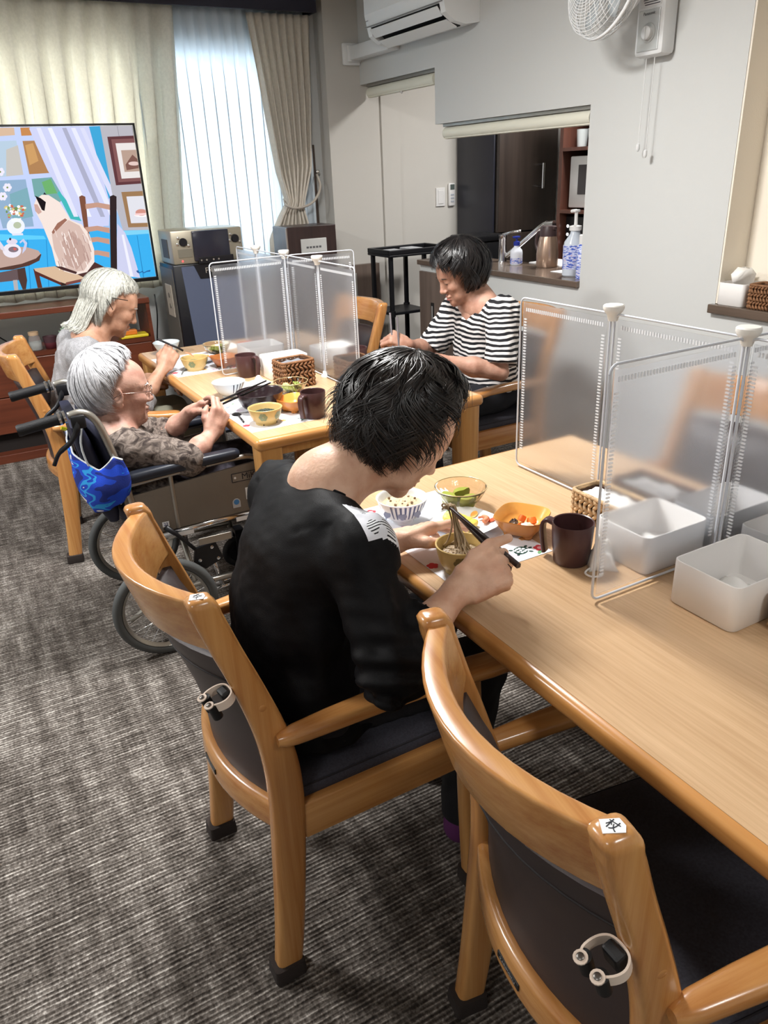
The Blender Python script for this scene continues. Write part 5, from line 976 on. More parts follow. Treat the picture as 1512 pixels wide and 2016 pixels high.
# white mask beside the near mug
mk = thing('face_mask', 'crumpled white mask with ear loop behind the near divider panel', 'mask', (1.022, 0.985, TZ), 0.6)
crumple('folded_mask', 14, 0.060, 0.060, 0.062, tis, mk, (0.01, 0, 0), 9, 0.4); obj('ear_loop', tube(smooth_path([(-0.012, 0.012, 0.004), (-0.040, 0.020, 0.003), (-0.052, 0.004, 0.003), (-0.038, -0.012, 0.003), (-0.010, -0.008, 0.004)], 6), 0.0022, 6), tis, mk, True)
# baskets and white boxes along the dividers
bk1 = thing('basket', 'woven basket of wrapped wet wipes behind the near mug', 'basket', (1.193, 1.135, TZ), 0, 'woven baskets'); weave_basket(bk1, 0.082, 0.155, 0.060, bsk2, 5, 0.015); crumple('wrapped_wipes', 10, 0.065, 0.13, 0.018, tis, bk1, (0, 0, 0.052), 4, 0.0, 5)
bk2 = thing('basket', 'woven basket seen blurred through the near divider', 'basket', (1.325, 1.13, TZ), 0, 'woven baskets'); weave_basket(bk2, 0.10, 0.17, 0.055, bsk, 5, 0.014); crumple('wrapped_wipes', 10, 0.08, 0.14, 0.016, tis, bk2, (0, 0, 0.048), 14, 0.0, 5)
bk3 = thing('basket', 'woven basket cut off by the picture edge on the near table', 'basket', (1.155, 0.600, TZ), 0, 'woven baskets'); weave_basket(bk3, 0.10, 0.13, 0.065, bsk2, 5, 0.014)
bk4 = thing('basket', 'dense brown woven basket against the far divider', 'basket', (1.100, 2.715, TZ), math.radians(4), 'woven baskets'); weave_basket(bk4, 0.130, 0.095, 0.098, bsk, 6, 0.019); crumple('grey_packets', 8, 0.10, 0.065, 0.012, mat('packet_grey', rgb(130, 132, 138), 0.5), bk4, (0, 0, 0.089), 5, 0, 6)
bk5 = thing('basket', 'woven basket seen through the far divider toward the striped woman', 'basket', (1.335, 2.66, TZ), 0, 'woven baskets'); weave_basket(bk5, 0.11, 0.14, 0.08, bsk, 6, 0.017)
bamboo = mat('bamboo_slats', rgb(206, 180, 134), 0.6)
def wipe_box(label, loc, lx, ly, hz, seed, rz=0.0, fold=True):
    t = thing('storage_box', label, 'box', loc, rz, 'white open plastic boxes'); obj('box', open_box(lx, ly, hz, 0.0035, 0.016), boxw, t, True, 45)
    for k in range(5): obj('bamboo_strip', rbox(-lx/2+0.02+k*0.012, -lx/2+0.03+k*0.012, -ly/2+0.02, ly/2-0.03, 0.0055, 0.0085, 0.001), bamboo, t)
    crumple('folded_napkin', 12, lx*0.55, ly*0.62, 0.022, tis, t, (0.015, 0.0, 0.010), seed, 0.3); return t
wipe_box('white open box of napkins nearest the camera on the near table', (1.128, 0.752, TZ), 0.190, 0.140, 0.088, 21)
wipe_box('white open box of napkins just behind the near divider side panel', (1.152, 0.978, TZ), 0.174, 0.140, 0.080, 22)
wipe_box('white open box behind the near divider, beside the blurred basket', (1.345, 0.96, TZ), 0.18, 0.12, 0.080, 23)
wipe_box('white open box across the near divider at the picture edge', (1.355, 0.79, TZ), 0.18, 0.14, 0.080, 24)
wipe_box('white open box behind the brown basket on the far table', (1.135, 2.90, TZ), 0.17, 0.12, 0.085, 25)
wipe_box('white open box beyond the side panel of the far divider', (1.135, 3.16, TZ), 0.17, 0.15, 0.085, 26)
wipe_box('white open box across the far divider on the window side', (1.37, 2.93, TZ), 0.16, 0.13, 0.085, 27)
# wheelchair lady's place
blb = mat('lacquer_black', rgb(40, 28, 32), 0.25)
bb = bowl('lacquer_bowl', 'big black lacquer bowl with a little yellow food inside', 'bowl', (0.868, 2.475, TZ+0.001), 0.083, 0.066, blb, foot=0.50, curve=0.38); obj('yellow_food', mound(0.034, 0.010, 0.020, 14, 6, 0.6), mat('egg_yellow', rgb(238, 204, 70), 0.5), bb, True)
yb_ = bowl('noodle_bowl', 'tan print bowl of green seaweed noodles near the table corner', 'bowl', (0.826, 2.318, TZ+0.001), 0.057, 0.054, tan, 'tan bowls with plant prints', foot=0.62, curve=0.5); bowl_print(yb_, 0.057, 0.054, (240, 300, 350), m=mat('glaze_sage', rgb(128, 136, 96), 0.35)); o = obj('noodles', strands(50, 0.046, 0.030, 0.012, 0.002, 5), mat('green_soba', rgb(44, 56, 44), 0.45), yb_, True); o['kind'] = 'stuff'; obj('noodle_bed', mound(0.044, 0.008, 0.026, 18, 3, 0.4), mat('green_soba2', rgb(30, 38, 32), 0.5), yb_, True)
for k, a in enumerate((240, 320)): obj('foot', xf(rbox(-0.007, 0.007, -0.004, 0.004, 0, 0.006, 0.002), (0.03*math.cos(math.radians(a)), 0.03*math.sin(math.radians(a)), 0)), mat('rubber_foot', rgb(30, 30, 30), 0.6), yb_)
wbw = bowl('rice_bowl', 'white striped bowl by the wheelchair woman’s raised hands'.replace('’', "'"), 'bowl', (0.838, 2.72, TZ+0.001), 0.062, 0.056, mat('porcelain_grey', rgb(206, 216, 220), 0.2), 'striped white rice bowls'); stripes(wbw, 0.062, 0.056, mat('glaze_dark', rgb(50, 56, 70), 0.3), 270, 400, 14)
glass_bowl('fluted glass bowl of salad beside the brown basket', (1.030, 2.585, TZ+0.001), 'salad')
square_bowl('orange square bowl half hidden behind the corner mug', (0.962, 2.395, TZ), 0.3, (196, 124, 56), (232, 160, 76), [('simmered_bits', mound(0.026, 0.010, 0.013, 12, 3, 0.4), (190, 120, 60), 0.5)])
tag(obj('chopsticks_rest_spoon', join(tube([(0.775, 2.45, 0.704), (0.762, 2.36, 0.706)], 0.0035, 6), xf(mound(0.016, 0.006, 0, 10, 1, 0.1), (0.775, 2.47, 0.703), s=(1, 1.4, 1))), mat('spoon_black', rgb(24, 22, 24), 0.3), None, True), 'black spoon lying beside the tan seaweed bowl', 'spoon')
cl = tag(crumple('wet_towel', 14, 0.16, 0.07, 0.030, tis, None, (0.955, 2.80, TZ), 31, 0.55, 4), 'white crumpled hand towel under the far divider side panel', 'towel')
tag(crumple('napkin', 14, 0.15, 0.10, 0.026, tis, None, (1.10, 3.58, TZ), 33, 0.3, 4), 'white crumpled napkin behind the far divider', 'napkin')
# grey lady's place
side_plate('white plate with yellow and red food before the grey-cardigan woman', (0.925, 3.36, TZ+0.001), 0.4)
y2 = bowl('noodle_bowl', 'tan print bowl before the grey-cardigan woman', 'bowl', (0.858, 3.225, TZ+0.001), 0.058, 0.054, tan, 'tan bowls with plant prints', foot=0.62, curve=0.5); bowl_print(y2, 0.058, 0.054, (240, 330), m=mat('glaze_sage', 0)); o = obj('noodles', strands(40, 0.046, 0.030, 0.010, 0.002, 7), mat('herb_noodle', rgb(120, 122, 84), 0.5), y2, True); o['kind'] = 'stuff'
r2 = bowl('rice_bowl', 'pale bowl at the far table corner by the speaker', 'bowl', (0.845, 3.63, TZ+0.001), 0.062, 0.056, mat('porcelain_grey', 0), 'striped white rice bowls')
glass_bowl('fluted glass bowl of salad before the far divider', (1.03, 3.45, TZ+0.001), 'salad')
square_bowl('terracotta square bowl left of the mug behind the far divider', (0.985, 3.20, TZ), 0.2, (176, 104, 54), (206, 132, 74), [('simmered_bits', mound(0.026, 0.010, 0.013, 12, 8, 0.4), (170, 110, 60), 0.5)])
fk = thing('fork', 'steel fork leaning on the far placemat edge', 'fork', (0.80, 3.215, TZ+0.004), 1.2); obj('handle', rbox(-0.06, 0.02, -0.003, 0.003, 0, 0.002, 0.0008), mat('steel_bright', 0), fk); 
for k in range(3): obj('tine', rbox(0.02, 0.055, -0.006+0.005*k, -0.004+0.005*k, 0, 0.002, 0.0006), mat('steel_bright', 0), fk)
# red and white packet on the far table
tag(obj('snack_packet', rbox(1.17, 1.24, 3.44, 3.58, TZ+0.0005, TZ+0.02, 0.006), mat('packet_red', rgb(206, 110, 84), 0.5, var=(30, 0.3)), None), 'reddish packet lying behind the far divider', 'packet')
# ================================================================ wheelchair
wc = thing('wheelchair', 'folding wheelchair with grey side panels and black armrests', 'wheelchair', (0.405, 2.535, 0), math.radians(-2.5))
alu_ = mat('wc_aluminium', rgb(176, 172, 164), 0.33, 0.85); tyre = mat('wc_tyre', rgb(78, 80, 80), 0.75, bump=(500, 0.2)); chr_ = mat('chrome', 0); bkp = mat('wc_black', rgb(18, 19, 24), 0.45); pan = mat('wc_panel', rgb(122, 114, 104), 0.5, bump=(300, 0.1)); nav = mat('wc_navy', rgb(30, 32, 52), 0.8, bump=(500, 0.2)); padm = mat('wc_pad', rgb(34, 38, 48), 0.38)
def torus(R_, r, n=48, m=10, c=(0, 0, 0)): # axis along y
    V = []; F = []
    for i in range(n):
        a = 2*PI*i/n
        for j in range(m):
            b = 2*PI*j/m; q = R_+r*math.cos(b); V.append((c[0]+q*math.cos(a), c[1]+r*math.sin(b), c[2]+q*math.sin(a)))
    for i in range(n):
        for j in range(m): F.append((i*m+j, i*m+(j+1) % m, ((i+1) % n)*m+(j+1) % m, ((i+1) % n)*m+j))
    return V, F
for s in (-1, 1):
    y = s*0.283; R_ = 0.172
    wh = obj('rear_wheel', torus(R_-0.0165, 0.0165, 56, 12, (0, y, R_)), tyre, wc, True); 
    obj('rim', loft([[(q*math.cos(a), y+dy, R_+q*math.sin(a)) for a in np.linspace(0, 2*PI, 56, endpoint=False)] for q, dy in ((R_-0.030, -0.012), (R_-0.034, -0.006), (R_-0.040, 0), (R_-0.034, 0.006), (R_-0.030, 0.012), (R_-0.027, 0.0), (R_-0.030, -0.012))], False, False), alu_, wh, True, 60)
    obj('hub', xf(lathe([(0.016, -0.022), (0.024, -0.018), (0.014, -0.012), (0.014, 0.012), (0.024, 0.018), (0.016, 0.022)], 18), (0, y, R_), (PI/2, 0, 0)), alu_, wh, True, 40)
    sp = [tube([(0.020*math.cos(a+0.9*(-1)**k), y+0.016*(-1)**(k//2), R_+0.020*math.sin(a+0.9*(-1)**k)), ((R_-0.037)*math.cos(a), y, R_+(R_-0.037)*math.sin(a))], 0.0013, 5, False) for k, a in enumerate(np.linspace(0, 2*PI, 24, endpoint=False))]
    o = obj('spokes', join(*sp), chr_, wh, True); o['kind'] = 'stuff'
    # front caster
    cx, cy, cr = 0.378, s*0.195, 0.068
    cs = obj('caster', torus(cr-0.014, 0.014, 28, 8, (cx, cy, cr)), mat('wc_caster', rgb(26, 26, 28), 0.6), wc, True); obj('caster_disc', xf(lathe([(cr-0.02, -0.006), (cr-0.02, 0.006)], 20), (cx, cy, cr), (PI/2, 0, 0)), bkp, cs, True, 40); obj('caster_fork', join(rbox(cx-0.012, cx+0.022, cy-0.026, cy-0.02, cr-0.01, 0.165, 0.002), rbox(cx-0.012, cx+0.022, cy+0.02, cy+0.026, cr-0.01, 0.165, 0.002), rbox(cx-0.012, cx+0.026, cy-0.026, cy+0.026, 0.15, 0.17, 0.003)), bkp, cs)
    yf = s*0.215
    # push handle, back post, seat rail
    bp_ = obj('back_post', tube(smooth_path([(-0.17, yf, 0.833), (-0.135, yf, 0.838), (-0.105, yf, 0.820), (-0.085, yf, 0.775), (-0.060, yf, 0.66), (-0.035, yf, 0.50), (-0.015, yf, 0.30), (-0.005, yf, 0.19)], 5), 0.0115, 10), alu_, wc, True)
    gr = obj('hand_grip', xf(lathe([(0.0155, 0), (0.0175, 0.006), (0.0165, 0.02), (0.0165, 0.105), (0.0185, 0.112), (0.0185, 0.125), (0.014, 0.130)], 18), (-0.310, yf, 0.813), (0, math.radians(82), 0)), mat('grip_black', rgb(16, 16, 20), 0.55, bump=(400, 0.3)), wc, True, 40)
    obj('grip_ring', join(*[xf(lathe([(0.0195, 0), (0.0195, 0.007)], 18), (-0.196+0.014*k, yf, 0.829+0.002*k), (0, math.radians(82), 0)) for k in range(2)]), chr_, gr, True, 40)
    bl_ = obj('brake_lever', tube(smooth_path([(-0.150, yf-0.012, 0.825), (-0.155, yf-0.020, 0.795), (-0.178, yf-0.024, 0.762), (-0.215, yf-0.024, 0.735), (-0.236, yf-0.022, 0.700)], 5), [0.010]*6+[0.0075]*9+[0.006]*6, 8), bkp, wc, True)
    obj('brake_housing', rbox(-0.165, -0.125, yf-0.024, yf+0.006, 0.795, 0.835, 0.006), bkp, bl_, True, 40)
    # side panel, armrest, rails
    pn = obj('side_panel', prism([(-0.055, 0.405), (0.385, 0.418), (0.375, 0.585), (-0.062, 0.548)], min(yf-s*0.004, yf+s*0.004), max(yf-s*0.004, yf+s*0.004), 'xzy'), pan, wc)
    obj('armrest_pad', loft([[(x, yf+p[0], z+p[1]) for p in rrect(w, h_, 0.012)] for x, z, w, h_ in ((-0.045, 0.607, 0.030, 0.022), (-0.038, 0.608, 0.040, 0.030), (-0.02, 0.610, 0.046, 0.034), (0.12, 0.619, 0.046, 0.034), (0.30, 0.625, 0.046, 0.032), (0.315, 0.625, 0.038, 0.026), (0.32, 0.625, 0.026, 0.018))]), padm, wc, True, 50)
    obj('armrest_tube', tube(smooth_path([(-0.06, yf, 0.585), (0.10, yf, 0.598), (0.30, yf, 0.607), (0.365, yf, 0.600), (0.385, yf, 0.565), (0.388, yf, 0.42)], 4), 0.0095, 8), alu_, wc, True)
    obj('seat_rail', tube([(-0.03, yf, 0.392), (0.40, yf, 0.408)], 0.0115, 10), chr_, wc, True); obj('lower_rail', tube([(-0.005, yf, 0.19), (0.36, yf, 0.19)], 0.010, 8), alu_, wc, True); obj('front_post', tube(smooth_path([(0.36, yf, 0.17), (0.365, yf, 0.40), (0.40, yf, 0.42), (0.43, yf, 0.36), (0.47, yf, 0.16)], 4), 0.011, 8), alu_, wc, True)
    obj('arm_strut', tube([(0.09, yf, 0.41), (0.09, yf, 0.60)], 0.008, 8), alu_, wc)
    # footplate
    obj('footplate', rbox(0.44, 0.56, min(s*0.03, s*0.19), max(s*0.03, s*0.19), 0.10, 0.115, 0.004), bkp, wc)
    # parking brake
    yb_k = yf+s*0.030
    bk = obj('parking_brake', prism([(0.125, 0.335), (0.195, 0.345), (0.215, 0.28), (0.15, 0.255), (0.115, 0.29)], min(yb_k-0.006, yb_k+0.006), max(yb_k-0.006, yb_k+0.006), 'xzy'), bkp, wc)
    obj('brake_handle', tube([(0.045, yb_k, 0.432), (0.075, yb_k, 0.400), (0.14, yb_k, 0.315)], [0.010, 0.007, 0.006], 8), bkp, bk, True); obj('brake_link', rbox(0.14, 0.25, yb_k-0.010, yb_k-0.006, 0.345, 0.37, 0.003), alu_, bk); obj('brake_shoe', rbox(0.150, 0.172, yb_k-0.03, yb_k+0.03, 0.19, 0.215, 0.006), chr_, bk)
    for px_, pz_ in ((0.135, 0.292), (0.18, 0.33), (0.197, 0.285)): obj('bolt', xf(lathe([(0.006, 0), (0.006, 0.003), (0.001, 0.004)], 10), (px_, yb_k+s*0.006, pz_), (-s*PI/2, 0, 0)), chr_, bk)
obj('seat_sling', rbox(-0.01, 0.40, -0.205, 0.205, 0.405, 0.425, 0.006), bkp, wc)
V = []; F = []
for i in range(9):
    z = 0.44+0.35*i/8; xb = float(np.interp(z, [0.30, 0.50, 0.66, 0.775], [-0.015, -0.035, -0.060, -0.085]))
    for j in range(9): u = -1+j/4; V.append((xb-0.03*(1-u*u)-0.004, u*0.208, z))
for i in range(8):
    for j in range(8): q = i*9+j; F.append((q, q+1, q+10, q+9))
o = obj('back_sling', (V, F), nav, wc, True); o.modifiers.new('t', 'SOLIDIFY').thickness = 0.012
for s in (-1, 1): obj('cross_brace', tube([(0.12, s*0.2, 0.19), (0.14, -s*0.2, 0.39)], 0.010, 8), alu_, wc, True)
obj('tilt_tube', join(tube([(-0.11, -0.19, 0.10), (0.0, -0.2, 0.17)], 0.010, 8)), alu_, wc, True); obj('step_tube', tube([(0.17, -0.20, 0.145), (0.27, -0.20, 0.152)], 0.008, 8), chr_, wc, True); obj('step_tube', tube([(0.175, -0.185, 0.158), (0.275, -0.185, 0.165)], 0.008, 8), chr_, wc, True); obj('strut', tube([(0.185, -0.20, 0.28), (0.21, -0.20, 0.155)], 0.008, 8), chr_, wc, True)
# plate, stickers and lettering on the near side panel
ys = -0.2215
npl = obj('name_plate', rbox(0.285, 0.40, ys, ys+0.001, 0.527, 0.556, 0.0003), mat('plate_panel', rgb(130, 122, 112), 0.5), wc)
for q in (join(box(0.285, 0.40, ys-0.0008, ys, 0.555, 0.557), box(0.285, 0.40, ys-0.0008, ys, 0.526, 0.528), box(0.284, 0.286, ys-0.0008, ys, 0.526, 0.557)),): obj('plate_border', q, mat('ink_black', 0), npl)
text('lettering', 'MiKi', 0.030, mat('ink_black', 0), npl, plane_matrix((0.345, ys-0.0008, 0.5415), (1, 0, 0), (0, 0, 1))); obj('plate_dot', xf(lathe([(0.004, 0), (0.004, 0.001)], 10), (0.295, ys-0.0005, 0.5415), (PI/2, 0, 0)), mat('sticker_white', 0), npl)
s1 = obj('barcode_sticker', rbox(0.325, 0.385, ys, ys+0.001, 0.458, 0.50, 0.0003), mat('sticker_white', 0), wc); obj('barcode', box(0.337, 0.380, ys-0.0008, ys-0.0002, 0.463, 0.473), mat('barcode_grey', rgb(120, 122, 126), 0.6), s1)
s2 = obj('round_sticker', prism([(0.277+0.0, 0.436), (0.303, 0.436)]+[(0.290+0.0135*math.cos(a), 0.455+0.0135*math.sin(a)) for a in np.linspace(0, PI, 12)], ys, ys+0.001, 'xzy'), mat('sticker_grey', rgb(190, 192, 196), 0.5), wc); obj('round_mark', xf(disc(0.0095, 0, 16), (0.290, ys-0.0006, 0.456), (PI/2, 0, 0)), mat('sticker_blue', rgb(70, 130, 190), 0.5), s2)
for k, (x, w) in enumerate(((0.085, 0.05), (0.28, 0.045))): obj('rail_sticker', rbox(x, x+w, -0.228, -0.2275, 0.383+0.005*k, 0.398+0.005*k, 0.0002), mat('sticker_white', 0), wc)
n22 = obj('number_sticker', rbox(0.040, 0.062, ys, ys+0.001, 0.424, 0.442, 0.0003), mat('sticker_white', 0), wc); text('lettering', '23', 0.014, mat('ink_blue', rgb(50, 60, 130), 0.6), n22, plane_matrix((0.051, ys-0.0008, 0.433), (1, 0, 0), (0, 0, 1)))
# pouch and blue beach towel on the back of the wheelchair
pc = obj('back_pouch', fix(loft([[(xb-0.048+p[0], p[1]*1.0-0.02, z) for p in rrect(w, 0.36, 0.018, 3)] for z, xb, w in ((0.47, -0.05, 0.03), (0.50, -0.055, 0.05), (0.62, -0.075, 0.055), (0.74, -0.095, 0.045), (0.79, -0.105, 0.03))])), mat('pouch_navy', rgb(22, 24, 44), 0.6), wc, True, 50)
pp = obj('pouch_piping', tube(smooth_path([(-0.135, -0.195, 0.80), (-0.150, -0.205, 0.72), (-0.12, -0.212, 0.60), (-0.07, -0.212, 0.53)], 4), 0.003, 6), mat('piping_white', rgb(214, 220, 224), 0.5), wc, True)
def towel_mat():
    m = bpy.data.materials.new('towel_print'); m.use_nodes = True; N = m.node_tree.nodes; L = m.node_tree.links; b = N['Principled BSDF']; b.inputs['Roughness'].default_value = 0.95
    tc = N.new('ShaderNodeTexCoord'); n = N.new('ShaderNodeTexNoise'); n.inputs['Scale'].default_value = 9; n.inputs['Detail'].default_value = 1; n.inputs['Distortion'].default_value = 1.2; mp = N.new('ShaderNodeMapping'); mp.inputs['Scale'].default_value = (0.7, 0.7, 1.9); L.new(tc.outputs['Object'], mp.inputs[0]); L.new(mp.outputs[0], n.inputs['Vector'])
    r = ramp(N, [(0.0, rgb(16, 38, 120)), (0.44, rgb(20, 66, 190)), (0.56, rgb(40, 150, 220)), (0.615, rgb(20, 60, 180)), (0.70, rgb(226, 224, 218))]); r.color_ramp.interpolation = 'CONSTANT'; L.new(n.outputs['Fac'], r.inputs[0]); L.new(r.outputs[0], b.inputs['Base Color'])
    n2 = N.new('ShaderNodeTexNoise'); n2.inputs['Scale'].default_value = 500; L.new(tc.outputs['Object'], n2.inputs['Vector']); bp = N.new('ShaderNodeBump'); bp.inputs['Strength'].default_value = 0.5; bp.inputs['Distance'].default_value = 0.003; L.new(n2.outputs['Fac'], bp.inputs['Height']); L.new(bp.outputs[0], b.inputs['Normal']); return m
tw = thing('beach_towel', 'blue and white patterned towel hung on the back of the wheelchair', 'towel', (0.405, 2.535, 0), math.radians(-2.5))
TP = [[(-0.172, 0.02, 0.735), (-0.172, 0.02, 0.66), (-0.162, 0.00, 0.585), (-0.150, -0.02, 0.545)], [(-0.176, -0.08, 0.715), (-0.178, -0.08, 0.64), (-0.168, -0.09, 0.57), (-0.150, -0.10, 0.525)], [(-0.170, -0.17, 0.700), (-0.178, -0.18, 0.63), (-0.170, -0.19, 0.565), (-0.150, -0.19, 0.515)],
      [(-0.115, -0.225, 0.655), (-0.130, -0.245, 0.61), (-0.125, -0.248, 0.57), (-0.115, -0.238, 0.530)], [(-0.075, -0.236, 0.690), (-0.065, -0.252, 0.63), (-0.068, -0.256, 0.585), (-0.075, -0.240, 0.545)], [(-0.048, -0.236, 0.680), (-0.034, -0.246, 0.625), (-0.036, -0.248, 0.585), (-0.045, -0.236, 0.565)]]
rows = [smooth_path(c, 6) for c in TP]; grid = [smooth_path([rows[i][k] for i in range(len(rows))], 6) for k in range(len(rows[0]))]; V = []; F = []; nu = len(grid[0])
for k, gp in enumerate(grid):
    for j, p in enumerate(gp): w_ = 0.006*math.sin(j*0.9+k*0.25); V.append((p[0]+w_*0.5, p[1]-w_*0.6, p[2]))
for k in range(len(grid)-1):
    for j in range(nu-1): q = k*nu+j; F.append((q, q+1, q+nu+1, q+nu))
o = obj('cloth', (V, F), towel_mat(), tw, True); so_ = o.modifiers.new('t', 'SOLIDIFY'); so_.thickness = 0.006; so_.offset = 0
obj('hem', tube([V[j] for j in range(nu)], 0.0035, 6), mat('piping_white', 0), tw, True); obj('side_hem', tube([V[k*nu] for k in range(len(grid))], 0.004, 6), mat('hem_grey', rgb(190, 186, 180), 0.9), tw, True)
obj('toggle', tube([(-0.185, 0.0, 0.742), (-0.170, 0.0, 0.735)], 0.006, 8), mat('toggle_yellow', rgb(220, 220, 40), 0.4), tw)
# ================================================================ people: distance fields -> smooth skinned surfaces
def surface_nets(D, org, h):
    ins = D < 0; c = sum(ins[a:D.shape[0]-1+a, b:D.shape[1]-1+b, d:D.shape[2]-1+d].astype(np.int8) for a in (0, 1) for b in (0, 1) for d in (0, 1))
    mask = (c > 0) & (c < 8); I, J, K = np.nonzero(mask); n = len(I); idx = -np.ones(mask.shape, np.int64); idx[I, J, K] = np.arange(n)
    acc = np.zeros((n, 3)); cnt = np.zeros(n)
    cor = [(a, b, d) for a in (0, 1) for b in (0, 1) for d in (0, 1)]
    for p in cor:
        for ax in range(3):
            if p[ax]: continue
            q = list(p); q[ax] = 1
            da = D[I+p[0], J+p[1], K+p[2]]; db = D[I+q[0], J+q[1], K+q[2]]; cr = (da < 0) != (db < 0)
            t = np.where(cr, da/np.where(np.abs(da-db) < 1e-12, 1, da-db), 0)
            P = np.tile(np.array(p, float), (n, 1)); P[:, ax] += t; acc += P*cr[:, None]; cnt += cr
    V = (np.stack([I, J, K], 1)+acc/np.maximum(cnt, 1)[:, None])*h+np.array(org); F = []
    for ax in range(3):
        s0 = [slice(1, -1)]*3; s0[ax] = slice(0, -1); s1 = list(s0); s1[ax] = slice(1, None)
        A = ins[tuple(s0)]; B = ins[tuple(s1)]; e = np.nonzero(A != B); o = np.stack(e, 1); off = np.ones(3, int); off[ax] = 0; o = o+off
        u, v = [(1, 2), (2, 0), (0, 1)][ax]
        def g(du, dv): q = o.copy(); q[:, u] += du; q[:, v] += dv; return idx[q[:, 0], q[:, 1], q[:, 2]]
        quad = np.stack([g(-1, -1), g(0, -1), g(0, 0), g(-1, 0)], 1); fl = ~A[e]; quad[fl] = quad[fl][:, ::-1]; F.append(quad)
    return V, np.concatenate(F)
def smin(a, b, k):
    if k <= 0: return np.minimum(a, b)
    h = np.clip(0.5+0.5*(b-a)/k, 0, 1); return b*(1-h)+a*h-k*h*(1-h)
class SDF:
    """union of simple solids with soft joints; every solid may live in a rotated frame"""
    def __init__(s): s.it = []; s.lo = np.full(3, 9e9); s.hi = -s.lo
    def _b(s, p, r): s.lo = np.minimum(s.lo, np.array(p)-r); s.hi = np.maximum(s.hi, np.array(p)+r)
    def cap(s, a, b, ra, rb=None, k=0.015, op='u', sq=None):
        rb = ra if rb is None else rb; s.it.append(('c', np.array(a, float), np.array(b, float), ra, rb, k, op, sq))
        if op == 'u': s._b(a, ra); s._b(b, rb)
        return s
    def ell(s, c, r, R=None, k=0.015, op='u'):
        s.it.append(('e', np.array(c, float), np.array(r, float), None if R is None else np.array(R, float), 0, k, op, None))
        if op == 'u': s._b(c, max(r))
        return s
    def cut(s, p, n): s.it.append(('p', np.array(p, float), np.array(n, float)/np.linalg.norm(n), 0, 0, 0, 'i', None)); return s
    def box(s, c, half, r, R=None, k=0.01, op='u'):
        s.it.append(('b', np.array(c, float), np.array(half, float), None if R is None else np.array(R, float), r, k, op, None))
        if op == 'u': s._b(c, float(np.linalg.norm(half))+r)
        return s
    def chain(s, P, rr, k=0.012):
        for a, b, p, q in zip(P[:-1], P[1:], rr[:-1], rr[1:]): s.cap(a, b, p, q, k)
        return s
    def eval(s, X, Y, Z):
        D = None
        for t, a, b, c, d, k, op, sq in s.it:
            if t == 'c':
                ab = b-a; L2 = max(float(ab@ab), 1e-9); px, py, pz = X-a[0], Y-a[1], Z-a[2]; tt = np.clip((px*ab[0]+py*ab[1]+pz*ab[2])/L2, 0, 1)
                v = np.sqrt((px-tt*ab[0])**2+(py-tt*ab[1])**2+(pz-tt*ab[2])**2)-(c+(d-c)*tt)
            elif t == 'e':
                px, py, pz = X-a[0], Y-a[1], Z-a[2]
                if c is not None: px, py, pz = (c[0, i]*px+c[1, i]*py+c[2, i]*pz for i in range(3))
                k0 = np.sqrt((px/b[0])**2+(py/b[1])**2+(pz/b[2])**2); k1 = np.sqrt((px/b[0]**2)**2+(py/b[1]**2)**2+(pz/b[2]**2)**2); v = k0*(k0-1)/np.maximum(k1, 1e-6)
            elif t == 'b':
                px, py, pz = X-a[0], Y-a[1], Z-a[2]
                if c is not None: px, py, pz = (c[0, i]*px+c[1, i]*py+c[2, i]*pz for i in range(3))
                qx, qy, qz = np.abs(px)-b[0], np.abs(py)-b[1], np.abs(pz)-b[2]
                v = np.sqrt(np.maximum(qx, 0)**2+np.maximum(qy, 0)**2+np.maximum(qz, 0)**2)+np.minimum(np.maximum(qx, np.maximum(qy, qz)), 0)-d
            else: v = (X-a[0])*b[0]+(Y-a[1])*b[1]+(Z-a[2])*b[2]
            if D is None: D = v
            elif op == 'u': D = smin(D, v, k)
            elif op == 's': D = -smin(-D, v, k)
            elif op == 'i': D = np.maximum(D, v)
        return D
    def mesh(s, h, pad=0.02, lo=None, hi=None, noise=None):
        lo = (s.lo-pad) if lo is None else np.array(lo); hi = (s.hi+pad) if hi is None else np.array(hi); n = np.ceil((hi-lo)/h).astype(int)+1
        X, Y, Z = np.meshgrid(*[(lo[i]+h*np.arange(n[i])).astype(np.float32) for i in range(3)], indexing='ij', sparse=True)
        D = s.eval(X, Y, Z)
        if noise: D = D+noise(X, Y, Z)
        D[0] = D[-1] = 1; D[:, 0] = D[:, -1] = 1; D[:, :, 0] = D[:, :, -1] = 1
        return surface_nets(D, lo, h)
def folds(seed, amp, wl, n=7, stretch=(1, 1, 1)):
    r = np.random.default_rng(seed); W_ = [(r.normal(size=3)/np.array(stretch), r.random()*6.28) for _ in range(n)]
    def f(X, Y, Z):
        o = 0
        for w, p in W_:
            w = w/np.linalg.norm(w)*2*PI/wl; o = o+np.abs(np.sin(w[0]*X+w[1]*Y+w[2]*Z+p+0.8*np.sin(7*Z+9*X+p)))**1.5
        return (o/n-0.5)*2*amp
    return f
def np_obj(name, V, F, m, parent, mi=None, smooth=True):
    me = bpy.data.meshes.new(name); me.vertices.add(len(V)); me.vertices.foreach_set('co', np.asarray(V, np.float32).ravel()); F = np.asarray(F); k = F.shape[1]
    me.loops.add(F.size); me.loops.foreach_set('vertex_index', F.ravel().astype(np.int32)); me.polygons.add(len(F)); me.polygons.foreach_set('loop_start', np.arange(0, F.size, k, dtype=np.int32))
    me.update(calc_edges=True); me.validate()
    for q in (m if isinstance(m, list) else [m]): me.materials.append(q)
    if smooth: me.polygons.foreach_set('use_smooth', [True]*len(me.polygons))
    if mi is not None: me.polygons.foreach_set('material_index', np.asarray(mi, np.int32))
    o = bpy.data.objects.new(name, me); C.objects.link(o); o.parent = parent; return o
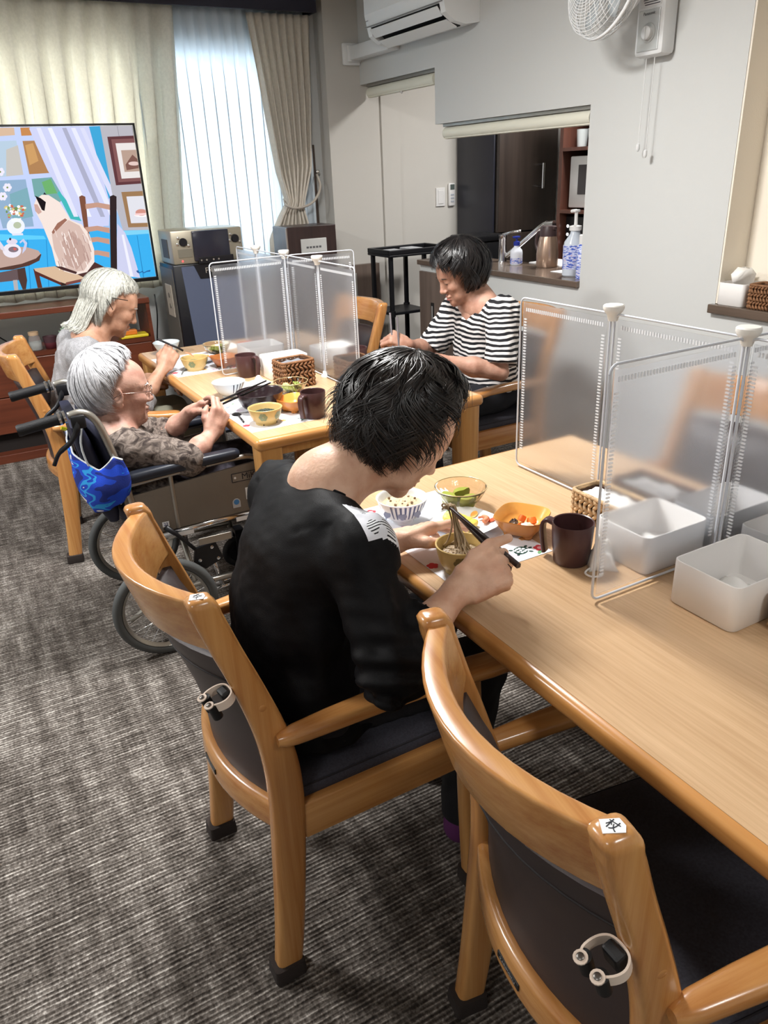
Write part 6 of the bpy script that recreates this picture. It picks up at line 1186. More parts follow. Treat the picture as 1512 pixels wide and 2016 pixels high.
def vjoin(parts):
    V = []; F = []; n = 0
    for v, f in parts: V.append(v); F.append(f+n); n += len(v)
    return np.concatenate(V), np.concatenate(F)
def rotm(yaw, pitch, roll=0.0):
    """columns forward, left, up; pitch > 0 looks down"""
    y, p, r = map(math.radians, (yaw, pitch, roll)); f = np.array([math.cos(y)*math.cos(p), math.sin(y)*math.cos(p), -math.sin(p)]); l = np.array([-math.sin(y), math.cos(y), 0]); u = np.cross(f, l)
    return np.stack([f, l*math.cos(r)+u*math.sin(r), u*math.cos(r)-l*math.sin(r)], 1)
def skin_mat(name, c, c2, rough=0.5):
    if name in MATS: return MATS[name]
    m = mat(name, rgb(*c), rough, sss=0.12, bump=(170, 0.22, 4)); N = m.node_tree.nodes; L = m.node_tree.links
    tc = N.new('ShaderNodeTexCoord'); n = N.new('ShaderNodeTexNoise'); n.inputs['Scale'].default_value = 22; n.inputs['Detail'].default_value = 6; L.new(tc.outputs['Object'], n.inputs['Vector'])
    r = ramp(N, [(0.35, rgb(*c2)), (0.62, rgb(*c))]); L.new(n.outputs['Fac'], r.inputs[0]); L.new(r.outputs[0], N['Principled BSDF'].inputs['Base Color']); return m
# ---------------------------------------------------------------- head
def head_sdf(s, H, R, neck, jaw=1.0, age=0.0, extra=None):
    T = lambda p: H+R@np.array(p, float)
    s.ell(T((-0.012, 0, 0.028)), (0.094, 0.075, 0.086), R, 0.01); s.ell(T((0.042, 0, 0.030)), (0.048, 0.061, 0.056), R, 0.02); s.ell(T((0.043, 0, -0.025)), (0.047, 0.056, 0.056), R, 0.02)
    s.ell(T((0.033, 0, -0.073)), (0.052, 0.049*jaw, 0.040), R, 0.02); s.ell(T((0.074, 0, -0.097)), (0.017, 0.022*jaw, 0.017), R, 0.022)
    for y in (-1, 1):
        s.ell(T((0.060, 0.040*y, -0.024)), (0.025, 0.020, 0.022), R, 0.018); s.cap(T((0.083, 0.012*y, 0.022)), T((0.068, 0.046*y, 0.020)), 0.010, 0.008, 0.014)
        s.ell(T((0.101, 0.031*y, 0.005)), (0.017, 0.016, 0.013), R, 0.012, 's'); s.ell(T((0.0735, 0.031*y, 0.004)), (0.0155, 0.0165, 0.013), R, 0.006)
        s.ell(T((0.092, 0.012*y, -0.036)), (0.010, 0.008, 0.007), R, 0.006)
        if age: s.cap(T((0.091, 0.017*y, -0.040)), T((0.080, 0.033*y, -0.066)), 0.0030, 0.0020, 0.008, 's'); s.ell(T((0.056, 0.038*y, -0.066)), (0.020, 0.014, 0.022), R, 0.018)
    s.cap(T((0.084, 0, 0.016)), T((0.101, 0, -0.026)), 0.0075, 0.0095, 0.012); s.ell(T((0.1035, 0, -0.031)), (0.0105, 0.0105, 0.0095), R, 0.007)
    s.ell(T((0.0875, 0, -0.0595)), (0.010, 0.021, 0.0065), R, 0.006); s.ell(T((0.0855, 0, -0.0715)), (0.010, 0.018, 0.0068), R, 0.006); s.cap(T((0.0995, -0.019, -0.0655)), T((0.0995, 0.019, -0.0655)), 0.0026, 0.0026, 0.003, 's')
    for y in (-1, 1):
        Re = R@np.array(rotm(22*y, -14*0.0, 0)); s.ell(T((-0.010, 0.0755*y, -0.006)), (0.021, 0.0075, 0.031), Re, 0.004); s.ell(T((-0.006, 0.0850*y, -0.003)), (0.0115, 0.006, 0.019), Re, 0.004, 's'); s.ell(T((0.000, 0.0735*y, -0.033)), (0.009, 0.006, 0.010), R, 0.006)
    nk = T((-0.024, 0, -0.055)); s.cap(nk, neck, 0.049, 0.054, 0.030); s.cap(T((0.012, 0, -0.075)), neck+(T((0.035, 0, 0))-H)*0.8, 0.036, 0.040, 0.025)
    return T
def face_bits(t, H, R, skin_dark, brow, eye_open=False, lips=(176, 112, 104), old=False, bodym=None):
    T = lambda p: tuple(H+R@np.array(p, float))
    for y in (-1, 1):
        obj('eyelid_line', tube([T((0.0868, (0.031+0.0125*u)*y, 0.0005-0.0035*(1-u*u))) if abs(u) < 0.95 else T((0.080, (0.031+0.0125*u)*y, 0.0008)) for u in np.linspace(-1, 1, 9)], 0.0012, 5), mat('lash_dark', rgb(44, 34, 32), 0.6), t, True)
        obj('eyebrow', tube([T((0.0925-0.012*abs(u)**2, (0.030+0.017*u)*y, 0.0245-0.003*u*u)) for u in np.linspace(-1, 1, 7)], [0.001, 0.0022, 0.0026, 0.0026, 0.0024, 0.002, 0.001], 5), mat('brow_%d' % brow[0], rgb(*brow), 0.8), t, True)
    for z, w, r in ((-0.0605, 0.019, 0.0030), (-0.0712, 0.017, 0.0034)): obj('lip', tube([T((0.0955-0.007*u*u, w*u, z+(0.0016*(1-abs(u)) if z > -0.065 else -0.0008*(1-u*u)))) for u in np.linspace(-1, 1, 9)], [0.0008]+[r*(1-0.6*u*u) for u in np.linspace(-0.8, 0.8, 7)]+[0.0008], 6), mat('lip_%d' % lips[0], rgb(*lips), 0.45), t, True)
# ---------------------------------------------------------------- hair
def hair(t, H, R, P, m, name='hair'):
    """strand hair combed from a whorl over an ellipsoid shell; P holds the cut"""
    r_ = np.random.default_rng(P.get('seed', 1)); c0 = np.array(P.get('c', (-0.008, 0, 0.026))); rad = np.array(P['rad']); cr = np.array(P.get('crown', (-0.35, 0, 0.94))); cr = cr/np.linalg.norm(cr)
    e1 = np.array([1, 0, 0])-cr*cr[0]; e1 /= np.linalg.norm(e1); e2 = np.cross(cr, e1)      # e1 -> face, e2 -> left
    phk = np.radians(P['ph']); thk = np.radians(P['th'])                                    # cut length by azimuth, symmetric
    lim = lambda ph: np.interp(np.abs((ph+PI) % (2*PI)-PI), phk, thk)
    swp = P.get('sweep', 0.0); wave = P.get('wave', 0.05); flick = P.get('flick', 0.0); lift = P.get('lift', 0.012)
    def point(th, ph, off):
        d = cr*np.cos(th)[..., None]+(e1*np.cos(ph)[..., None]+e2*np.sin(ph)[..., None])*np.sin(th)[..., None]
        return c0+d*rad*(1+off[..., None])
    def world(Q): return H+Q@R.T
    V = []; F = []; n = P.get('n', 3000); seg = P.get('seg', 11); w0 = P.get('w', 0.0016); base = 0
    for layer in range(2):
        if layer == 0:      # solid under-layer so no scalp shows
            nt_, npk = 26, 72; TH = np.linspace(0, 1, nt_)[:, None]; PH = np.linspace(-PI, PI, npk, endpoint=False)[None, :]; L__ = lim(PH)*0.93
            off = -0.075+0.02*np.sin(PH*9+TH*5)+0.015*np.sin(PH*17-TH*7)+0*TH; Q = point(TH*L__+0*PH, PH+0*TH+swp*TH, off); V.append(world(Q.reshape(-1, 3)))
            f = [(i*npk+j, i*npk+(j+1) % npk, (i+1)*npk+(j+1) % npk, (i+1)*npk+j) for i in range(nt_-1) for j in range(npk)]; F.append(np.array(f)); base += nt_*npk
        else:
            u0 = r_.random(n)**0.8*0.72; ph0 = r_.random(n)*2*PI-PI; L__ = lim(ph0)*(1+P.get('ragged', 0.08)*(r_.normal(size=n))); ln = np.clip(0.30+0.55*r_.random(n), 0.2, 1.0); u1 = np.minimum(u0+ln, 1.0); u1 = np.where(r_.random(n) < 0.62, 1.0, u1)
            t_ = np.linspace(0, 1, seg)[None, :]; U = u0[:, None]+(u1-u0)[:, None]*t_; nc = P.get('clumps', 140); cl = (np.floor((ph0+PI)/(2*PI)*nc).astype(int)*3+r_.integers(0, 3, n)) % 1000; cph = r_.random(1000)*6.28
            ph = ph0[:, None]+swp*U+wave*np.sin(U*P.get('wf', 7)+cph[cl][:, None])*U+0.03*r_.normal(size=(n, 1))*t_
            co = r_.normal(size=1000)*P.get('tousle', 0.02); cle = r_.normal(size=1000)*P.get('ragged', 0.08); L__ = L__*(1+cle[cl])
            lay = r_.random(n)[:, None]*0.08-0.045+co[cl][:, None]*np.clip(U*1.6-0.2, 0, 1); off = lay+lift*np.sin(PI*t_)+0.03*np.sin(U*5+cph[cl][:, None])*0.5
            end = np.clip((U-0.82)/0.18, 0, 1); bk = 0.5-0.5*np.cos(ph)                    # 0 front .. 1 back
            off = off+end*(flick*bk+P.get('tuck', -0.10)*(1-bk))+0.02*r_.normal(size=(n, 1))*end
            TH = U*L__[:, None]; Q = point(TH, ph, off); Tn = np.gradient(Q, axis=1); nrm = Q-c0; sd = np.cross(Tn, nrm); sd /= np.maximum(np.linalg.norm(sd, axis=2, keepdims=True), 1e-9)
            sag = P.get('sag', 0.0)
            if sag: Q = Q+((R.T@np.array([0, 0, -1.0]))*sag)*((end*np.clip(bk*1.6-0.6, 0, 1))[..., None])
            w = w0*(0.6+0.8*r_.random((n, 1)))*np.clip(np.minimum(t_*6+0.25, (1-t_)*3.2+0.06), 0, 1)
            nn = nrm/np.linalg.norm(nrm, axis=2, keepdims=True)*0.0005
            A = world((Q+sd*w[..., None]).reshape(-1, 3)); M_ = world((Q+nn).reshape(-1, 3)); B = world((Q-sd*w[..., None]).reshape(-1, 3)); V += [A, M_, B]; k = n*seg; a = (np.arange(n)[:, None]*seg+np.arange(seg-1)[None, :]).ravel()+base
            F.append(np.stack([a, a+1, a+1+k, a+k], 1)); F.append(np.stack([a+k, a+k+1, a+1+2*k, a+2*k], 1))
    o = np_obj(name, np.concatenate(V), np.concatenate(F), m, t); o['kind'] = 'stuff'; return o
def hair_mat(name, c0, c1, rough=0.34, scale=55):
    m = mat(name, rgb(*c0), rough, spec=0.55); N = m.node_tree.nodes; L = m.node_tree.links; tc = N.new('ShaderNodeTexCoord'); n = N.new('ShaderNodeTexNoise'); n.inputs['Scale'].default_value = scale; n.inputs['Detail'].default_value = 3; L.new(tc.outputs['Object'], n.inputs['Vector'])
    r = ramp(N, [(0.38, rgb(*c0)), (0.66, rgb(*c1))]); L.new(n.outputs['Fac'], r.inputs[0]); L.new(r.outputs[0], N['Principled BSDF'].inputs['Base Color']); return m
# ---------------------------------------------------------------- hand
def frame_of(x, z):
    x = np.array(x, float); x /= np.linalg.norm(x); z = np.array(z, float); z = z-x*(z@x); z /= np.linalg.norm(z); return np.stack([x, np.cross(z, x), z], 1)
def hand_sdf(s, W0, Rh, side, fingers, thumb, sc_=1.0, elbow=None, wr=0.0215, er=0.036, spread=1.0):
    """hand frame: x along the palm, y to the thumb side (mirrored by side), z out of the back of the hand.
    fingers: four (mcp, pip, dip, splay) bends in degrees from index to little; thumb: four points in the hand frame (m)"""
    T = lambda p: W0+Rh@(np.array([p[0], p[1]*side, p[2]], float)*sc_)
    s.box(T((0.048, 0.0, 0.0)), np.array((0.032, 0.028, 0.004))*sc_, 0.0095*sc_, Rh, 0.012); s.cap(T((-0.004, 0, 0)), T((0.03, 0.002, 0)), wr*sc_*0.92, 0.022*sc_, 0.016)
    s.ell(T((0.034, 0.020, -0.008)), np.array((0.027, 0.016, 0.014))*sc_, Rh, 0.014); s.ell(T((0.040, -0.022, -0.008)), np.array((0.030, 0.012, 0.012))*sc_, Rh, 0.014)
    L_ = [(0.043, 0.026, 0.020), (0.047, 0.030, 0.021), (0.043, 0.028, 0.020), (0.034, 0.021, 0.018)]; Y0 = [0.0285, 0.0095, -0.0095, -0.0275]; X0 = [0.085, 0.089, 0.085, 0.077]; RR = [(0.0098, 0.0088, 0.0082, 0.0068), (0.0100, 0.0090, 0.0083, 0.0069), (0.0096, 0.0086, 0.0080, 0.0066), (0.0086, 0.0077, 0.0070, 0.0058)]
    tips = []
    for k in range(4):
        m1, m2, m3, sp = fingers[k]; p = np.array((X0[k], Y0[k]*spread, 0.001 if k in (1, 2) else -0.001)); a = 0; P = [p]; s.ell(T(p+np.array((-0.002, 0, 0.002))), np.array((0.011, 0.0095, 0.0095))*sc_, Rh, 0.007)
        s.cap(T((0.02, Y0[k]*0.5, 0.004)), T(p+np.array((-0.004, 0, 0.0015))), 0.006*sc_, 0.0082*sc_, 0.010)
        for ln, bend in zip(L_[k], (m1, m2, m3)):
            a += math.radians(bend); d = np.array((math.cos(a)*math.cos(math.radians(sp)), math.cos(a)*math.sin(math.radians(sp))+0.0, -math.sin(a))); p = p+d*ln; P.append(p)
        Wp = [T(q) for q in P]; s.chain(Wp, [r*sc_ for r in RR[k]], 0.0035); tips.append(Wp)
    th = [np.array(q[1:], float) if len(q) == 4 else T(q) for q in thumb]; s.chain(th, [0.0145*sc_, 0.0118*sc_, 0.0105*sc_, 0.0082*sc_][:len(th)], 0.006); tips.append(th)
    if elbow is not None:
        d = W0-elbow; s.cap(elbow, elbow+d*0.45, er*0.92, er, 0.02); s.cap(elbow+d*0.45, elbow+d*0.985, er, wr, 0.02)
    return tips
def nails(t, tips, Rh, sc_=1.0, m=None):
    for k, P in enumerate(tips):
        a, b = P[-2], P[-1]; d = (b-a)/np.linalg.norm(b-a); z = Rh[:, 2]-d*(Rh[:, 2]@d); z /= np.linalg.norm(z)
        if k == 4: z = -(np.cross(d, Rh[:, 0])); z = Rh[:, 2]-d*(Rh[:, 2]@d); z /= max(np.linalg.norm(z), 1e-6)
        # fingers bend in the plane of d and palm; nail sits on the far side of the bend
        y = np.cross(z, d); c = b+z*(0.0060*sc_)-d*0.001; Fm = np.stack([d, y, z], 1); bm_ = lathe([(0.0048*sc_, 0), (0.0044*sc_, 0.0008), (0.001, 0.0012)], 12)
        obj('fingernail', ([tuple(c+Fm@(np.array(v)*np.array((1.25, 0.95, 1)))) for v in bm_[0]], bm_[1]), m or mat('nail', rgb(226, 178, 164), 0.3), t, True)
A_ = lambda *p: np.array(p, float)
# ---------------------------------------------------------------- woman in black eating noodles
def woman_black():
    t = thing('person', 'woman in a black top lifting noodles with chopsticks at the near table', 'person', (0.43, 1.21, 0))
    off = np.array(t.location); grp = t
    sk = skin_mat('skin_light', (226, 186, 160), (206, 158, 132))
    H = A_(0.690, 1.195, 1.002); R = rotm(-13, 42, 0); neck = A_(0.530, 1.205, 0.925)
    s = SDF(); T = head_sdf(s, H, R, neck, 1.0, 0.4); ctr = A_(0.50, 1.205, 0.86)
    s.cap(neck, A_(0.505, 1.115, 0.872), 0.050, 0.040, 0.04); s.cap(neck, A_(0.505, 1.295, 0.872), 0.050, 0.040, 0.04); s.ell(A_(0.485, 1.205, 0.835), (0.070, 0.14, 0.07), None, 0.04)
    for sy in (-1, 1): s.cap(T((-0.045, 0.028*sy, -0.06)), neck+A_(-0.01, 0.03*sy, 0.01), 0.020, 0.026, 0.02)
    parts = [s.mesh(0.0032)]
    # right arm with chopsticks
    SR, ER, WR = A_(0.515, 1.045, 0.862), A_(0.500, 0.925, 0.690), A_(0.664, 0.962, 0.776)
    d = A_(0.738, 0.945, 0.802)-WR; back = A_(-0.12, -0.62, 0.78); Rr = frame_of(d, back); sr = SDF()
    tipsR = hand_sdf(sr, WR, Rr, 1, [(58, 66, 30, 4), (68, 72, 34, 0), (78, 78, 40, -3), (84, 82, 42, -6)], [('w', 0.684, 0.978, 0.790), ('w', 0.712, 0.986, 0.815), ('w', 0.741, 0.979, 0.832), ('w', 0.772, 0.966, 0.842)], 1.0, ER, 0.0225, 0.037)
    parts.append(sr.mesh(0.0021, 0.012))
    # left hand resting by the bowl
    SL, EL, WL = A_(0.505, 1.375, 0.858), A_(0.540, 1.400, 0.650), A_(0.690, 1.232, 0.748)
    Rl = frame_of(A_(0.83, 0.10, 0.04), A_(-0.10, 0.42, 0.88)); sl = SDF()
    tipsL = hand_sdf(sl, WL, Rl, -1, [(6, 16, 10, 4), (10, 18, 12, 0), (14, 22, 12, -4), (18, 26, 14, -9)], [(0.018, 0.022, -0.008), (0.046, 0.044, -0.022), (0.072, 0.050, -0.034), (0.096, 0.046, -0.040)], 0.98, EL, 0.0225, 0.036)
    parts.append(sl.mesh(0.0021, 0.012))
    # hidden trunk and legs
    b = SDF(); b.cap(A_(0.43, 1.21, 0.54), A_(0.475, 1.205, 0.80), 0.085, 0.070); 
    for y0, kn, an in ((1.12, A_(0.800, 1.095, 0.475), A_(0.760, 1.10, 0.08)), (1.30, A_(0.830, 1.315, 0.475), A_(0.800, 1.32, 0.08))):
        b.cap(A_(0.44, y0, 0.535), kn, 0.062, 0.045); b.cap(kn, an, 0.045, 0.030)
    for S_, E_ in ((SR, ER), (SL, EL)): b.cap(S_, E_, 0.036, 0.034)
    parts.append(b.mesh(0.012))
    V, F = vjoin(parts); np_obj('body', V-off, F, sk, t)
    hd = thing_part('x', t, tuple(-off)); hd.name = 'face'
    face_bits(hd, H, R, sk, (60, 50, 46)); nails(hd, [tipsR[4]], Rr); nails(hd, tipsL, Rl)
    # mole on the neck, faint cheek spots
    for p, r in ((T((-0.062, 0.012, -0.118)), 0.0035),): obj('mole', xf(lathe([(r, 0), (r*0.7, 0.001), (0.0004, 0.0012)], 10), tuple(p)), mat('mole_brown', rgb(150, 92, 78), 0.6), hd)
    # hair: short, full, flicked at the nape
    hm = hair_mat('hair_black', (16, 13, 13), (40, 33, 31), 0.32)
    hr = hair(t, H-off*0, R, dict(rad=(0.124, 0.104, 0.110), c=(-0.014, 0, 0.030), ph=(0, 35, 62, 85, 105, 140, 180), th=(54, 57, 64, 90, 112, 131, 140), n=9500, w=0.0012, flick=0.26, tuck=-0.04, wave=0.36, wf=9, lift=0.03, ragged=0.07, clumps=90, tousle=0.055, seed=3, crown=(-0.45, -0.05, 0.90), seg=12), hm); hr.location = tuple(-off)
    gm = hair_mat('hair_grey_streak', (120, 116, 112), (170, 166, 160), 0.35); g2 = hair(t, H, R, dict(rad=(0.1255, 0.1055, 0.1115), c=(-0.014, 0, 0.030), ph=(0, 35, 62, 85, 105, 140, 180), th=(52, 56, 62, 88, 106, 122, 130), n=170, w=0.0006, flick=0.08, wave=0.18, wf=8, lift=0.03, ragged=0.1, seed=9, crown=(-0.45, -0.05, 0.90), seg=12), gm, 'grey_hairs'); g2.location = tuple(-off)
    del_under(g2, 26*72)
    # black three-quarter sleeve top
    c = SDF(); up = A_(0.50, 1.205, 0.885)
    c.ell(A_(0.475, 1.205, 0.815), (0.100, 0.172, 0.105), rotm(0, 22), 0.05); c.ell(A_(0.445, 1.207, 0.70), (0.112, 0.168, 0.13), rotm(0, 14), 0.06); c.ell(A_(0.435, 1.21, 0.56), (0.125, 0.182, 0.115), None, 0.06); c.ell(A_(0.44, 1.21, 0.485), (0.150, 0.192, 0.050), None, 0.05)
    c.cap(A_(0.505, 1.10, 0.872), SR, 0.050, 0.058, 0.04); c.cap(A_(0.505, 1.31, 0.872), SL, 0.050, 0.058, 0.04)
    c.cap(SR, ER, 0.060, 0.056, 0.03); cuffR = ER+(WR-ER)*0.60; c.cap(ER, ER+(WR-ER)*0.75, 0.055, 0.043, 0.025); c.cap(SL, EL, 0.058, 0.052, 0.03); cuffL = EL+(WL-EL)*0.70; c.cap(EL, EL+(WL-EL)*0.85, 0.050, 0.043, 0.02)
    c.cap(A_(0.492, 1.13, 0.884), A_(0.492, 1.285, 0.884), 0.058, 0.058, 0.03); c.ell(neck+A_(0.038, 0.0, 0.046), (0.082, 0.118, 0.074), rotm(0, 30), 0.010, 's')            # wide neck opening
    # cut the sleeve ends square
    fz = folds(4, 0.0065, 0.125, 6, (1, 1, 2.4)); fz2 = folds(8, 0.0011, 0.045, 6)
    def noise(X, Y, Z):
        q = fz(X, Y, Z)+fz2(X, Y, Z)
        for S_, E_ in ((SR, ER), (SL, EL)):          # drawn-out creases along the upper arm, bunched at the elbow
            dd = (E_-S_)/np.linalg.norm(E_-S_); px_, py_, pz_ = X-S_[0], Y-S_[1], Z-S_[2]; al = px_*dd[0]+py_*dd[1]+pz_*dd[2]; e1 = np.cross(dd, A_(1, 0.2, 0)); e1 /= np.linalg.norm(e1); e2 = np.cross(dd, e1); a1 = px_*e1[0]+py_*e1[1]+pz_*e1[2]; a2 = px_*e2[0]+py_*e2[1]+pz_*e2[2]
            ang = np.arctan2(a2, a1); near = np.exp(-np.maximum(np.sqrt(a1**2+a2**2)-0.08, 0)**2/0.0006)*(al > -0.05)
            q = q+near*(0.0035*np.sin(5*ang+14*al+1.0)+0.0045*np.clip(al/0.2, 0, 1.2)**3*np.sin(2*PI*al/0.042+2.2*ang))
        for W_, E_, cu in ((WR, ER, cuffR), (WL, EL, cuffL)):
            dd = (W_-E_)/np.linalg.norm(W_-E_); al = (X-cu[0])*dd[0]+(Y-cu[1])*dd[1]+(Z-cu[2])*dd[2]; near = (X-cu[0])**2+(Y-cu[1])**2+(Z-cu[2])**2 < 0.11**2
            q = np.where(near & (al > 0), 0.2, q)
        return q
    V, F = c.mesh(0.0052, 0.02, noise=noise); cen = V[F].mean(1)
    blkm = mat('top_black', rgb(5, 5, 8), 0.6, bump=(700, 0.2, 2), spec=0.2); ptm = patch_mat()
    # printed yoke panel on the right shoulder
    q = cen-A_(0.535, 1.068, 0.905); mi = ((q[:, 0] > -0.030) & (q[:, 0] < 0.075) & (q[:, 1] > -0.075) & (q[:, 1] < 0.018) & (cen[:, 2] > 0.825)).astype(int)
    sh = np_obj('black_top', V-off, F, [blkm, ptm], t, mi)
    obj('neck_band', tube([tuple(A_(*p)-off) for p in neck_ring(V, neck)], 0.0042, 6), blkm, t, True)
    # trousers, socks
    l = SDF(); l.ell(A_(0.43, 1.21, 0.515), (0.14, 0.185, 0.075), None, 0.04)
    for y0, kn, an in ((1.12, A_(0.800, 1.095, 0.478), A_(0.760, 1.10, 0.10)), (1.30, A_(0.830, 1.315, 0.478), A_(0.800, 1.32, 0.10))):
        l.cap(A_(0.45, y0, 0.525), kn, 0.080, 0.062, 0.03); l.cap(kn, an, 0.060, 0.045, 0.02)
    V, F = l.mesh(0.008, 0.02, noise=folds(5, 0.004, 0.07, 6)); np_obj('trousers', V-off, F, mat('trousers_black', rgb(20, 20, 25), 0.85, bump=(600, 0.3)), t)
    for an in (A_(0.760, 1.10, 0.06), A_(0.800, 1.32, 0.06)):
        f = SDF(); f.cap(an, an+A_(0.0, 0, -0.02), 0.036, 0.034); f.cap(an+A_(0.0, 0, -0.022), an+A_(0.13, 0, -0.032), 0.034, 0.026, 0.02); V, F = f.mesh(0.007); np_obj('sock', V-off, F, mat('sock_purple', rgb(92, 40, 92), 0.9), t)
    return tipsR, t, off
def del_under(o, n):
    bm = bmesh.new(); bm.from_mesh(o.data); bm.verts.ensure_lookup_table(); bmesh.ops.delete(bm, geom=bm.verts[:n], context='VERTS'); bm.to_mesh(o.data); bm.free()
def neck_ring(V, neck):
    """edge of the neck opening: lowest ring of the scooped surface, sampled by azimuth"""
    c = neck+A_(0.038, 0, 0.046); R = rotm(0, 30); rr = np.array((0.082, 0.118, 0.074)); q = (V-c)@R; k = np.abs(np.linalg.norm(q/rr, axis=1)-1) < 0.06
    P = V[k]; a = np.arctan2(P[:, 1]-c[1], P[:, 0]-c[0]); out = []
    for i in range(40):
        a0 = -PI+2*PI*i/40; m = np.abs((a-a0+PI) % (2*PI)-PI) < 0.12
        if m.sum() == 0: continue
        z = P[m]; j = np.argsort(-np.linalg.norm(z[:, :2]-c[:2], axis=1))[:max(1, m.sum()//8)]; out.append(z[j].mean(0))
    out = np.array(out); n = len(out); out = np.array([(out[(i-1) % n]+2*out[i]+out[(i+1) % n])/4 for i in range(n)]); out = np.vstack([out, out[:1]])
    return out
def patch_mat():
    m = bpy.data.materials.new('yoke_print'); m.use_nodes = True; N = m.node_tree.nodes; L = m.node_tree.links; b = N['Principled BSDF']; b.inputs['Roughness'].default_value = 0.8
    tc = N.new('ShaderNodeTexCoord'); w = N.new('ShaderNodeTexWave'); w.inputs['Scale'].default_value = 75; w.inputs['Distortion'].default_value = 0.6; w.bands_direction = 'Y'; L.new(tc.outputs['Object'], w.inputs['Vector'])
    n = N.new('ShaderNodeTexNoise'); n.inputs['Scale'].default_value = 34; n.inputs['Detail'].default_value = 0; L.new(tc.outputs['Object'], n.inputs['Vector'])
    r1 = ramp(N, [(0.0, rgb(30, 32, 40)), (0.34, rgb(236, 238, 242))]); r1.color_ramp.interpolation = 'CONSTANT'; L.new(w.outputs['Fac'], r1.inputs[0])
    r2 = ramp(N, [(0.0, (0, 0, 0, 1)), (0.50, (1, 1, 1, 1))]); r2.color_ramp.interpolation = 'CONSTANT'; L.new(n.outputs['Fac'], r2.inputs[0])
    mx = N.new('ShaderNodeMix'); mx.data_type = 'RGBA'; L.new(r2.outputs[0], mx.inputs['Factor']); L.new(r1.outputs[0], mx.inputs['A']); mx.inputs['B'].default_value = rgb(226, 228, 236); L.new(mx.outputs['Result'], b.inputs['Base Color']); return m
tipsRA, personA, offA = woman_black()
# chopsticks with a lock of noodles
chm = mat('chopstick_dark', rgb(58, 48, 46), 0.35)
def chopstick(label, a, b, r0=0.0028, r1=0.0046, group='chopsticks', m=None):
    a, b = Vector(a), Vector(b); d = (b-a).normalized(); rings = []
    P, fr_ = frames([a, a+(b-a)*0.5, b])
    for p, (tt, n, bb), r in zip(P, fr_, (r0, (r0+r1)/2, r1)): rings.append([p+n*q[0]+bb*q[1] for q in rrect(2*r, 2*r, r*0.45, 2)])
    return tag(obj('chopstick', fix(loft(rings)), m or chm, None, True, 50), label, 'chopstick', group)

TIP = (0.777, 1.160, 0.829)
chopstick('dark chopstick held by the black-clothed woman, the lower one', (0.780, 1.158, 0.826), (0.7535, 0.937, 0.797))
chopstick('dark chopstick held by the black-clothed woman, the upper one', (0.775, 1.160, 0.832), (0.768, 0.930, 0.803))
r_ = np.random.default_rng(12); lk = []
for k in range(16):
    ox, oy = r_.normal(size=2)*0.004; ex, ey = r_.normal(size=2)*0.020
    lk.append(tube(smooth_path([(0.777+ox*1.6-0.004, 1.163+oy, 0.828), (0.777+ox, 1.160+oy, 0.836), (0.781+ox, 1.156+oy*0.8, 0.824), (0.784+ox*0.9, 1.152+oy*0.7, 0.795), (0.784+ox*1.5+ex*0.3, 1.140+oy*1.5+ey*0.3, 0.765), (0.783+ex, 1.130+ey, 0.744)], 4), 0.0019, 6))
lk.append(tube(smooth_path([(0.777, 1.163, 0.831), (0.772, 1.172, 0.835), (0.770, 1.178, 0.830), (0.773, 1.172, 0.825), (0.778, 1.163, 0.826)], 5), 0.0018, 6))
o = tag(obj('noodle_lock', join(*lk), soba, None, True), 'lock of grey-brown noodles hanging from the raised chopsticks', 'noodles'); o['kind'] = 'stuff'
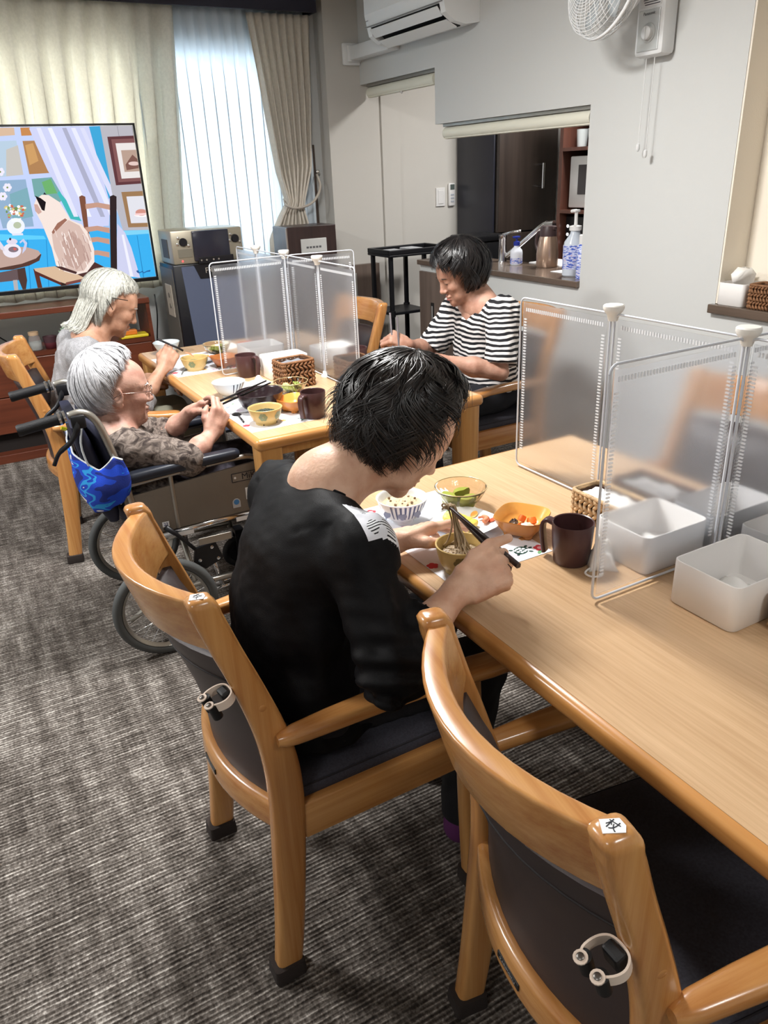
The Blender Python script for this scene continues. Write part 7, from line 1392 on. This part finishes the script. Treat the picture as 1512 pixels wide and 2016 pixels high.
# ---------------------------------------------------------------- the three people at the far table
def seated(sp):
    t = thing('person', sp['label'], 'person', sp['loc']); off = np.array(t.location); H = A_(*sp['H']); R = rotm(*sp['rot']); neck = A_(*sp['neck'])
    s = SDF(); T = head_sdf(s, H, R, neck, sp.get('jaw', 1.0), sp.get('age', 1.0)); SR, SL = A_(*sp['SR']), A_(*sp['SL']); ctr = (SR+SL)/2
    for S_ in (SR, SL): s.cap(neck, neck+(S_-neck)*0.62, 0.046, 0.040, 0.04)
    s.ell((neck+ctr)/2+A_(0, 0, -0.02), (0.07, 0.12, 0.06), rotm(sp['yaw'], 0), 0.04)
    for y in (-1, 1): s.cap(T((-0.04, 0.03*y, -0.055)), T((0.01, 0.012*y, 0))*0+neck+(T((0.035, 0.018*y, 0))-H)+A_(0, 0, -0.01), 0.012, 0.012, 0.012)
    parts = [s.mesh(0.0036)]; tips = {}; frs = {}
    for k in ('R', 'L'):
        a = sp['arm'+k]; E_, W_ = A_(*a['E']), A_(*a['W']); Rh = frame_of(a['dir'], a['back']); q = SDF(); tips[k] = hand_sdf(q, W_, Rh, 1 if k == 'R' else -1, a['fingers'], a['thumb'], a.get('s', 0.95), E_, 0.021, a.get('er', 0.034)); frs[k] = Rh
        parts.append(q.mesh(0.0028, 0.012))
    b = SDF(); pel = A_(*sp['pelvis']); b.cap(pel, neck+A_(0, 0, -0.06), 0.09, 0.07)
    for k in ('R', 'L'):
        b.cap(A_(*sp['S'+k]), A_(*sp['arm'+k]['E']), 0.036, 0.032); hp, kn, an = [A_(*v) for v in sp['leg'+k]]; b.cap(hp, kn, 0.058, 0.042); b.cap(kn, an, 0.042, 0.030)
    parts.append(b.mesh(0.014)); V, F = vjoin(parts); np_obj('body', V-off, F, sp['skin'], t)
    fc = thing_part('face', t, tuple(-off)); face_bits(fc, H, R, None, sp['brow'], lips=sp.get('lips', (176, 116, 106)))
    for k in sp.get('nails', ()): nails(fc, tips[k], frs[k], 0.9)
    for hp in sp['hair']: hr = hair(t, H, R, hp[0], hp[1], hp[2]); hr.location = tuple(-off); hp[0].get('bare') and del_under(hr, 26*72)
    # top
    c = SDF()
    for e in sp['torso']: c.ell(A_(*e[0]), e[1], rotm(sp['yaw'], e[2]), e[3] if len(e) > 3 else 0.05)
    cuts = []
    for k in ('R', 'L'):
        S_, a = A_(*sp['S'+k]), sp['arm'+k]; E_, W_ = A_(*a['E']), A_(*a['W']); ra, rb, rc = a['sleeve']; c.cap(neck+(S_-neck)*0.45+A_(0, 0, -0.03), S_, 0.046, ra, 0.04); c.cap(S_, E_, ra, rb, 0.03); fr_ = a['cuff']
        if fr_ > 0: c.cap(E_, E_+(W_-E_)*(fr_+0.2), rb*0.97, rc, 0.02); cuts.append((E_+(W_-E_)*fr_, (W_-E_)/np.linalg.norm(W_-E_)))
        else: cuts.append((S_+(E_-S_)*(1+fr_), (E_-S_)/np.linalg.norm(E_-S_)))
    n = sp['scoop']; c.ell(neck+A_(*n[0]), n[1], rotm(sp['yaw'], n[2]), 0.010, 's'); f1, f2 = folds(sp['seed'], sp.get('fold', 0.006), 0.08, 6, (1, 1, 2)), folds(sp['seed']+1, 0.0025, 0.038, 6)
    def noise(X, Y, Z):
        q = f1(X, Y, Z)+f2(X, Y, Z)
        for p, d in cuts: al = (X-p[0])*d[0]+(Y-p[1])*d[1]+(Z-p[2])*d[2]; q = np.where(((X-p[0])**2+(Y-p[1])**2+(Z-p[2])**2 < 0.095**2) & (al > 0), 0.2, q)
        return q
    V, F = c.mesh(0.0062, 0.02, noise=noise); np_obj(sp['top_name'], V-off, F, sp['top_mat'], t)
    l = SDF(); l.ell(pel+A_(0, 0, 0.005), (0.13, 0.175, 0.085), rotm(sp['yaw'], 0), 0.04)
    for k in ('R', 'L'): hp, kn, an = [A_(*v) for v in sp['leg'+k]]; l.cap(hp, kn, 0.078, 0.060, 0.03); l.cap(kn, an+A_(0, 0, 0.03), 0.058, 0.046, 0.02)
    V, F = l.mesh(0.010, 0.02, noise=folds(sp['seed']+5, 0.004, 0.08, 6)); np_obj('trousers', V-off, F, sp['leg_mat'], t)
    fx = math.cos(math.radians(sp['yaw'])); fy = math.sin(math.radians(sp['yaw']))
    for k in ('R', 'L'):
        an = A_(*sp['leg'+k][2]); f = SDF(); f.cap(an, an+A_(0, 0, -0.02), 0.036, 0.036); f.cap(an+A_(0, 0, -0.030), an+A_(0.12*fx, 0.12*fy, -0.036), 0.034, 0.028, 0.02); V, F = f.mesh(0.008); np_obj('shoe', V-off, F, mat('shoe_dark', rgb(44, 40, 44), 0.8), t)
    return t, T, off, fc, tips
FIST = [(60, 66, 34, 3), (66, 70, 36, 0), (72, 74, 38, -2), (76, 76, 40, -5)]
def print_mat(name, stops, scale, detail=3, dist=0.8, rough=0.95):
    m = bpy.data.materials.new(name); m.use_nodes = True; N = m.node_tree.nodes; L = m.node_tree.links; b = N['Principled BSDF']; b.inputs['Roughness'].default_value = rough; b.inputs['Specular IOR Level'].default_value = 0.2
    tc = N.new('ShaderNodeTexCoord'); n = N.new('ShaderNodeTexNoise'); n.inputs['Scale'].default_value = scale; n.inputs['Detail'].default_value = detail; n.inputs['Distortion'].default_value = dist; L.new(tc.outputs['Object'], n.inputs['Vector']); r = ramp(N, stops); L.new(n.outputs['Fac'], r.inputs[0]); L.new(r.outputs[0], b.inputs['Base Color'])
    n2 = N.new('ShaderNodeTexNoise'); n2.inputs['Scale'].default_value = 420; L.new(tc.outputs['Object'], n2.inputs['Vector']); bp = N.new('ShaderNodeBump'); bp.inputs['Strength'].default_value = 0.35; bp.inputs['Distance'].default_value = 0.002; L.new(n2.outputs['Fac'], bp.inputs['Height']); L.new(bp.outputs[0], b.inputs['Normal']); return m
def stripe_mat():
    m = bpy.data.materials.new('striped_jersey'); m.use_nodes = True; N = m.node_tree.nodes; L = m.node_tree.links; b = N['Principled BSDF']; b.inputs['Roughness'].default_value = 0.85
    tc = N.new('ShaderNodeTexCoord'); sp = N.new('ShaderNodeSeparateXYZ'); n = N.new('ShaderNodeTexNoise'); n.inputs['Scale'].default_value = 8; L.new(tc.outputs['Object'], n.inputs['Vector']); L.new(tc.outputs['Object'], sp.inputs[0])
    a = N.new('ShaderNodeMath'); a.operation = 'MULTIPLY_ADD'; a.inputs[1].default_value = 0.035; L.new(n.outputs['Fac'], a.inputs[0]); L.new(sp.outputs['Z'], a.inputs[2])
    d = N.new('ShaderNodeMath'); d.operation = 'DIVIDE'; d.inputs[1].default_value = 0.0200; L.new(a.outputs[0], d.inputs[0]); f = N.new('ShaderNodeMath'); f.operation = 'FRACT'; L.new(d.outputs[0], f.inputs[0])
    g = N.new('ShaderNodeMath'); g.operation = 'LESS_THAN'; g.inputs[1].default_value = 0.50; L.new(f.outputs[0], g.inputs[0]); mx = N.new('ShaderNodeMix'); mx.data_type = 'RGBA'; L.new(g.outputs[0], mx.inputs['Factor']); mx.inputs['A'].default_value = rgb(228, 224, 222); mx.inputs['B'].default_value = rgb(18, 18, 24); L.new(mx.outputs['Result'], b.inputs['Base Color']); return m
white_h = hair_mat('hair_white', (190, 190, 194), (214, 214, 218), 0.5, 120); silver_h = hair_mat('hair_silver', (168, 168, 160), (204, 204, 196), 0.45, 120); black_h = hair_mat('hair_black2', (16, 15, 17), (36, 32, 32), 0.32)
# woman in the wheelchair
tW, TW, offW, fcW, tipsW = seated(dict(label='white-haired woman with glasses sitting in the wheelchair', loc=(0.42, 2.535, 0), H=(0.408, 2.528, 0.838), rot=(-4, 6, 0), yaw=-3, neck=(0.372, 2.535, 0.738), SR=(0.392, 2.405, 0.672), SL=(0.392, 2.665, 0.672), age=1.0, jaw=1.06,
    armR=dict(E=(0.560, 2.338, 0.628), W=(0.664, 2.405, 0.672), dir=(0.05, 0.02, 0.075), back=(0.35, -0.85, 0.15), fingers=[(38, 52, 24, 3), (46, 56, 26, 0), (52, 60, 28, -2), (58, 62, 30, -5)], thumb=[(0.018, 0.020, -0.010), (0.040, 0.040, -0.016), (0.062, 0.044, -0.024), (0.082, 0.038, -0.030)], sleeve=(0.062, 0.056, 0.046), cuff=0.15, er=0.033),
    armL=dict(E=(0.590, 2.715, 0.605), W=(0.652, 2.620, 0.694), dir=(0.06, -0.05, 0.045), back=(-0.1, 0.3, 0.9), fingers=[(30, 44, 22, 3), (38, 48, 24, 0), (46, 52, 26, -2), (52, 56, 28, -5)], thumb=[(0.018, 0.020, -0.010), (0.042, 0.040, -0.014), (0.066, 0.042, -0.022), (0.088, 0.036, -0.026)], sleeve=(0.062, 0.052, 0.045), cuff=0.22, er=0.032), nails=('R', 'L'),
    pelvis=(0.44, 2.535, 0.505), legR=[(0.47, 2.45, 0.50), (0.82, 2.45, 0.50), (0.88, 2.45, 0.17)], legL=[(0.47, 2.62, 0.50), (0.82, 2.62, 0.50), (0.88, 2.62, 0.17)], skin=skin_mat('skin_old', (206, 164, 146), (176, 130, 114)), brow=(190, 186, 184), lips=(186, 128, 120),
    hair=[(dict(rad=(0.118, 0.100, 0.116), c=(-0.020, 0, 0.028), ph=(0, 40, 62, 80, 96, 112, 135, 180), th=(60, 64, 72, 80, 86, 112, 132, 136), n=6500, w=0.0013, flick=-0.12, tuck=-0.06, wave=0.10, wf=6, lift=0.02, ragged=0.04, clumps=60, tousle=0.03, seed=5, crown=(-0.5, 0, 0.86)), white_h, 'hair')],
    torso=[((0.385, 2.535, 0.660), (0.098, 0.150, 0.080), 0), ((0.425, 2.535, 0.575), (0.120, 0.165, 0.100), 10), ((0.47, 2.535, 0.515), (0.150, 0.175, 0.070), 0, 0.04)], scoop=((0.030, 0, 0.050), (0.062, 0.062, 0.060), 20), seed=21, fold=0.007, top_name='patterned_cardigan', top_mat=print_mat('brown_print', [(0.36, rgb(58, 50, 48)), (0.47, rgb(96, 86, 80)), (0.56, rgb(134, 122, 114)), (0.66, rgb(84, 76, 72))], 26, 4, 1.6), leg_mat=print_mat('dark_print', [(0.4, rgb(40, 38, 44)), (0.6, rgb(70, 66, 74))], 24)))
# glasses
gm = mat('glasses_metal', rgb(176, 150, 140), 0.25, 0.9); gl_t = thing('eyeglasses', 'thin metal glasses worn by the woman in the wheelchair', 'glasses', tuple(offW)); 
for y in (-1, 1):
    rim = [tuple(TW((0.104+0.006*math.cos(a)*0-0.003*abs(math.cos(a)), 0.032*y+0.021*math.cos(a), 0.001+0.0165*math.sin(a)))-offW) for a in np.linspace(0, 2*PI, 25)]; obj('rim', tube(rim, 0.0012, 6, False), gm, gl_t, True); obj('temple', tube([tuple(TW(p)-offW) for p in ((0.100, 0.053*y, 0.004), (0.060, 0.070*y, 0.004), (0.0, 0.083*y, 0.006), (-0.020, 0.083*y, -0.008))], 0.0012, 6), gm, gl_t, True)
    obj('lens', (lambda P: (P, [tuple(range(len(P)))]))([tuple(TW((0.1035, 0.032*y+0.020*math.cos(a), 0.001+0.0155*math.sin(a)))-offW) for a in np.linspace(0, 2*PI, 24, endpoint=False)]), mat('lens_clear', (1, 1, 1, 1), 0.02, alpha=0.12, spec=0.9), gl_t)
obj('bridge', tube([tuple(TW(p)-offW) for p in ((0.104, -0.012, 0.005), (0.109, 0, 0.008), (0.104, 0.012, 0.005))], 0.0012, 6), gm, gl_t, True)
chopstick('black chopstick gripped between the wheelchair woman\'s hands', (0.900, 2.44, 0.800), (0.672, 2.52, 0.715), 0.0025, 0.0042, 'chopsticks', mat('chop_black', rgb(30, 27, 30), 0.35)); chopstick('second black chopstick gripped between the wheelchair woman\'s hands', (0.890, 2.452, 0.806), (0.668, 2.500, 0.735), 0.0025, 0.0042, 'chopsticks', mat('chop_black', 0))
# woman in the grey cardigan
tG, TG, offG, fcG, tipsG = seated(dict(label='silver-haired woman in a grey cardigan eating at the far table', loc=(0.44, 3.31, 0), H=(0.575, 3.300, 1.000), rot=(-6, 30, 0), yaw=-4, neck=(0.478, 3.308, 0.895), SR=(0.420, 3.165, 0.838), SL=(0.425, 3.455, 0.838), age=1.0,
    armR=dict(E=(0.585, 3.150, 0.612), W=(0.722, 3.225, 0.730), dir=(0.05, 0.02, 0.058), back=(0.2, -0.75, 0.6), fingers=FIST, thumb=[(0.018, 0.020, -0.010), (0.044, 0.040, -0.010), (0.068, 0.036, -0.020), (0.084, 0.024, -0.026)], sleeve=(0.066, 0.058, 0.046), cuff=0.30, er=0.033),
    armL=dict(E=(0.560, 3.500, 0.610), W=(0.690, 3.400, 0.655), dir=(0.08, -0.05, -0.01), back=(-0.1, 0.1, 1), fingers=[(20, 30, 14, 3), (24, 32, 16, 0), (28, 34, 16, -2), (32, 36, 18, -5)], thumb=[(0.018, 0.020, -0.010), (0.042, 0.044, -0.014), (0.066, 0.052, -0.018), (0.088, 0.052, -0.022)], sleeve=(0.064, 0.056, 0.046), cuff=0.5, er=0.032), nails=(),
    pelvis=(0.40, 3.31, 0.525), legR=[(0.44, 3.22, 0.525), (0.78, 3.22, 0.50), (0.80, 3.22, 0.07)], legL=[(0.44, 3.40, 0.525), (0.78, 3.40, 0.50), (0.80, 3.40, 0.07)], skin=skin_mat('skin_tan', (192, 150, 126), (166, 122, 98)), brow=(150, 146, 140),
    hair=[(dict(rad=(0.112, 0.087, 0.103), c=(-0.014, 0, 0.028), ph=(0, 40, 66, 82, 100, 118, 150, 180), th=(56, 60, 68, 76, 88, 140, 160, 165), n=5600, w=0.0013, flick=0.14, tuck=-0.08, wave=0.10, wf=5, lift=0.012, ragged=0.04, clumps=70, tousle=0.025, seed=8, sag=0.085, crown=(-0.05, 0.1, 0.98)), silver_h, 'hair')],
    torso=[((0.425, 3.31, 0.800), (0.100, 0.168, 0.100), 18), ((0.395, 3.31, 0.68), (0.115, 0.172, 0.130), 10), ((0.385, 3.31, 0.56), (0.135, 0.185, 0.110), 0), ((0.385, 3.31, 0.49), (0.150, 0.19, 0.05), 0, 0.04)], scoop=((0.045, 0, 0.055), (0.075, 0.070, 0.060), 35), seed=31, fold=0.006, top_name='grey_cardigan', top_mat=print_mat('grey_knit', [(0.4, rgb(140, 140, 143)), (0.6, rgb(158, 158, 161))], 200, 2, 0.2), leg_mat=mat('slacks_olive', rgb(126, 124, 108), 0.9)))
for k, (a, b) in enumerate((((-0.02, -0.097, 0.030), (0.04, -0.088, 0.045)), ((-0.035, -0.096, 0.018), (0.0, -0.098, -0.012)))): obj('hair_pin', tube([tuple(TG(a)-offG), tuple((TG(a)+TG(b))/2*1-offG+A_(-0.0, -0.004, 0.0)), tuple(TG(b)-offG)], 0.0016, 5), mat('pin_dark', rgb(50, 48, 46), 0.3, 0.6), tG)
r_ = np.random.default_rng(44); bh = []
for k in range(420):
    v = r_.random()*2-1; q = 0.5+0.5*r_.random(); a = v*1.15
    P0 = A_(-0.014-0.104*math.cos(a)*0.99, 0.086*math.sin(a), 0.010*q-0.02); P1 = A_(-0.020-0.098*math.cos(a), 0.084*math.sin(a), -0.062); P2 = A_(-0.022-0.096*math.cos(a)-0.004*q, 0.080*math.sin(a), -0.112-0.016*q); P3 = A_(-0.036-0.098*math.cos(a)-0.012*q, 0.076*math.sin(a)+0.006*r_.normal(), -0.136-0.022*q)
    bh.append(tube(smooth_path([tuple(TG(p+A_(*(r_.normal(size=3)*0.0022)))-offG) for p in (P0, P1, P2, P3)], 3), [0.0016]*5+[0.0014]*4+[0.0005], 4, False))
o = obj('nape_hair', join(*bh), silver_h, tG, True); o['kind'] = 'stuff'
fk2 = thing('spoon', 'black-handled spoon in the hand of the grey-cardigan woman', 'spoon', (0.80, 3.245, 0.80)); obj('handle', tube([(-0.075, 0.012, 0.045), (0.0, 0, 0.0), (0.02, -0.004, -0.014)], 0.0045, 8), mat('chop_black', 0), fk2, True); obj('spoon_bowl', xf(mound(0.016, 0.006, 0, 10, 1, 0.05), (0.042, -0.010, -0.032), (0, 0.6, 0), (1.5, 1, 1)), mat('prawn', 0), fk2, True)
# woman in the striped shirt across the far table
tS, TS, offS, fcS, tipsS = seated(dict(label='dark-haired woman in a black and white striped shirt across the far table', loc=(1.99, 2.72, 0), H=(1.882, 2.722, 1.048), rot=(169, 25, 0), yaw=176, neck=(1.958, 2.703, 0.940), SR=(1.985, 2.868, 0.895), SL=(1.962, 2.535, 0.895), age=0.6,
    armR=dict(E=(1.835, 2.900, 0.700), W=(1.672, 2.812, 0.764), dir=(-0.072, 0.025, 0.040), back=(-0.3, -0.5, 0.8), fingers=FIST, thumb=[(0.018, 0.020, -0.010), (0.044, 0.040, -0.010), (0.068, 0.034, -0.022), (0.082, 0.022, -0.026)], sleeve=(0.066, 0.064, 0.06), cuff=-0.06, er=0.036),
    armL=dict(E=(1.895, 2.452, 0.678), W=(1.672, 2.560, 0.742), dir=(-0.09, 0.05, 0.005), back=(-0.1, -0.4, 0.9), fingers=[(20, 34, 16, 3), (26, 36, 18, 0), (30, 38, 20, -2), (34, 40, 22, -5)], thumb=[(0.018, 0.020, -0.010), (0.042, 0.044, -0.014), (0.066, 0.052, -0.018), (0.088, 0.052, -0.022)], sleeve=(0.068, 0.066, 0.06), cuff=-0.12, er=0.038), nails=(),
    pelvis=(2.035, 2.72, 0.525), legR=[(1.99, 2.81, 0.525), (1.66, 2.82, 0.50), (1.66, 2.82, 0.07)], legL=[(1.99, 2.63, 0.525), (1.66, 2.62, 0.50), (1.66, 2.62, 0.07)], skin=skin_mat('skin_mid', (194, 152, 132), (168, 122, 102)), brow=(70, 58, 52), lips=(178, 104, 98),
    hair=[(dict(rad=(0.120, 0.102, 0.110), c=(-0.012, 0, 0.030), ph=(0, 32, 58, 76, 95, 130, 180), th=(70, 72, 82, 100, 130, 144, 148), n=7500, w=0.0013, flick=0.16, tuck=-0.02, wave=0.26, wf=7, lift=0.03, ragged=0.07, clumps=70, tousle=0.06, seed=14, crown=(-0.30, 0.1, 0.92)), black_h, 'hair')],
    torso=[((1.985, 2.705, 0.835), (0.100, 0.172, 0.095), 14), ((2.005, 2.712, 0.71), (0.125, 0.170, 0.130), 8), ((2.02, 2.72, 0.585), (0.130, 0.180, 0.110), 0)], scoop=((-0.050, 0.012, 0.050), (0.085, 0.118, 0.066), 30), seed=41, fold=0.007, top_name='striped_shirt', top_mat=stripe_mat(), leg_mat=mat('jeans_dark', rgb(22, 23, 30), 0.85, bump=(500, 0.3))))
chopstick('upright steel-grey chopstick in the striped woman\'s hand', (1.592, 2.800, 0.745), (1.622, 2.868, 0.895), 0.0025, 0.0042, 'chopsticks', mat('chop_grey', rgb(112, 106, 110), 0.35)); chopstick('shorter upright chopstick in the striped woman\'s hand', (1.612, 2.785, 0.745), (1.640, 2.840, 0.880), 0.0025, 0.0042, 'chopsticks', mat('chop_grey', 0))
rs_ = bowl('soup_bowl', 'dark bowl held before the striped woman, half hidden by black hair', 'bowl', (1.555, 2.62, TZ+0.001), 0.058, 0.06, blb)
